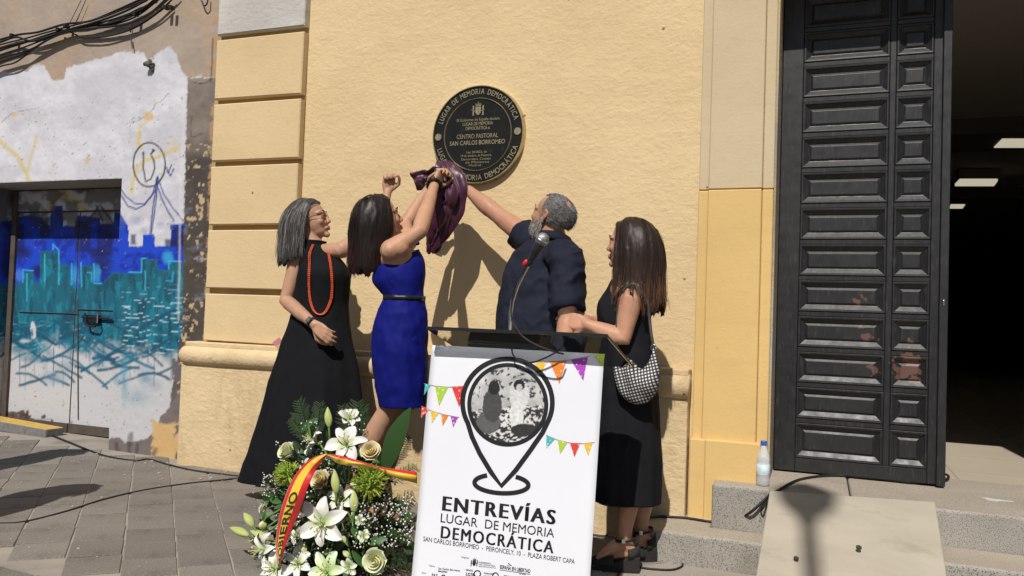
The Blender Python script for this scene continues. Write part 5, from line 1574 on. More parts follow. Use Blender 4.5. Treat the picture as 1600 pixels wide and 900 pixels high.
# ------------------------------------------------------------------ woman in royal blue
def woman_blue():
    Y = -.78
    g0 = at(620, 820, Y); g = gz(g0.x)
    t = thing('person', 'dark haired woman in royal blue dress reaching up to pull the cloth', 'person', (g0.x, Y, g), 'people unveiling the plaque')
    yw = 25
    rows = rings_from([(628, 400, Y, .075, .06, yw), (629, 410, Y, .098, .082, yw), (625, 424, Y, .115, .10, yw), (623, 440, Y, .116, .102, yw), (628, 456, Y, .097, .088, yw), (631, 466, Y, .091, .084, yw), (629, 480, Y, .102, .092, yw), (626, 510, Y, .118, .110, yw),
                       (625, 545, Y, .124, .118, yw), (626, 585, Y, .119, .112, yw), (628, 615, Y, .108, .102, yw), (629, 634, Y, .102, .097, yw)])
    def fold(tt, th):
        w = np.exp(-((tt-.45)/.12)**2)
        return .014*w*np.sin(9*th+30*tt) + .010*np.sin(3*th+16*tt)*np.sin(tt*3.1) + .012*np.clip((tt-.55)/.45, 0, 1)*np.sin(6*th+1+5*tt) + .006*np.sin(13*th-24*tt)
    def drop(tt, th):
        # the neckline runs higher toward the far shoulder
        return np.clip(1-tt*6, 0, 1)*(.030*np.cos(th-.4)+.005)
    V = garment(rows, 130, 120, fold, drop=drop)
    dm = creased(loft_mesh(V, thick=.003), .016, 9, 7, 71, at(628, 634, Y).z-.05, at(628, 415, Y).z, at(631, 465, Y).z)
    mb = MB()
    VB = garment([tuple(q) for q in rows[:10]], 36, 40, None, scale=.90, drop=drop)
    mb.loft([[Vector(p) for p in r] for r in VB])
    F = head_frame((.66, .70, .34)); hc = at(593, 343, Y)
    P = add_head(mb, hc, F, 1.0)
    nb = at(618, 392, Y)
    hb = hc-F[0]*.03-F[2]*.055
    mb.tube([hb, lerp(hb, nb, .5), nb, nb-Zv*.03], [.05, .049, .056, .075], 16)
    Sn, Sf = at(611, 391, Y-.105), at(637, 378, Y+.16)
    mb.ell(at(622, 405, Y), (.115, .085, .075), (Vector((math.cos(R(60)), -math.sin(R(60))*1, 0)), Vector((math.sin(R(60)), math.cos(R(60)), 0)), Zv), 20, 12)
    mb.tube([nb, Sn], [.05, .052], 14); mb.tube([nb, Sf], [.05, .048], 14)
    En, Wn = at(655, 362, Y-.02), at(679, 289, -.42)
    add_arm(mb, Sn, En, Wn, 1.0, dict(d=(.12, .55, .85), n=(.75, -.1, -.3), side=-1, curl=.80, sc=.98, thumb=.6, spread=.03))
    mb.ell(lerp(Sn, En, .25)-Zv*.012, (.055, .05, .05), None, 14, 10)
    Ef, Wf = at(633, 352, -.47), at(668, 297, -.34)
    add_arm(mb, Sf, Ef, Wf, .96, dict(d=(.35, .35, .8), n=(.7, -.3, -.3), side=1, curl=.80, sc=.95, thumb=.6, spread=.03))
    for k, (hx, kx, ax_, ay, fy) in enumerate(((615, 612, 597, Y-.03, -.1), (640, 637, 632, Y+.10, -.0))):
        hp = at(hx, 540, Y+(.0 if k == 0 else .05)); gx_ = atz(ax_, 810, g)
        A_ = Vector((gx_.x, ay, g+.115)); K_ = at(kx, 628, Y+(-.02 if k == 0 else .05))
        add_leg(mb, hp, K_, A_, A_+Vector((.10, .10, -.085)), .94)
    me = remesh(mb, .0050, 9)
    color_skin(me, (.44, .245, .155), P)
    body = put('body', me, M_skin, t)
    put('dress', dm, M_blue, t)
    add_eyes(body, P, F); add_brows(body, P, 1, mat('brow_dark', (.02, .014, .01), .8))
    # belt and straps
    i0 = 36
    def band(i, s0, h): return [[Vector(p)+Vector((0, 0, dz_)) for p in (np.mean(V[i], 0)+(V[i]-np.mean(V[i], 0))*s_)] for dz_, s_ in ((-h, 1.0), (-h, s0), (h, s0), (h, 1.0))]
    zb = at(631, 465, Y).z; ib = min(range(len(V)), key=lambda k: abs(np.mean(V[k][:, 2])-zb))
    m = MB(); m.loft(band(ib, 1.09, .011), cap=False); bl = put('belt', m.mesh(True), mat('black_leather', (.012, .012, .012), .4, bump=.2, bs=200), t)
    m = MB(); fa = (Wn-En).normalized(); o1 = fa.orthogonal().normalized(); o2 = fa.cross(o1); wc = Wn-fa*.005
    rs = random.Random(8)
    m.tube([wc+(o1*math.cos(a)+o2*math.sin(a))*.031 for a in np.linspace(0, 6.28, 15)], .010, 8, caps=False)
    for k in range(160):
        a = rs.uniform(0, 6.28); p = wc+(o1*math.cos(a)+o2*math.sin(a))*.036+fa*rs.uniform(-.008, .008)
        m.tube([p, p+(o1*math.cos(a)+o2*math.sin(a)+fa*rs.uniform(-1, 1)).normalized()*rs.uniform(.006, .014)], [.0022, .0008], 4)
    put('scrunchie', m.mesh(True), mat('black_fluff', (.012, .012, .012), .9), t, kind='stuff')
    m = MB()
    for sx, S_ in ((-1, Sn), (1, Sf)):
        top = lerp(nb, S_, .62)+Zv*.045
        pts = [at(612 if sx < 0 else 642, 408 if sx < 0 else 398, Y-(.085 if sx < 0 else -.06)), lerp(at(612, 406, Y-.1) if sx < 0 else at(642, 396, Y+.08), top, .6), top, top+Vector((.05, .05, -.03))]
        m.tube(smooth_path(pts, 12), .012, 6)
    put('strap', m.mesh(True), M_blue, t, kind='stuff')
    m = MB()
    for ax_, ay in ((597, Y-.03), (632, Y+.10)):
        gx_ = atz(ax_, 810, g); A_ = Vector((gx_.x, ay, g))
        fw = Vector((.7, .7, 0)); 
        m.tube([A_-fw*.045+Zv*.07, A_+fw*.02+Zv*.045, A_+fw*.10+Zv*.022, A_+fw*.16+Zv*.018], [.030, .034, .036, .024], 12)
        m.tube([A_-fw*.05+Zv*.06, A_-fw*.05+Zv*.002], [.016, .010], 10)
    put('shoe', remesh(m, .005, 4), M_blk, t, kind='stuff')
    cols = [(Sn, .066), (nb, .07), (lerp(nb, Sn, .5), .066), (nb+Vector((.01, -.0, -.08)), .075)]
    G = hair_guides(hc, F, 1.0, 620, 13, hc.z-.205, cols, 22, face=(.42, .42), flow=(.35, .25, .3), grav=.55, lift=1.02, wav=.05, low=-.6, fmax=.045)
    make_hair(body, 'hair', G, 32, (.017, .0095, .008), .16, per=7, spread=.0042, rad=.0008, mass_r=.0085, tipcol=(.05, .022, .018))
    return t
woman_blue()

# ------------------------------------------------------------------ man in the navy shirt
def man():
    Y = -.45
    g0 = at(845, 830, Y); g = gz(g0.x)
    t = thing('person', 'grey haired bearded man in short sleeved navy shirt reaching to the plaque', 'person', (g0.x, Y, g), 'people unveiling the plaque')
    yw = 10
    rows = rings_from([(862, 372, Y, .070, .07, yw), (862, 380, Y, .105, .085, yw), (858, 391, Y, .150, .105, yw), (854, 408, Y, .180, .125, yw), (850, 432, Y-.01, .192, .145, yw), (847, 465, Y-.015, .202, .160, yw), (844, 500, Y-.02, .203, .165, yw), (841, 535, Y-.02, .196, .160, yw), (840, 572, Y-.02, .190, .155, yw)])
    VB = garment(rows, 40, 48, None, scale=.88)
    mb = MB(); mb.loft([[Vector(p) for p in r] for r in VB])
    F = head_frame((-.90, .22, .36)); hc = at(861, 340, Y-.02)
    P = add_head(mb, hc, F, 0.97, True)
    nb = at(868, 384, Y)
    hb = hc-F[0]*.025-F[2]*.055
    mb.tube([hb, lerp(hb, nb, .5), nb], [.062, .062, .068], 16)
    Sr, Sl = at(818, 366, Y+.12), at(884, 402, Y-.13)
    mb.tube([nb-Zv*.02, Sr], [.06, .058], 14); mb.tube([nb-Zv*.02, Sl], [.06, .058], 14)
    Er, Wr = at(770, 330, -.28), at(732, 298, -.235)
    add_arm(mb, Sr, Er, Wr, 1.18, dict(d=(-.8, .1, .45), n=(-.35, .2, -.8), side=-1, curl=.75, sc=1.08, thumb=.6, spread=.03))
    El, Wl = at(887, 500, Y-.19), at(880, 566, Y-.24)
    add_arm(mb, Sl, El, Wl, 1.16, dict(d=(-.1, -.05, -1), n=(-.9, .3, 0), side=1, curl=.35, sc=0.97))
    for s, ax_ in ((-1, -.11), (1, .11)):
        hp = at(840, 590, Y)+Vector((s*.09, 0, 0)); A_ = Vector((g0.x+ax_, Y, g+.09))
        add_leg(mb, hp, lerp(hp, A_, .5), A_, A_+Vector((-.06, .14, -.06)), 1.05)
    me = remesh(mb, .0052, 5)
    color_skin(me, (.41, .215, .135), P, 0.97, True)
    body = put('body', me, M_skin, t)
    add_eyes(body, P, F, 0.97); add_brows(body, P, 0.97, mat('brow_man', (.10, .09, .085), .8))
    # shirt
    sm = MB(); VS = garment(rows, 50, 64, lambda tt, th: .012*np.sin(4*th+9*tt)+.008*np.sin(9*th-13*tt))
    sm.loft([[Vector(p) for p in r] for r in VS])
    sm.tube([lerp(nb, Sr, .45)-Zv*.03, Sr-Zv*.01, lerp(Sr, Er, .14)], [.085, .080, .076], 20, caps=False)
    sm.tube([lerp(nb, Sl, .5)-Zv*.035, Sl-Zv*.005, lerp(Sl, El, .35), lerp(Sl, El, .84)], [.088, .082, .080, .084], 20, caps=False)
    se = remesh(sm, .006, 6)
    co = coords(se)
    nrm = np.empty(len(co)*3); se.vertices.foreach_get('normal', nrm); nrm = nrm.reshape(-1, 3)
    x, y, z = co.T
    w1 = fbm(x*9+z*7, y*9, z*11-x*8, 41, 3)-.5; w2 = fbm(x*26+z*18, y*26, z*10, 43, 2)-.5
    ridge = -np.abs(fbm(x*7-z*9, y*8, z*6+x*5, 47, 2)-.5)
    near_arm = np.exp(-np.minimum(np.linalg.norm(co-np.array(lerp(Sl, El, .4)), axis=1), np.linalg.norm(co-np.array(Sr), axis=1))**2/.03)
    co = co+nrm*(w1*.018+w2*.007+ridge*.05*(.5+near_arm)+.010)[:, None]
    set_coords(se, co)
    # cut the sleeves open: drop the flat end caps
    shirt = put('shirt', se, M_navy, t)
    bv = bvh_of(se) if False else None
    # collar
    cc = lerp(hb, nb, .62)
    th = np.linspace(R(-10), R(275), 36); rings = []
    for (h_, rr_, tilt) in ((-.030, .086, 0), (.012, .074, 0), (.020, .076, 0), (.016, .083, 0), (-.018, .100, 0), (-.020, .098, 0), (.010, .079, 0), (-.028, .082, 0)):
        rings.append([cc+Vector((rr_*math.cos(a+R(110)), rr_*.95*math.sin(a+R(110)), h_+.022*math.sin(a+R(70))*0+.02*math.cos(a-R(142)))) for a in th])
    m = MB(); m.loft(rings, close=False, cap=False); put('collar', m.mesh(True), M_navy, t)
    m = MB()
    for px, py in ((795, 436), (788, 470)):
        q = at(px, py, Y-.14); m.ell(q, (.006, .003, .006), None, 8, 6)
    # trousers and shoes
    m = MB()
    VT = garment(rings_from([(840, 560, Y-.01, .180, .148, yw), (840, 600, Y, .178, .145, yw), (840, 630, Y, .170, .13, yw)]), 8, 40)
    m.loft([[Vector(p) for p in r] for r in VT])
    for s, ax_ in ((-1, -.11), (1, .11)):
        hp = at(840, 600, Y)+Vector((s*.085, 0, 0)); A_ = Vector((g0.x+ax_, Y, g+.06)); m.tube([hp, lerp(hp, A_, .5), lerp(hp, A_, .98)], [.098, .078, .068], 20, caps=False)
    tr = remesh(m, .008, 5); put('trousers', tr, M_jean, t)
    m = MB()
    for s, ax_ in ((-1, -.11), (1, .11)):
        A_ = Vector((g0.x+ax_, Y, g)); m.tube([A_+Vector((.02, -.05, .045)), A_+Vector((-.02, .05, .05)), A_+Vector((-.07, .17, .03))], [.04, .045, .033], 12)
    put('shoe', remesh(m, .007, 4), M_blk, t, kind='stuff')
    # hair, thin at the crown, and beard
    G = hair_guides(hc, F, .97, 9000, 4, 0, [], 23, face=(.38, .62), flow=(.15, .95, .30), grav=.10, lift=1.012, lvar=.02, length=.019, low=-.62, bald=((-.62, -.12, .78), .955))
    make_hair(body, 'hair', G, 33, (.14, .13, .125), .22, per=1, spread=.0006, rad=.0007, mass=False, grey=(.50, (.23, .225, .22)))
    # close cropped under-layer hugging the skull
    m = MB(); f_, r_, u_ = F; ctr = hc+(u_*.034-f_*.012)*0.97; rad_ = (.0985*0.97, .0775*0.97, .0875*0.97)
    m.ell(ctr, rad_, (f_, r_, u_), 64, 44)
    co = np.array(m.v); q = (co-np.array(ctr)) @ np.stack([np.array(f_), np.array(r_), np.array(u_)]).T/np.array(rad_)
    qn = q/np.linalg.norm(q, axis=1)[:, None]; bd_ = np.array((-.62, -.12, .78)); bd_ /= np.linalg.norm(bd_)
    okv = ~((qn[:, 0] > .36) & (qn[:, 2] < .60+.25*np.abs(qn[:, 1]))) & (qn[:, 2] > -.62) & ~((qn[:, 0] > .05) & (qn[:, 2] < -.05)) & (qn @ bd_ < .965)
    m.f = [fc for fc in m.f if all(okv[i] for i in fc)]; m.m = [0]*len(m.f)
    me = m.mesh(True); set_col(me, np.array((.085, .075, .07))*(.6+.9*fbm(co[:, 0]*90, co[:, 1]*90, co[:, 2]*60, 3))[:, None]); put('hair_underlayer', me, M_hair, body)
    rg = np.random.default_rng(5); roots, dirs = [], []
    for _ in range(3800):
        a = rg.uniform(-1.85, 1.85); h_ = rg.uniform(-.109, -.005 if abs(a) > 1.3 else -.028)
        if abs(a) < 1.15 and h_ > -.05: continue
        if abs(a) < .35 and -.075 < h_ < -.05: continue
        kf = .088 - .012*abs(a)**1.3; rf_ = np.interp(h_, [-.115, -.09, -.06, -.03], [.62, .90, 1.0, 1.04])
        p = P(.010 + kf*.93*math.cos(a)*rf_, .064*math.sin(a)*rf_, h_)
        n_ = (f_*math.cos(a)+r_*math.sin(a)-u_*.5).normalized()
        roots.append(np.array(p)); dirs.append(np.array((n_*.5-u_*.6-f_*.0).normalized())+rg.normal(size=3)*.25)
    roots, dirs = np.array(roots), np.array(dirs)
    tt = np.linspace(0, 1, 4)[None, :, None]
    pth = roots[:, None]-dirs[:, None]*.004+dirs[:, None]*tt*.015*rg.uniform(.6, 1.2, (len(roots), 1, 1))+np.array((0, 0, -1.0))*tt**2*.006
    cl = np.where(rg.random((len(roots), 1)) > .25, np.array((.30, .28, .255)), np.array((.12, .10, .085)))*np.exp(rg.normal(size=(len(roots), 1))*.2)
    V, Fq, Cc = strands_mesh(pth, np.full(len(roots), .0008), cl)
    me = bpy.data.meshes.new('beard'); me.from_pydata(V.tolist(), [], Fq.tolist()); set_col(me, Cc); put('beard', me, M_hair, body)
    return t
man()

# ------------------------------------------------------------------ woman with the checked bag
def woman_bag():
    Y = -.53
    g0 = at(980, 880, Y); g = gz(g0.x)
    t = thing('person', 'long brown haired woman in black sleeveless dress holding the arm of the man', 'person', (g0.x, Y, g), 'people unveiling the plaque')
    yw = 12
    rows = rings_from([(985, 447, Y, .085, .062, yw), (982, 456, Y, .098, .075, yw), (976, 474, Y, .113, .095, yw), (975, 492, Y, .116, .10, yw), (977, 515, Y, .113, .098, yw), (979, 535, Y, .112, .098, yw), (978, 555, Y, .122, .108, yw), (977, 590, Y, .134, .122, yw),
                       (978, 640, Y, .143, .130, yw), (978, 700, Y, .149, .136, yw), (977, 755, Y, .152, .138, yw), (977, 783, Y, .150, .137, yw)])
    def fold(tt, th):
        a = np.clip((tt-.5)/.5, 0, 1)
        return a*(.030*np.sin(6*th+1.3)+.022*np.sin(9*th+.4+2*tt)+.014*np.sin(15*th)) + .008*np.sin(5*th+22*tt)*np.clip(1-tt*1.6, 0, 1)
    V = garment(rows, 90, 128, fold, drop=lambda tt, th: np.clip(1-tt*7, 0, 1)*.03*np.cos(th-2.8) - .008*np.clip((tt-.9)*10, 0, 1)*np.sin(th))
    dm = creased(loft_mesh(V, thick=.003), .010, 8, 5, 75); bv = bvh_of(dm)
    mb = MB()
    VB = garment([tuple(q) for q in rows[:9]], 34, 40, None, scale=.90)
    mb.loft([[Vector(p) for p in r] for r in VB])
    F = head_frame((-.95, .16, .08)); hc = at(984, 382, Y)
    P = add_head(mb, hc, F, .98)
    nb = at(992, 440, Y); hb = hc-F[0]*.03-F[2]*.055
    mb.tube([hb, lerp(hb, nb, .5), nb], [.048, .047, .055], 16)
    Sn, Sf = at(986, 466, Y-.112), at(985, 448, Y+.12)
    mb.ell(at(984, 455, Y), (.09, .125, .06), None, 20, 12)
    mb.tube([nb, Sn], [.048, .048], 14); mb.tube([nb, Sf], [.048, .046], 14)
    En, Wn = at(973, 529, Y-.13), at(917, 506, Y-.15)
    add_arm(mb, Sn, En, Wn, 1.03, dict(d=(-.95, .12, .12), n=(.1, .9, -.25), side=-1, curl=.40, sc=.97, thumb=.5))
    Ef, Wf = at(962, 515, Y+.12), at(916, 500, Y-.06)
    add_arm(mb, Sf, Ef, Wf, .98, dict(d=(-.95, -.1, .25), n=(.0, -.8, -.4), side=1, curl=.45, sc=.95, thumb=.5))
    feet = []
    for k, (kx, ax_, ay, Yk, tx, ty) in enumerate(((978, 976, 850, Y-.07, 938, 880), (1000, 1003, 828, Y+.10, 985, 852))):
        hp = at(975+k*8, 620, Y-.05+.10*k); A_ = at(ax_, ay, Yk); K_ = at(kx, 740, Yk)
        toe = at(tx, ty, Yk-.03)
        A_.z = g+.125; toe.z = g+.055
        feet.append((A_, toe)); add_leg(mb, hp, K_, A_, toe, .93)
    me = remesh(mb, .0050, 4)
    color_skin(me, (.42, .225, .142), P)
    body = put('body', me, M_skin, t)
    put('dress', dm, M_blackskirt, t)
    add_eyes(body, P, F, .98); add_brows(body, P, .98, mat('brow_brown', (.03, .02, .014), .8))
    m = MB()
    for (p0, S_) in ((at(962, 472, Y-.09), Sn), (at(950, 470, Y+.05), Sf)):
        top = lerp(nb, S_, .42)+Vector((0, 0, .040)); m.tube(smooth_path([p0, lerp(p0, top, .6)+Vector((-.01, -.005, 0)), top, top+Vector((.05, .01, -.03)), top+Vector((.09, .02, -.09))], 16), .008, 6)
    put('strap', m.mesh(True), M_blackskirt, t, kind='stuff')
    # wedge sandals
    M_raf = mat('black_raffia', (.014, .013, .013), .8, (.03, .027, .025), 150, .8, 260, .003)
    M_str = mat('sandal_strap', (.012, .012, .012), .45)
    for (A_, toe), lab in zip(feet, ('front', 'rear')):
        fw = toe-A_; fw.z = 0; L = fw.length; fw.normalize(); sd = fw.cross(Zv)
        base = Vector((A_.x, A_.y, g))
        poly = []
        prof = [(-.065, .034, .070), (-.03, .037, .066), (.03, .037, .048), (.09, .043, .032), (L-.01, .045, .028), (L+.03, .034, .026), (L+.052, .012, .026)]
        vs, fs = [], []
        for s_, w_, h_ in prof:
            for sg in (-1, 1):
                vs += [base+fw*s_+sd*w_*sg+Zv*.002, base+fw*s_+sd*w_*sg+Zv*h_]
        n_ = len(prof)
        for i in range(n_-1):
            a = i*4; b_ = a+4
            fs += [(a, a+1, b_+1, b_), (a+2, b_+2, b_+3, a+3), (a+1, a+3, b_+3, b_+1), (a, b_, b_+2, a+2)]
        fs += [(0, 2, 3, 1), ((n_-1)*4, (n_-1)*4+1, (n_-1)*4+3, (n_-1)*4+2)]
        m = MB(); m.add(vs, fs); sn = put('sandal', bevel(m.mesh(), .004, 2), M_raf, t)
        # toe cover, heel counter, ankle strap with buckle
        m = MB(); rings = []
        for s_, w_, h_ in ((L-.055, .046, .078), (L-.02, .045, .074), (L+.02, .037, .062), (L+.045, .018, .045)):
            rings.append([base+fw*s_+sd*w_*math.cos(q)+Zv*(.026+(h_-.026)*math.sin(q)) for q in np.linspace(0, math.pi, 13)])
        m.loft(rings, close=False, cap=False); put('toe_cover', baked(m.mesh(True), [('SOLIDIFY', dict(thickness=.003, offset=1))]), M_raf, sn)
        m = MB(); rings = []
        for h_, k_ in ((.06, 1.0), (.10, .98), (.120, .93), (.132, .90)):
            rings.append([base-fw*.008+(-fw*math.cos(q)*.060+sd*math.sin(q)*.039)*k_+Zv*(h_-.03*abs(math.sin(q))*(h_ > .1)) for q in np.linspace(-1.5, 1.5, 15)])
        m.loft(rings, close=False, cap=False); put('heel_counter', baked(m.mesh(True), [('SOLIDIFY', dict(thickness=.003, offset=1))]), M_raf, sn)
        m = MB(); c_ = base+Zv*.140-fw*.005
        m.loft([[c_+fw*.047*math.cos(q)*k_+sd*.043*math.sin(q)*k_+Zv*(dz_-.008*math.cos(q)) for q in np.linspace(0, 2*math.pi, 25)[:-1]] for dz_, k_ in ((-.006, .98), (-.006, 1.04), (.006, 1.02), (.006, .96))], cap=False)
        put('ankle_strap', m.mesh(True), M_str, sn)
        vd = (CAM-c_); vd.z = 0; vd.normalize()
        m = MB(); bc = c_+vd*.048+fw*.01; m.obox(bc, (Zv, vd.cross(Zv), vd), (.010, .008, .002)); put('buckle', bevel(m.mesh(), .001, 1), M_chrome, sn)
    cols = [(Sn, .058), (lerp(Sn, En, .25), .054), (nb, .066), (lerp(nb, Sn, .5), .060), (Sf, .058), (nb+Vector((.03, 0, -.05)), .085), (nb+Vector((.05, 0, -.10)), .085)]
    G = hair_guides(hc, F, 1.0, 640, 13, hc.z-.255, cols, 24, face=(.36, .45), flow=(.55, .6, .25), grav=.42, lift=1.05, wav=.015, low=-.55, fmax=.030)
    make_hair(body, 'hair', G, 34, (.030, .017, .012), .16, per=7, spread=.0042, rad=.0008, mass_r=.0105, tipcol=(.20, .100, .058))
    return t, bv, Sn, nb, Y
_, bvb, SnB, nbB, YB_ = woman_bag()
# houndstooth bag
def bag():
    Yb = YB_-.155
    t = thing('shoulder_bag', 'black and white checked half-moon shoulder bag on the hip of the woman', 'bag', tuple(at(995, 630, Yb)))
    top = [(962, 548), (968, 553), (977, 558), (988, 564), (999, 575), (1008, 573), (1016, 560), (1021, 543)]
    bot = [(961, 556), (960, 584), (967, 611), (981, 627), (997, 632), (1014, 627), (1028, 606), (1031, 568)]
    n = 28; T = np.linspace(0, 7, 30)
    A_, B_ = catmull(top, T), catmull(bot, T); rings = []
    for k, (a, b_) in enumerate(zip(A_, B_)):
        u = k/29; w = .012+.042*math.sin(math.pi*u)**.7
        pa, pb = at(a[0], a[1], Yb), at(b_[0], b_[1], Yb); c_ = (pa+pb)/2; h_ = (pa-pb)/2
        rings.append([c_+h_*math.cos(q)+Vector((0, 1, 0))*w*math.sin(q)*(1+.18*math.sin(3*q+u*9)+.12*math.sin(u*23+2*q)) for q in np.linspace(0, 2*math.pi, n, endpoint=False)])
    m = MB(); m.loft(rings)
    g_ = bpy.data.materials.new('checked_cloth'); g_.use_nodes = True
    tt = g_.node_tree; N, L = tt.nodes, tt.links; p = N['Principled BSDF']; p.inputs['Roughness'].default_value = .8
    geo = N.new('ShaderNodeNewGeometry'); mp = N.new('ShaderNodeMapping'); mp.inputs['Rotation'].default_value = (0, R(16), 0); mp.inputs['Scale'].default_value = (1/.0130,)*3; L.new(geo.outputs['Position'], mp.inputs[0])
    sx = N.new('ShaderNodeSeparateXYZ'); L.new(mp.outputs[0], sx.inputs[0])
    def stripe(o):
        f = N.new('ShaderNodeMath'); f.operation = 'FRACT'; L.new(o, f.inputs[0]); g = N.new('ShaderNodeMath'); g.operation = 'GREATER_THAN'; g.inputs[1].default_value = .5; L.new(f.outputs[0], g.inputs[0]); return g.outputs[0]
    ad = N.new('ShaderNodeMath'); ad.operation = 'ADD'; L.new(stripe(sx.outputs['X']), ad.inputs[0]); L.new(stripe(sx.outputs['Z']), ad.inputs[1])
    cr = N.new('ShaderNodeValToRGB'); cr.color_ramp.interpolation = 'CONSTANT'; e = cr.color_ramp.elements
    e[0].color = (.62, .60, .58, 1); e[1].position = .4; e[1].color = (.07, .07, .075, 1); x_ = e.new(.9); x_.color = (.012, .012, .014, 1)
    md_ = N.new('ShaderNodeMath'); md_.operation = 'MULTIPLY'; md_.inputs[1].default_value = .5; L.new(ad.outputs[0], md_.inputs[0]); L.new(md_.outputs[0], cr.inputs[0]); L.new(cr.outputs[0], p.inputs['Base Color'])
    put('bag_body', m.mesh(True), g_, t)
    M_web = mat('black_webbing', (.013, .013, .014), .6, (.05, .05, .05), 200, .3, 300, .001)
    m = MB(); m.tube([at(b_[0], b_[1]-1, Yb-.002) for b_ in B_], .004, 6); put('piping', m.mesh(True), M_web, t)
    sh = lerp(nbB, SnB, .62)+Zv*.052
    m = MB(); m.tube(smooth_path([at(963, 550, Yb), at(964, 520, Yb-.0), at(965, 490, Yb+.03), at(968, 462, Yb+.03), sh+Vector((-.03, 0, -.01)), sh, sh+Vector((.04, .0, -.02)), at(1012, 470, Yb+.05), at(1015, 500, Yb+.04), at(1018, 525, Yb+.01), at(1022, 546, Yb)], 60), .0075, 6); put('shoulder_strap', m.mesh(True), M_web, t)
    m = MB()
    for px, py in ((963, 549), (1021, 543)): m.tube([at(px+4*math.cos(a), py+5*math.sin(a), Yb-.004) for a in np.linspace(0, 6.28, 13)], .0022, 5, caps=False)
    put('strap_ring', m.mesh(True), M_chrome, t, kind='stuff')
bag()

# ------------------------------------------------------------------ the cloth being pulled away
def cloth():
    Yc = -.27
    ctrl = [(691, 253, .024, .02), (697, 262, .045, .03), (705, 280, .066, .042), (707, 300, .074, .046), (703, 322, .070, .044), (695, 345, .060, .04), (684, 368, .050, .034), (677, 385, .036, .028), (674, 393, .016, .014)]
    T = np.linspace(0, len(ctrl)-1, 90); Q = catmull(ctrl, T); rings = []
    n = 120; th = np.linspace(0, 2*math.pi, n, endpoint=False)
    for k, q in enumerate(Q):
        u = k/89; c_ = at(q[0], q[1], Yc-.02*math.sin(u*3))
        r_ = 1+.26*np.sin(5*th+1.5*math.sin(u*4)+.7)*(.5+.5*math.sin(math.pi*min(1, u*1.3)))+.11*np.sin(9*th-5*u)+.04*np.sin(14*th+5*u)+.10*np.sin(3*th+12*u)
        rings.append([c_+RV*q[2]*r_[i]*math.cos(th[i])+Vector((0, 1, 0))*q[3]*r_[i]*math.sin(th[i])+Zv*.012*math.sin(4*th[i]+8*u) for i in range(n)])
    m = MB(); m.loft(rings)
    # corner flap thrown to the left, joined at the fist
    g = 22; vs = []
    for j in range(g+1):
        for i in range(g+1):
            s, u = i/g, j/g
            a = lerp(at(689, 262, Yc-.03), at(644, 270, Yc-.03), s); b_ = lerp(at(684, 290, Yc-.03), at(651, 299, Yc-.01), s)
            p = lerp(a, b_, u*(.25+.75*s) if s < .6 else u*(.7+.3*(1-(s-.6)/.4*.6)))
            vs.append(p+Vector((0, -.014*math.sin(s*7+u*5)-.010*math.sin(u*9+2), .006*math.sin(s*11))))
    fl = MB(); fl.add(vs, [(j*(g+1)+i, j*(g+1)+i+1, (j+1)*(g+1)+i+1, (j+1)*(g+1)+i) for j in range(g) for i in range(g)])
    me2 = baked(fl.mesh(), [('SOLIDIFY', dict(thickness=.004, offset=0))])
    m.add([v.co.copy() for v in me2.vertices], [tuple(p.vertices) for p in me2.polygons])
    M_sat = mat('burgundy_satin', (.060, .006, .030), .38, (.045, .004, .022), 8, .15, 30, .004, sheen=.25, spec=.45)
    me = m.mesh(True); co = coords(me)
    nrm = np.empty(len(co)*3); me.vertices.foreach_get('normal', nrm); nrm = nrm.reshape(-1, 3); x, y, z = co.T
    cr_ = np.abs(fbm(x*12+z*7, y*12, z*5-x*4, 61, 2)-.5)*2
    me.transform(Matrix.Identity(4)); set_coords(me, co+nrm*((.25-cr_)*.026+(fbm(x*34, y*34, z*10, 63, 2)-.5)*.006)[:, None])
    put('unveiling_cloth', me, M_sat, None, 'burgundy satin cloth bunched in the hands below the plaque', 'cloth')
cloth()

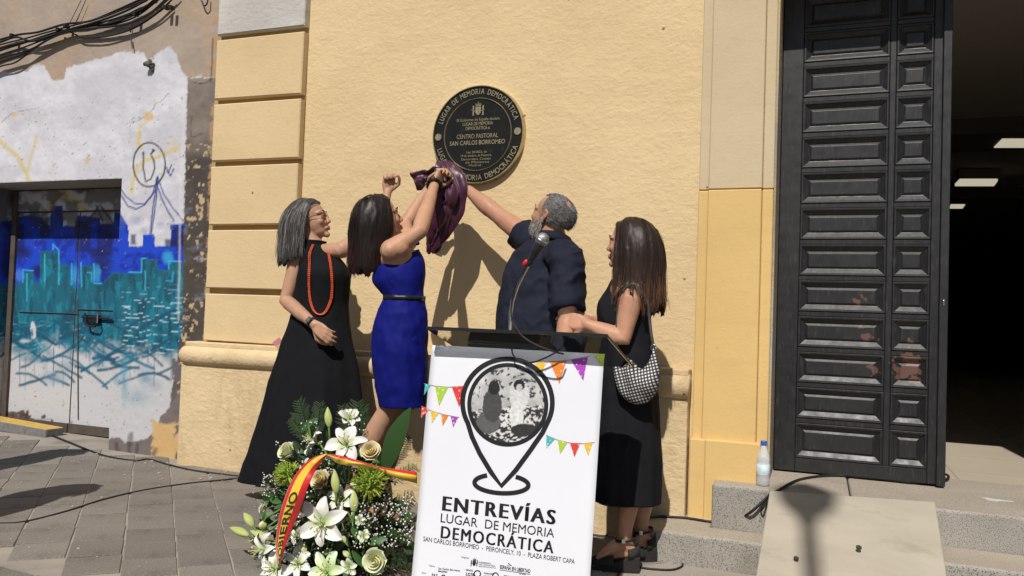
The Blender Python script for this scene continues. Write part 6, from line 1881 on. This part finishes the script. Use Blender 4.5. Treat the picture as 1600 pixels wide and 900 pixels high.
# ------------------------------------------------------------------ onlookers beyond the left edge, known by their shadows
def onlooker(px, py, h, shirt, lab, yaw):
    q = gpt(px, py); k = (h-.10)/(-LDIR.z); c = q-LDIR*k
    X, Y = c.x, c.y; g = gz(X)
    t = thing('person', lab, 'person', (X, Y, g), 'onlookers')
    f = Vector((math.sin(yaw), math.cos(yaw), 0)); r = f.cross(Zv); o = Vector((X, Y, g)); s = h/1.72
    W_ = lambda a, b, z: o+(r*a+f*b+Zv*z)*s
    yr = math.atan2(r.y, r.x)
    def rr_(z, a, b): p = W_(0, 0, z); return (*p, a*s, b*s, yr)
    mb = MB(); F = head_frame(f+Zv*.1); hc = W_(0, .03, 1.60)
    P = add_head(mb, hc, F, 1.0)
    mb.tube([W_(0, 0, 1.55), W_(0, 0, 1.42)], [.055, .06], 14)
    mb.loft([[Vector(p) for p in q_] for q_ in garment([rr_(1.43, .1, .07), rr_(1.36, .16, .1), rr_(1.2, .15, .11), rr_(1.0, .14, .1), rr_(.85, .15, .11)], 16, 28)])
    for sg in (-1, 1):
        Sx, Ex, Wx = W_(sg*.18, 0, 1.38), W_(sg*.23, -.02, 1.10), W_(sg*.22, .06, .86)
        add_arm(mb, Sx, Ex, Wx, 1.1, dict(d=(0, .1, -1), n=tuple(-r*sg), side=sg, curl=.3)); mb.tube([W_(0, 0, 1.40), Sx], [.055, .055], 12)
        add_leg(mb, W_(sg*.09, 0, .88), W_(sg*.09, .02, .48), W_(sg*.10, 0, .085), W_(sg*.12, .14, .03), 1.0)
    me = remesh(mb, .007, 4); color_skin(me, (.40, .22, .14), P); body = put('body', me, M_skin, t); add_eyes(body, P, F)
    m = MB(); m.loft([[Vector(p) for p in q_] for q_ in garment([rr_(1.45, .09, .075), rr_(1.37, .18, .12), rr_(1.2, .18, .135), rr_(1.0, .17, .13), rr_(.80, .185, .14)], 16, 28)])
    for sg in (-1, 1): m.tube([W_(sg*.10, 0, 1.37), W_(sg*.18, 0, 1.37), W_(sg*.215, -.01, 1.17)], [.075, .072, .068], 16, caps=False)
    put('shirt', remesh(m, .01, 4), mat('onlooker_shirt', shirt, .8, tuple(q*.8 for q in shirt), 8), t)
    m = MB()
    for sg in (-1, 1): m.tube([W_(sg*.075, 0, .86), W_(sg*.09, 0, .5), W_(sg*.10, 0, .10)], [.115, .085, .07], 18, caps=False)
    put('trousers', remesh(m, .01, 4), M_jean, t)
    G = hair_guides(hc, F, 1.03, 150, 10, hc.z-.10, [], int(px)+50, grav=.4, lift=1.08)
    make_hair(body, 'hair', G, 5, (.02, .013, .01), .3, per=5, mass_r=.013, voxel=.009)
onlooker(112, 764, 1.74, (.25, .27, .30), 'onlooker in a grey shirt standing outside the left edge, nearer the road', R(60))
onlooker(104, 706, 1.66, (.30, .12, .10), 'onlooker in a rust red shirt standing outside the left edge', R(70))
# ================================================================== THE FLOWER ARRANGEMENT
FY = -1.22
fc0 = gpt(520, 905); fbase = Vector((at(515, 800, FY).x, FY, gz(at(515, 800, FY).x)))
flo = thing('flower_arrangement', 'big floral arrangement of white lilies, cream roses and green chrysanthemums on the pavement', 'flowers', tuple(fbase))
rf = random.Random(12); rgf = np.random.default_rng(12)
M_petal = mat('white_petal', None, .55, attr=True, bump=.1, bs=160, bd=.001, sss=.08)
M_green = mat('leaf_green', None, .5, attr=True, bump=.15, bs=120, bd=.001, spec=.4)
def fr(n, roll=0.0):
    n = Vector(n).normalized(); a = Zv.cross(n) if abs(n.z) < .95 else Vector((1, 0, 0)); a.normalize(); b = n.cross(a)
    return a*math.cos(roll)+b*math.sin(roll), b*math.cos(roll)-a*math.sin(roll), n
def petal_mesh(c, a, b, n, L, w, open_=1.0, curl=.5, cols=((.42, .50, .22), (.66, .64, .60), (.70, .68, .66)), ruff=.04, nt=9, ns=6, seed=0):
    """one petal growing from c along a, flower axis n, width axis b"""
    r_ = random.Random(seed); vs, cs = [], []
    ph = r_.uniform(0, 6)
    for i in range(nt+1):
        t = i/nt
        rad = L*(t**1.05)*open_*(1-.12*curl*t*t)
        h = L*(.42*math.sin(min(t*1.6, 1.57))*(1.15-open_*.55) - .42*curl*t**2.4)
        wd = w*(math.sin(math.pi*min(1, t*.86+.09))**.75)*(1 if t < .98 else .5)
        for j in range(ns+1):
            s = (j/ns-.5)*2
            q = c + a*rad + b*(wd*.5*s) + n*(h + abs(s)**1.6*wd*.20 - (1-abs(s))**3*wd*.05 + ruff*L*math.sin(t*9+ph+s*2)*abs(s)*t)
            vs.append(q)
            k = t*2; c0, c1 = (cols[0], cols[1]) if k < 1 else (cols[1], cols[2]); kk = k if k < 1 else k-1
            cs.append(tuple(x+(y-x)*kk for x, y in zip(c0, c1)))
    fs = [(i*(ns+1)+j, i*(ns+1)+j+1, (i+1)*(ns+1)+j+1, (i+1)*(ns+1)+j) for i in range(nt) for j in range(ns)]
    m = MB(); m.v = [tuple(v) for v in vs]; m.f = fs; m.m = [0]*len(fs); m.c = cs
    return m
def lily(px, py, Y, n, L, open_=.85, curl=.55, roll=0.0, green=0.0):
    c = at(px, py, Y); A, B, N_ = fr(n, roll)
    th = MB(); th.ell(c-N_*L*.12, (L*.10, L*.10, L*.22), (A, B, N_), 10, 8)
    th.tube([c-N_*L*.25, c-N_*L*.6-Zv*L*.3, c-N_*L*.9-Zv*L*1.2], [L*.05, L*.04, L*.04], 6)
    m0 = th.mesh(True); set_col(m0, np.tile((.22, .34, .08), (len(m0.vertices), 1)))
    p = put('lily', m0, M_green, flo)
    for k in range(6):
        a_ = 2*math.pi*k/6 + rf.uniform(-.12, .12); u = A*math.cos(a_)+B*math.sin(a_); v = N_.cross(u)
        Lk = L*rf.uniform(.88, 1.1); g = .12*green
        m = petal_mesh(c-N_*(.012 if k % 2 else .004), u, v, N_, Lk, L*(.50 if k % 2 else .40)*rf.uniform(.9, 1.1), open_*rf.uniform(.85, 1.08), curl*rf.uniform(.4, 1.5),
                       ((.36, .46, .16), (.68-g, .67, .62-g*2), (.72-g, .71, .69-g)), .05, seed=rf.randint(0, 999))
        put('petal', m.mesh(True, True), M_petal, p)
    st = MB()
    for k in range(6):
        a_ = 2*math.pi*k/6+.4; u = A*math.cos(a_)+B*math.sin(a_)
        e = c+N_*L*.50+u*L*.22
        st.tube([c, c+N_*L*.28+u*L*.07, e], [L*.013]*3, 5, col=(.50, .55, .22)); st.ell(e, (L*.022, L*.022, L*.06), (N_, u.cross(N_), u), 6, 5, col=(.32, .22, .05))
    st.tube([c, c+N_*L*.62], [L*.018, L*.016], 6, col=(.5, .58, .3)); st.ell(c+N_*L*.62, (L*.035,)*3, None, 7, 5, col=(.35, .38, .2))
    put('stamen', st.mesh(True, True), M_green, p, kind='stuff')
    return p
def rose(px, py, Y, n, r, tint, deep):
    c = at(px, py, Y); A, B, N_ = fr(n, rf.uniform(0, 6))
    core = MB()
    # spiral heart
    for lay, (rr_, k, hh, tl) in enumerate(((.16, 3, .62, .05), (.30, 4, .60, .12), (.46, 5, .56, .2), (.62, 5, .48, .3))):
        for q in range(k):
            a0 = 2*math.pi*q/k+lay*.7; span = 2*math.pi/k*1.35; vs = []
            for i in range(6):
                t = i/5
                for j in range(7):
                    s = j/6-.5; a_ = a0+s*span
                    R_ = r*rr_*(.55+.5*t+.25*t*t*(lay+1)*.35) + r*.05*s
                    h = r*(-.35+(hh+.35)*t - .10*abs(s*2)**2*t)
                    vs.append(c+(A*math.cos(a_)+B*math.sin(a_))*R_+N_*h)
            core.add(vs, [(i*7+j, i*7+j+1, (i+1)*7+j+1, (i+1)*7+j) for i in range(5) for j in range(6)], col=tuple(x*(.72+.09*lay)+y*(.28-.09*lay) for x, y in zip(tint, deep)))
    core.ell(c-N_*r*.1, (r*.5, r*.5, r*.4), (A, B, N_), 12, 8, col=deep)
    p = put('rose', core.mesh(True, True), M_petal, flo)
    for q in range(7):
        a0 = 2*math.pi*q/7+rf.uniform(-.2, .2); span = 1.25; vs = []; out = rf.uniform(.85, 1.1)
        for i in range(8):
            t = i/7
            for j in range(9):
                s = (j/8-.5)*2; a_ = a0+s*span*.5*(1-.15*t)
                R_ = r*(.30+.58*math.sin(t*1.5)*out+.16*t**4); h = r*(-.60+1.08*t-.26*t**4-.30*s*s*t)
                vs.append(c+(A*math.cos(a_)+B*math.sin(a_))*R_+N_*(h+r*.03*math.sin(5*s+q)*t))
        m = MB(); m.add(vs, [(i*9+j, i*9+j+1, (i+1)*9+j+1, (i+1)*9+j) for i in range(7) for j in range(8)], col=tuple(x*rf.uniform(.94, 1.03) for x in tint))
        put('petal', m.mesh(True, True), M_petal, p)
    return p
def mum(px, py, Y, n, r, nn=150):
    c = at(px, py, Y); A, B, N_ = fr(n); m = MB()
    for k in range(nn):
        z = rf.uniform(-.25, 1); a_ = rf.uniform(0, 6.283); d = (A*math.cos(a_)+B*math.sin(a_))*math.sqrt(max(0, 1-z*z))+N_*z
        L = r*rf.uniform(.8, 1.1)*(.85+.2*(1-abs(z))); e = c+d*L; up = N_*(.22*r if z > .1 else -.05*r)
        g = rf.uniform(.75, 1.15)*(1 if z > .75 else .95); cc = (.40*g, .50*g, .07*g) if z < .8 else (.30*g, .42*g, .06*g)
        m.tube([c+d*r*.25, c+d*L*.6-Zv*r*.02, e+up*.6, e+up-d*r*.06], [r*.035, r*.05, r*.045, r*.02], 5, col=cc)
    m.ell(c, (r*.45,)*3, None, 12, 8, col=(.24, .34, .05))
    return put('chrysanthemum', m.mesh(True, True), M_petal, flo, kind='stuff')
def bud(px, py, Y, tipx, tipy, w, pale=.5):
    a, b_ = at(px, py, Y), at(tipx, tipy, Y+.01); d = b_-a; L = d.length; A, B, N_ = fr(d)
    rings = []; cs = []; n = 18
    for i in range(15):
        t = i/14; R_ = w*(math.sin(math.pi*(t*.93+.05))**.8)*(1.05-.35*t)
        rings.append([a+d*t+(A*math.cos(q)+B*math.sin(q))*R_*(1+.07*math.cos(3*q)) for q in np.linspace(0, 2*math.pi, n, endpoint=False)])
        for q in range(n):
            k = pale*(.5+.5*math.cos(3*2*math.pi*q/n)); cs.append((.36+.22*k, .42+.16*k, .12+.26*k))
    m = MB(); m.loft(rings); me = m.mesh(True); set_col(me, np.array(cs))
    p = put('lily_bud', me, M_petal, flo)
    m = MB(); m.tube([a+d*.03, a-d*.5, lerp(a-d*.5, fbase+Zv*.35, .35)], [w*.28, w*.22, w*.2], 6, col=(.10, .19, .04)); put('stem', m.mesh(True, True), M_green, p)
def leaf_into(m, c, d, L, w, n=None, bend=.25, col=(.04, .10, .02), seg=6):
    d = Vector(d).normalized(); n = Vector(n) if n is not None else Vector((rf.gauss(0, 1), rf.gauss(0, 1)-.4, rf.gauss(0, 1)+.6))
    s = d.cross(n).normalized(); n = s.cross(d)
    vs = []
    for i in range(seg+1):
        t = i/seg; p = c+d*L*t-n*(bend*L*t*t)+Vector((0, 0, -bend*.3*L*t*t)); ww = w*.5*math.sin(math.pi*(t*.95+.03))**.8
        vs += [p-s*ww+n*ww*.25, p, p+s*ww+n*ww*.25]
    m.add(vs, [(i*3+k, i*3+k+1, i*3+4+k, i*3+3+k) for i in range(seg) for k in (0, 1)], col=col)
# filling foliage
m = MB(); fcn = at(520, 800, FY+.03)
for k in range(1100):
    v = rgf.normal(size=3); v /= np.linalg.norm(v); rr_ = rgf.uniform(.45, 1.0)**.6
    p = fcn+Vector((v[0]*.31*rr_, v[1]*.17*rr_, v[2]*.36*rr_-.03))
    px, py = project([tuple(p)])
    if p.z < gz(p.x)+.02: continue
    if px[0] < 405 and py[0] < 830 and rf.random() < .8: continue
    d = Vector((v[0]+rf.gauss(0, .5), v[1]-.5+rf.gauss(0, .5), v[2]+.3+rf.gauss(0, .5)))
    g = rf.uniform(.5, 1.9); L = rf.uniform(.025, .07)
    leaf_into(m, p, d, L, L*rf.uniform(.25, .45), col=(.030*g, .070*g, .018*g), seg=4)
put('filler_foliage', m.mesh(True, True), M_green, flo, kind='stuff')
# broad lily leaves picked out one by one
for (x0, y0, x1, y1, wpx, Y, g, bd_) in ((600, 742, 634, 634, 40, -1.15, .72, .10), (560, 845, 545, 805, 14, -1.36, 1.3, .2), (575, 850, 600, 838, 13, -1.36, 1.2, .3), (540, 850, 505, 862, 14, -1.36, 1.1, .3), (550, 860, 572, 890, 13, -1.37, 1.4, .3),
        (555, 850, 575, 812, 14, -1.35, .9, .2), (470, 675, 492, 650, 12, -1.18, 1.0, .2), (487, 690, 480, 660, 5, -1.25, 2.2, .1), (492, 690, 496, 665, 5, -1.25, 2.0, .1), (440, 785, 418, 778, 10, -1.3, 1.6, .2), (440, 790, 470, 775, 11, -1.32, 1.2, .2),
        (400, 870, 392, 895, 9, -1.33, .9, .4), (520, 770, 505, 790, 12, -1.3, 1.0, .3), (620, 815, 648, 800, 14, -1.22, .7, .2), (600, 820, 640, 850, 14, -1.24, .7, .2), (630, 850, 650, 860, 22, -1.2, .7, .2), (415, 800, 405, 826, 7, -1.34, 1.0, .2), (505, 860, 530, 880, 12, -1.38, 1.5, .3), (560, 700, 590, 735, 22, -1.2, .8, .2)):
    a, b_ = at(x0, y0, Y), at(x1, y1, Y); m = MB()
    leaf_into(m, a, b_-a, (b_-a).length, wpx/ppm(x0, Y), n=(-.25, -1, .25), bend=bd_, col=(.034*g, .085*g, .020*g), seg=10)
    put('leaf', m.mesh(True, True), M_green, flo)
# fern and thuja sprays
def spray(x0, y0, x1, y1, Y, wpx, g, nn=22):
    a, b_ = at(x0, y0, Y), at(x1, y1, Y+.03); d = b_-a; m = MB()
    side = d.cross(Vector((0, 1, 0))).normalized(); col = (.045*g, .085*g, .030*g)
    m.tube([a, lerp(a, b_, .5)+side*.006, b_], [.0022, .0018, .0008], 5, col=(.05, .06, .02))
    nn = nn-6
    for k in range(nn):
        t = .12+.88*k/nn; p = lerp(a, b_, t)
        for sg in (-1, 1):
            L = wpx/ppm(x0, Y)*.5*math.sin(math.pi*min(1, (1-t)*.75+.12))*rf.uniform(.8, 1.15); dv = (side*sg*.85+d.normalized()*.6+Vector((0, rf.uniform(-.35, .1), 0))).normalized()
            e = p+dv*L; m.tube([p, lerp(p, e, .6), e], [.0013, .0012, .0005], 4, col=col)
            for q in range(7):
                tt = .15+.85*q/7; p2 = lerp(p, e, tt)
                for s2 in (-1, 1):
                    dv2 = (dv.cross(Vector((0, 1, 0))).normalized()*s2*.8+dv*.7+Vector((0, rf.uniform(-.3, .1), 0))).normalized()
                    leaf_into(m, p2, dv2, L*.17*(1.1-tt*.6), .0022, n=(0, -1, .1), bend=.1, col=tuple(c*rf.uniform(.7, 1.3) for c in col), seg=2)
    put('fern_frond', m.mesh(True, True), M_green, flo, kind='stuff')
for q in ((490, 700, 466, 624, -1.15, 46, 1.0), (495, 690, 500, 628, -1.12, 40, .9), (560, 715, 560, 626, -1.13, 56, 1.2), (548, 705, 535, 632, -1.1, 40, .9), (610, 735, 640, 680, -1.12, 34, 1.6), (605, 755, 652, 730, -1.15, 30, 1.3), (480, 690, 455, 652, -1.14, 34, .9),
          (600, 800, 648, 775, -1.16, 36, .8), (590, 840, 650, 822, -1.2, 40, .7), (600, 870, 648, 880, -1.2, 40, .7)): spray(*q)
# gypsophila
m = MB()
for (x0, y0, x1, y1, Y, nn) in ((548, 786, 646, 856, -1.33, 300), (455, 838, 520, 893, -1.38, 170), (494, 708, 524, 738, -1.30, 50), (408, 738, 434, 778, -1.26, 70), (480, 690, 505, 715, -1.26, 22), (560, 690, 590, 740, -1.16, 10), (430, 800, 470, 850, -1.36, 60), (470, 760, 500, 800, -1.34, 40), (600, 770, 645, 800, -1.28, 40), (520, 820, 548, 860, -1.3, 16), (540, 725, 560, 745, -1.2, 14), (470, 655, 500, 700, -1.2, 24), (540, 645, 572, 690, -1.2, 16), (520, 700, 560, 730, -1.3, 24), (430, 690, 470, 730, -1.24, 24)):
    for k in range(nn):
        q = at(rf.uniform(x0, x1), rf.uniform(y0, y1), Y+rf.uniform(-.05, .05)); r_ = rf.uniform(.0022, .0044); w_ = rf.uniform(.5, .68)
        m.ell(q, (r_, r_*.9, r_), None, 6, 4, col=(w_, w_, w_*.93))
        if k % 2 == 0: m.tube([q, q+Vector((rf.uniform(-.02, .02), .03, -.05))], [.0007, .0009], 3, col=(.10, .15, .05))
put('gypsophila', m.mesh(True, True), M_petal, flo, kind='stuff')
# flowers
px2m = 1/365.0
for a in ((505, 817, -1.42, (.10, -1, .22), 44, 1.0, .45, .5, 0), (541, 694, -1.34, (.25, -.8, .55), 36, .95, .6, .2, 0), (545, 655, -1.24, (.55, -.45, .75), 30, .60, .2, .6, .1), (492, 690, -1.30, (-.75, -.5, .4), 32, .75, .6, .1, 0), (414, 858, -1.40, (-.55, -.8, .0), 38, .85, .7, .3, 0),
          (532, 781, -1.34, (.1, -.9, .5), 27, .85, .5, .8, .2), (430, 888, -1.44, (-.1, -1, .35), 34, .9, .6, .9, 0), (512, 893, -1.43, (0, -.9, .4), 34, .9, .3, .2, 1.0), (466, 880, -1.42, (.2, -.9, .5), 28, .9, .4, .7, 0), (400, 845, -1.34, (-.9, -.4, .2), 26, .6, .5, .4, 0), (545, 885, -1.40, (.2, -.9, .1), 22, .7, .3, .4, .5), (466, 838, -1.36, (.1, -.9, .1), 22, .7, .3, .2, .3), (475, 728, -1.28, (-.3, -.9, .2), 17, .8, .6, .2, .1), (562, 812, -1.36, (.3, -.9, .1), 16, .6, .4, .4, .4), (440, 848, -1.40, (-.3, -.9, .2), 24, .8, .7, .1, 0), (568, 838, -1.38, (.4, -.9, .2), 17, .6, .3, .1, .6)):
    px, py, Y, n, L, op, cu, ro, gr = a; lily(px, py, Y, n, L*px2m, op, cu, ro, gr)
CREAM, WGREEN = (.70, .62, .40), (.64, .66, .44)
rose(448, 706, -1.30, (-.35, -.75, .5), 15*px2m, WGREEN, (.50, .52, .22)); rose(579, 705, -1.32, (.3, -.75, .6), 14.5*px2m, CREAM, (.60, .45, .16)); rose(500, 750, -1.36, (-.1, -.85, .5), 15*px2m, CREAM, (.60, .46, .16)); rose(587, 877, -1.38, (.1, -.95, .25), 17.5*px2m, WGREEN, (.58, .56, .26)); rose(436, 753, -1.26, (-.5, -.7, .2), 9*px2m, (.62, .58, .48), (.5, .44, .3)); rose(411, 793, -1.32, (-.5, -.6, .1), 9*px2m, (.64, .64, .52), (.5, .5, .3))
mum(449, 741, -1.32, (-.15, -.75, .6), 20*px2m); mum(578, 754, -1.34, (.1, -.75, .6), 26*px2m)
for a in ((514, 668, -1.27, 512, 636, 6.5, .2), (525, 771, -1.38, 523, 734, 7, .35), (553, 800, -1.37, 553, 766, 7.2, .7), (396, 823, -1.36, 381, 801, 7, .2), (389, 837, -1.36, 359, 824, 7, .15), (420, 843, -1.37, 391, 829, 6.5, .5), (515, 865, -1.40, 522, 872, 5, .6), (413, 815, -1.36, 408, 827, 7, 1.0), (540, 848, -1.38, 530, 833, 4.5, .9), (505, 868, -1.4, 519, 856, 4, .4), (545, 870, -1.4, 536, 861, 4.5, .9), (478, 866, -1.4, 471, 846, 5, .9), (560, 765, -1.3, 545, 752, 4, .8)):
    x0, y0, Y, x1, y1, w, pl_ = a; bud(x0, y0, Y, x1, y1, w*px2m, pl_)
# basket
m = MB(); put('basket', lathe(Vector((fbase.x, FY+.03, fbase.z)), [(.10, .002), (.13, .01), (.16, .10), (.17, .17), (.15, .17), (.02, .15)], 28).mesh(), mat('dark_basket', (.03, .022, .014), .8, (.05, .035, .02), 60, .6, 120, .004), flo)
# ribbon in the national colours with its lettering
M_red, M_yel = mat('red_satin', (.58, .015, .02), .38, (.50, .01, .015), 6, .1, 30, .003, sheen=.3), mat('yellow_satin', (.72, .50, .045), .38, (.66, .43, .035), 6, .1, 30, .003, sheen=.3)
def ZR(a): return np.array([(x/3+350, y/3+600) for x, y in a])
def ribbon(left, right, Ys, breaks, name, nt=60, ns=16, parent=None, twist=.012):
    Lp, Rp = catmull(ZR(left), np.linspace(0, len(left)-1, nt)), catmull(ZR(right), np.linspace(0, len(right)-1, nt)); Yv = np.interp(np.linspace(0, 1, nt), np.linspace(0, 1, len(Ys)), Ys)
    def surf(t, s, off=0.0):
        k = min(max(t, 0), 1)*(nt-1); i = min(int(k), nt-2); f = k-i
        l, r = Lp[i]*(1-f)+Lp[i+1]*f, Rp[i]*(1-f)+Rp[i+1]*f; y = Yv[i]*(1-f)+Yv[i+1]*f
        q = l+(r-l)*s; return at(q[0], q[1], y - twist*math.sin(math.pi*s) - .006*math.sin(t*14+s*2) - off)
    vs = [surf(i/(nt-1), j/ns) for i in range(nt) for j in range(ns+1)]
    m = MB()
    for i in range(nt-1):
        for j in range(ns):
            s = (j+.5)/ns; m.f.append((i*(ns+1)+j, i*(ns+1)+j+1, (i+1)*(ns+1)+j+1, (i+1)*(ns+1)+j)); m.m.append(1 if breaks[0] < s < breaks[1] else 0)
    m.v = [tuple(v) for v in vs]; me = m.mesh(True); me.materials.append(M_red); me.materials.append(M_yel)
    me = baked(me, [('SOLIDIFY', dict(thickness=.0008, offset=0))]); return me, surf
rb_o = at(500, 780, -1.46)
rib = thing('ribbon', 'red and yellow satin ribbon draped over the flowers, lettered down its tail', 'ribbon', tuple(rb_o))
me, sf = ribbon([(474, 326), (425, 342), (380, 372), (335, 425), (305, 480), (275, 560), (255, 640), (243, 740), (246, 800), (250, 862)], [(484, 334), (462, 362), (432, 402), (410, 445), (390, 495), (365, 570), (337, 640), (300, 725), (280, 790), (256, 862)], [-1.40, -1.46, -1.48, -1.49, -1.49, -1.48, -1.47], (.17, .64), 'ribbon_tail')
put('ribbon_tail', me, [M_red, M_yel], rib)
m = MB(); co, fs = text2d('GOBIERNO', .015); lo, hi = co[:, 0].min(), co[:, 0].max()
m.add([sf(.985-(x-lo)/(hi-lo)*(.985-.475), .60-(y/CAPH)*.38, .0035) for x, y in co], fs); put('lettering', m.mesh(), mat('ribbon_print', (.03, .03, .012), .6), rib)
me, sf = ribbon([(478, 328), (540, 334), (600, 350), (660, 368), (720, 385), (800, 398), (905, 412)], [(492, 340), (525, 368), (570, 380), (640, 386), (715, 408), (800, 438), (905, 466)], [-1.40, -1.43, -1.42, -1.39, -1.34, -1.28, -1.23], (.34, 1.1), 'ribbon_tail')
put('ribbon_tail', me, [M_red, M_yel], rib)
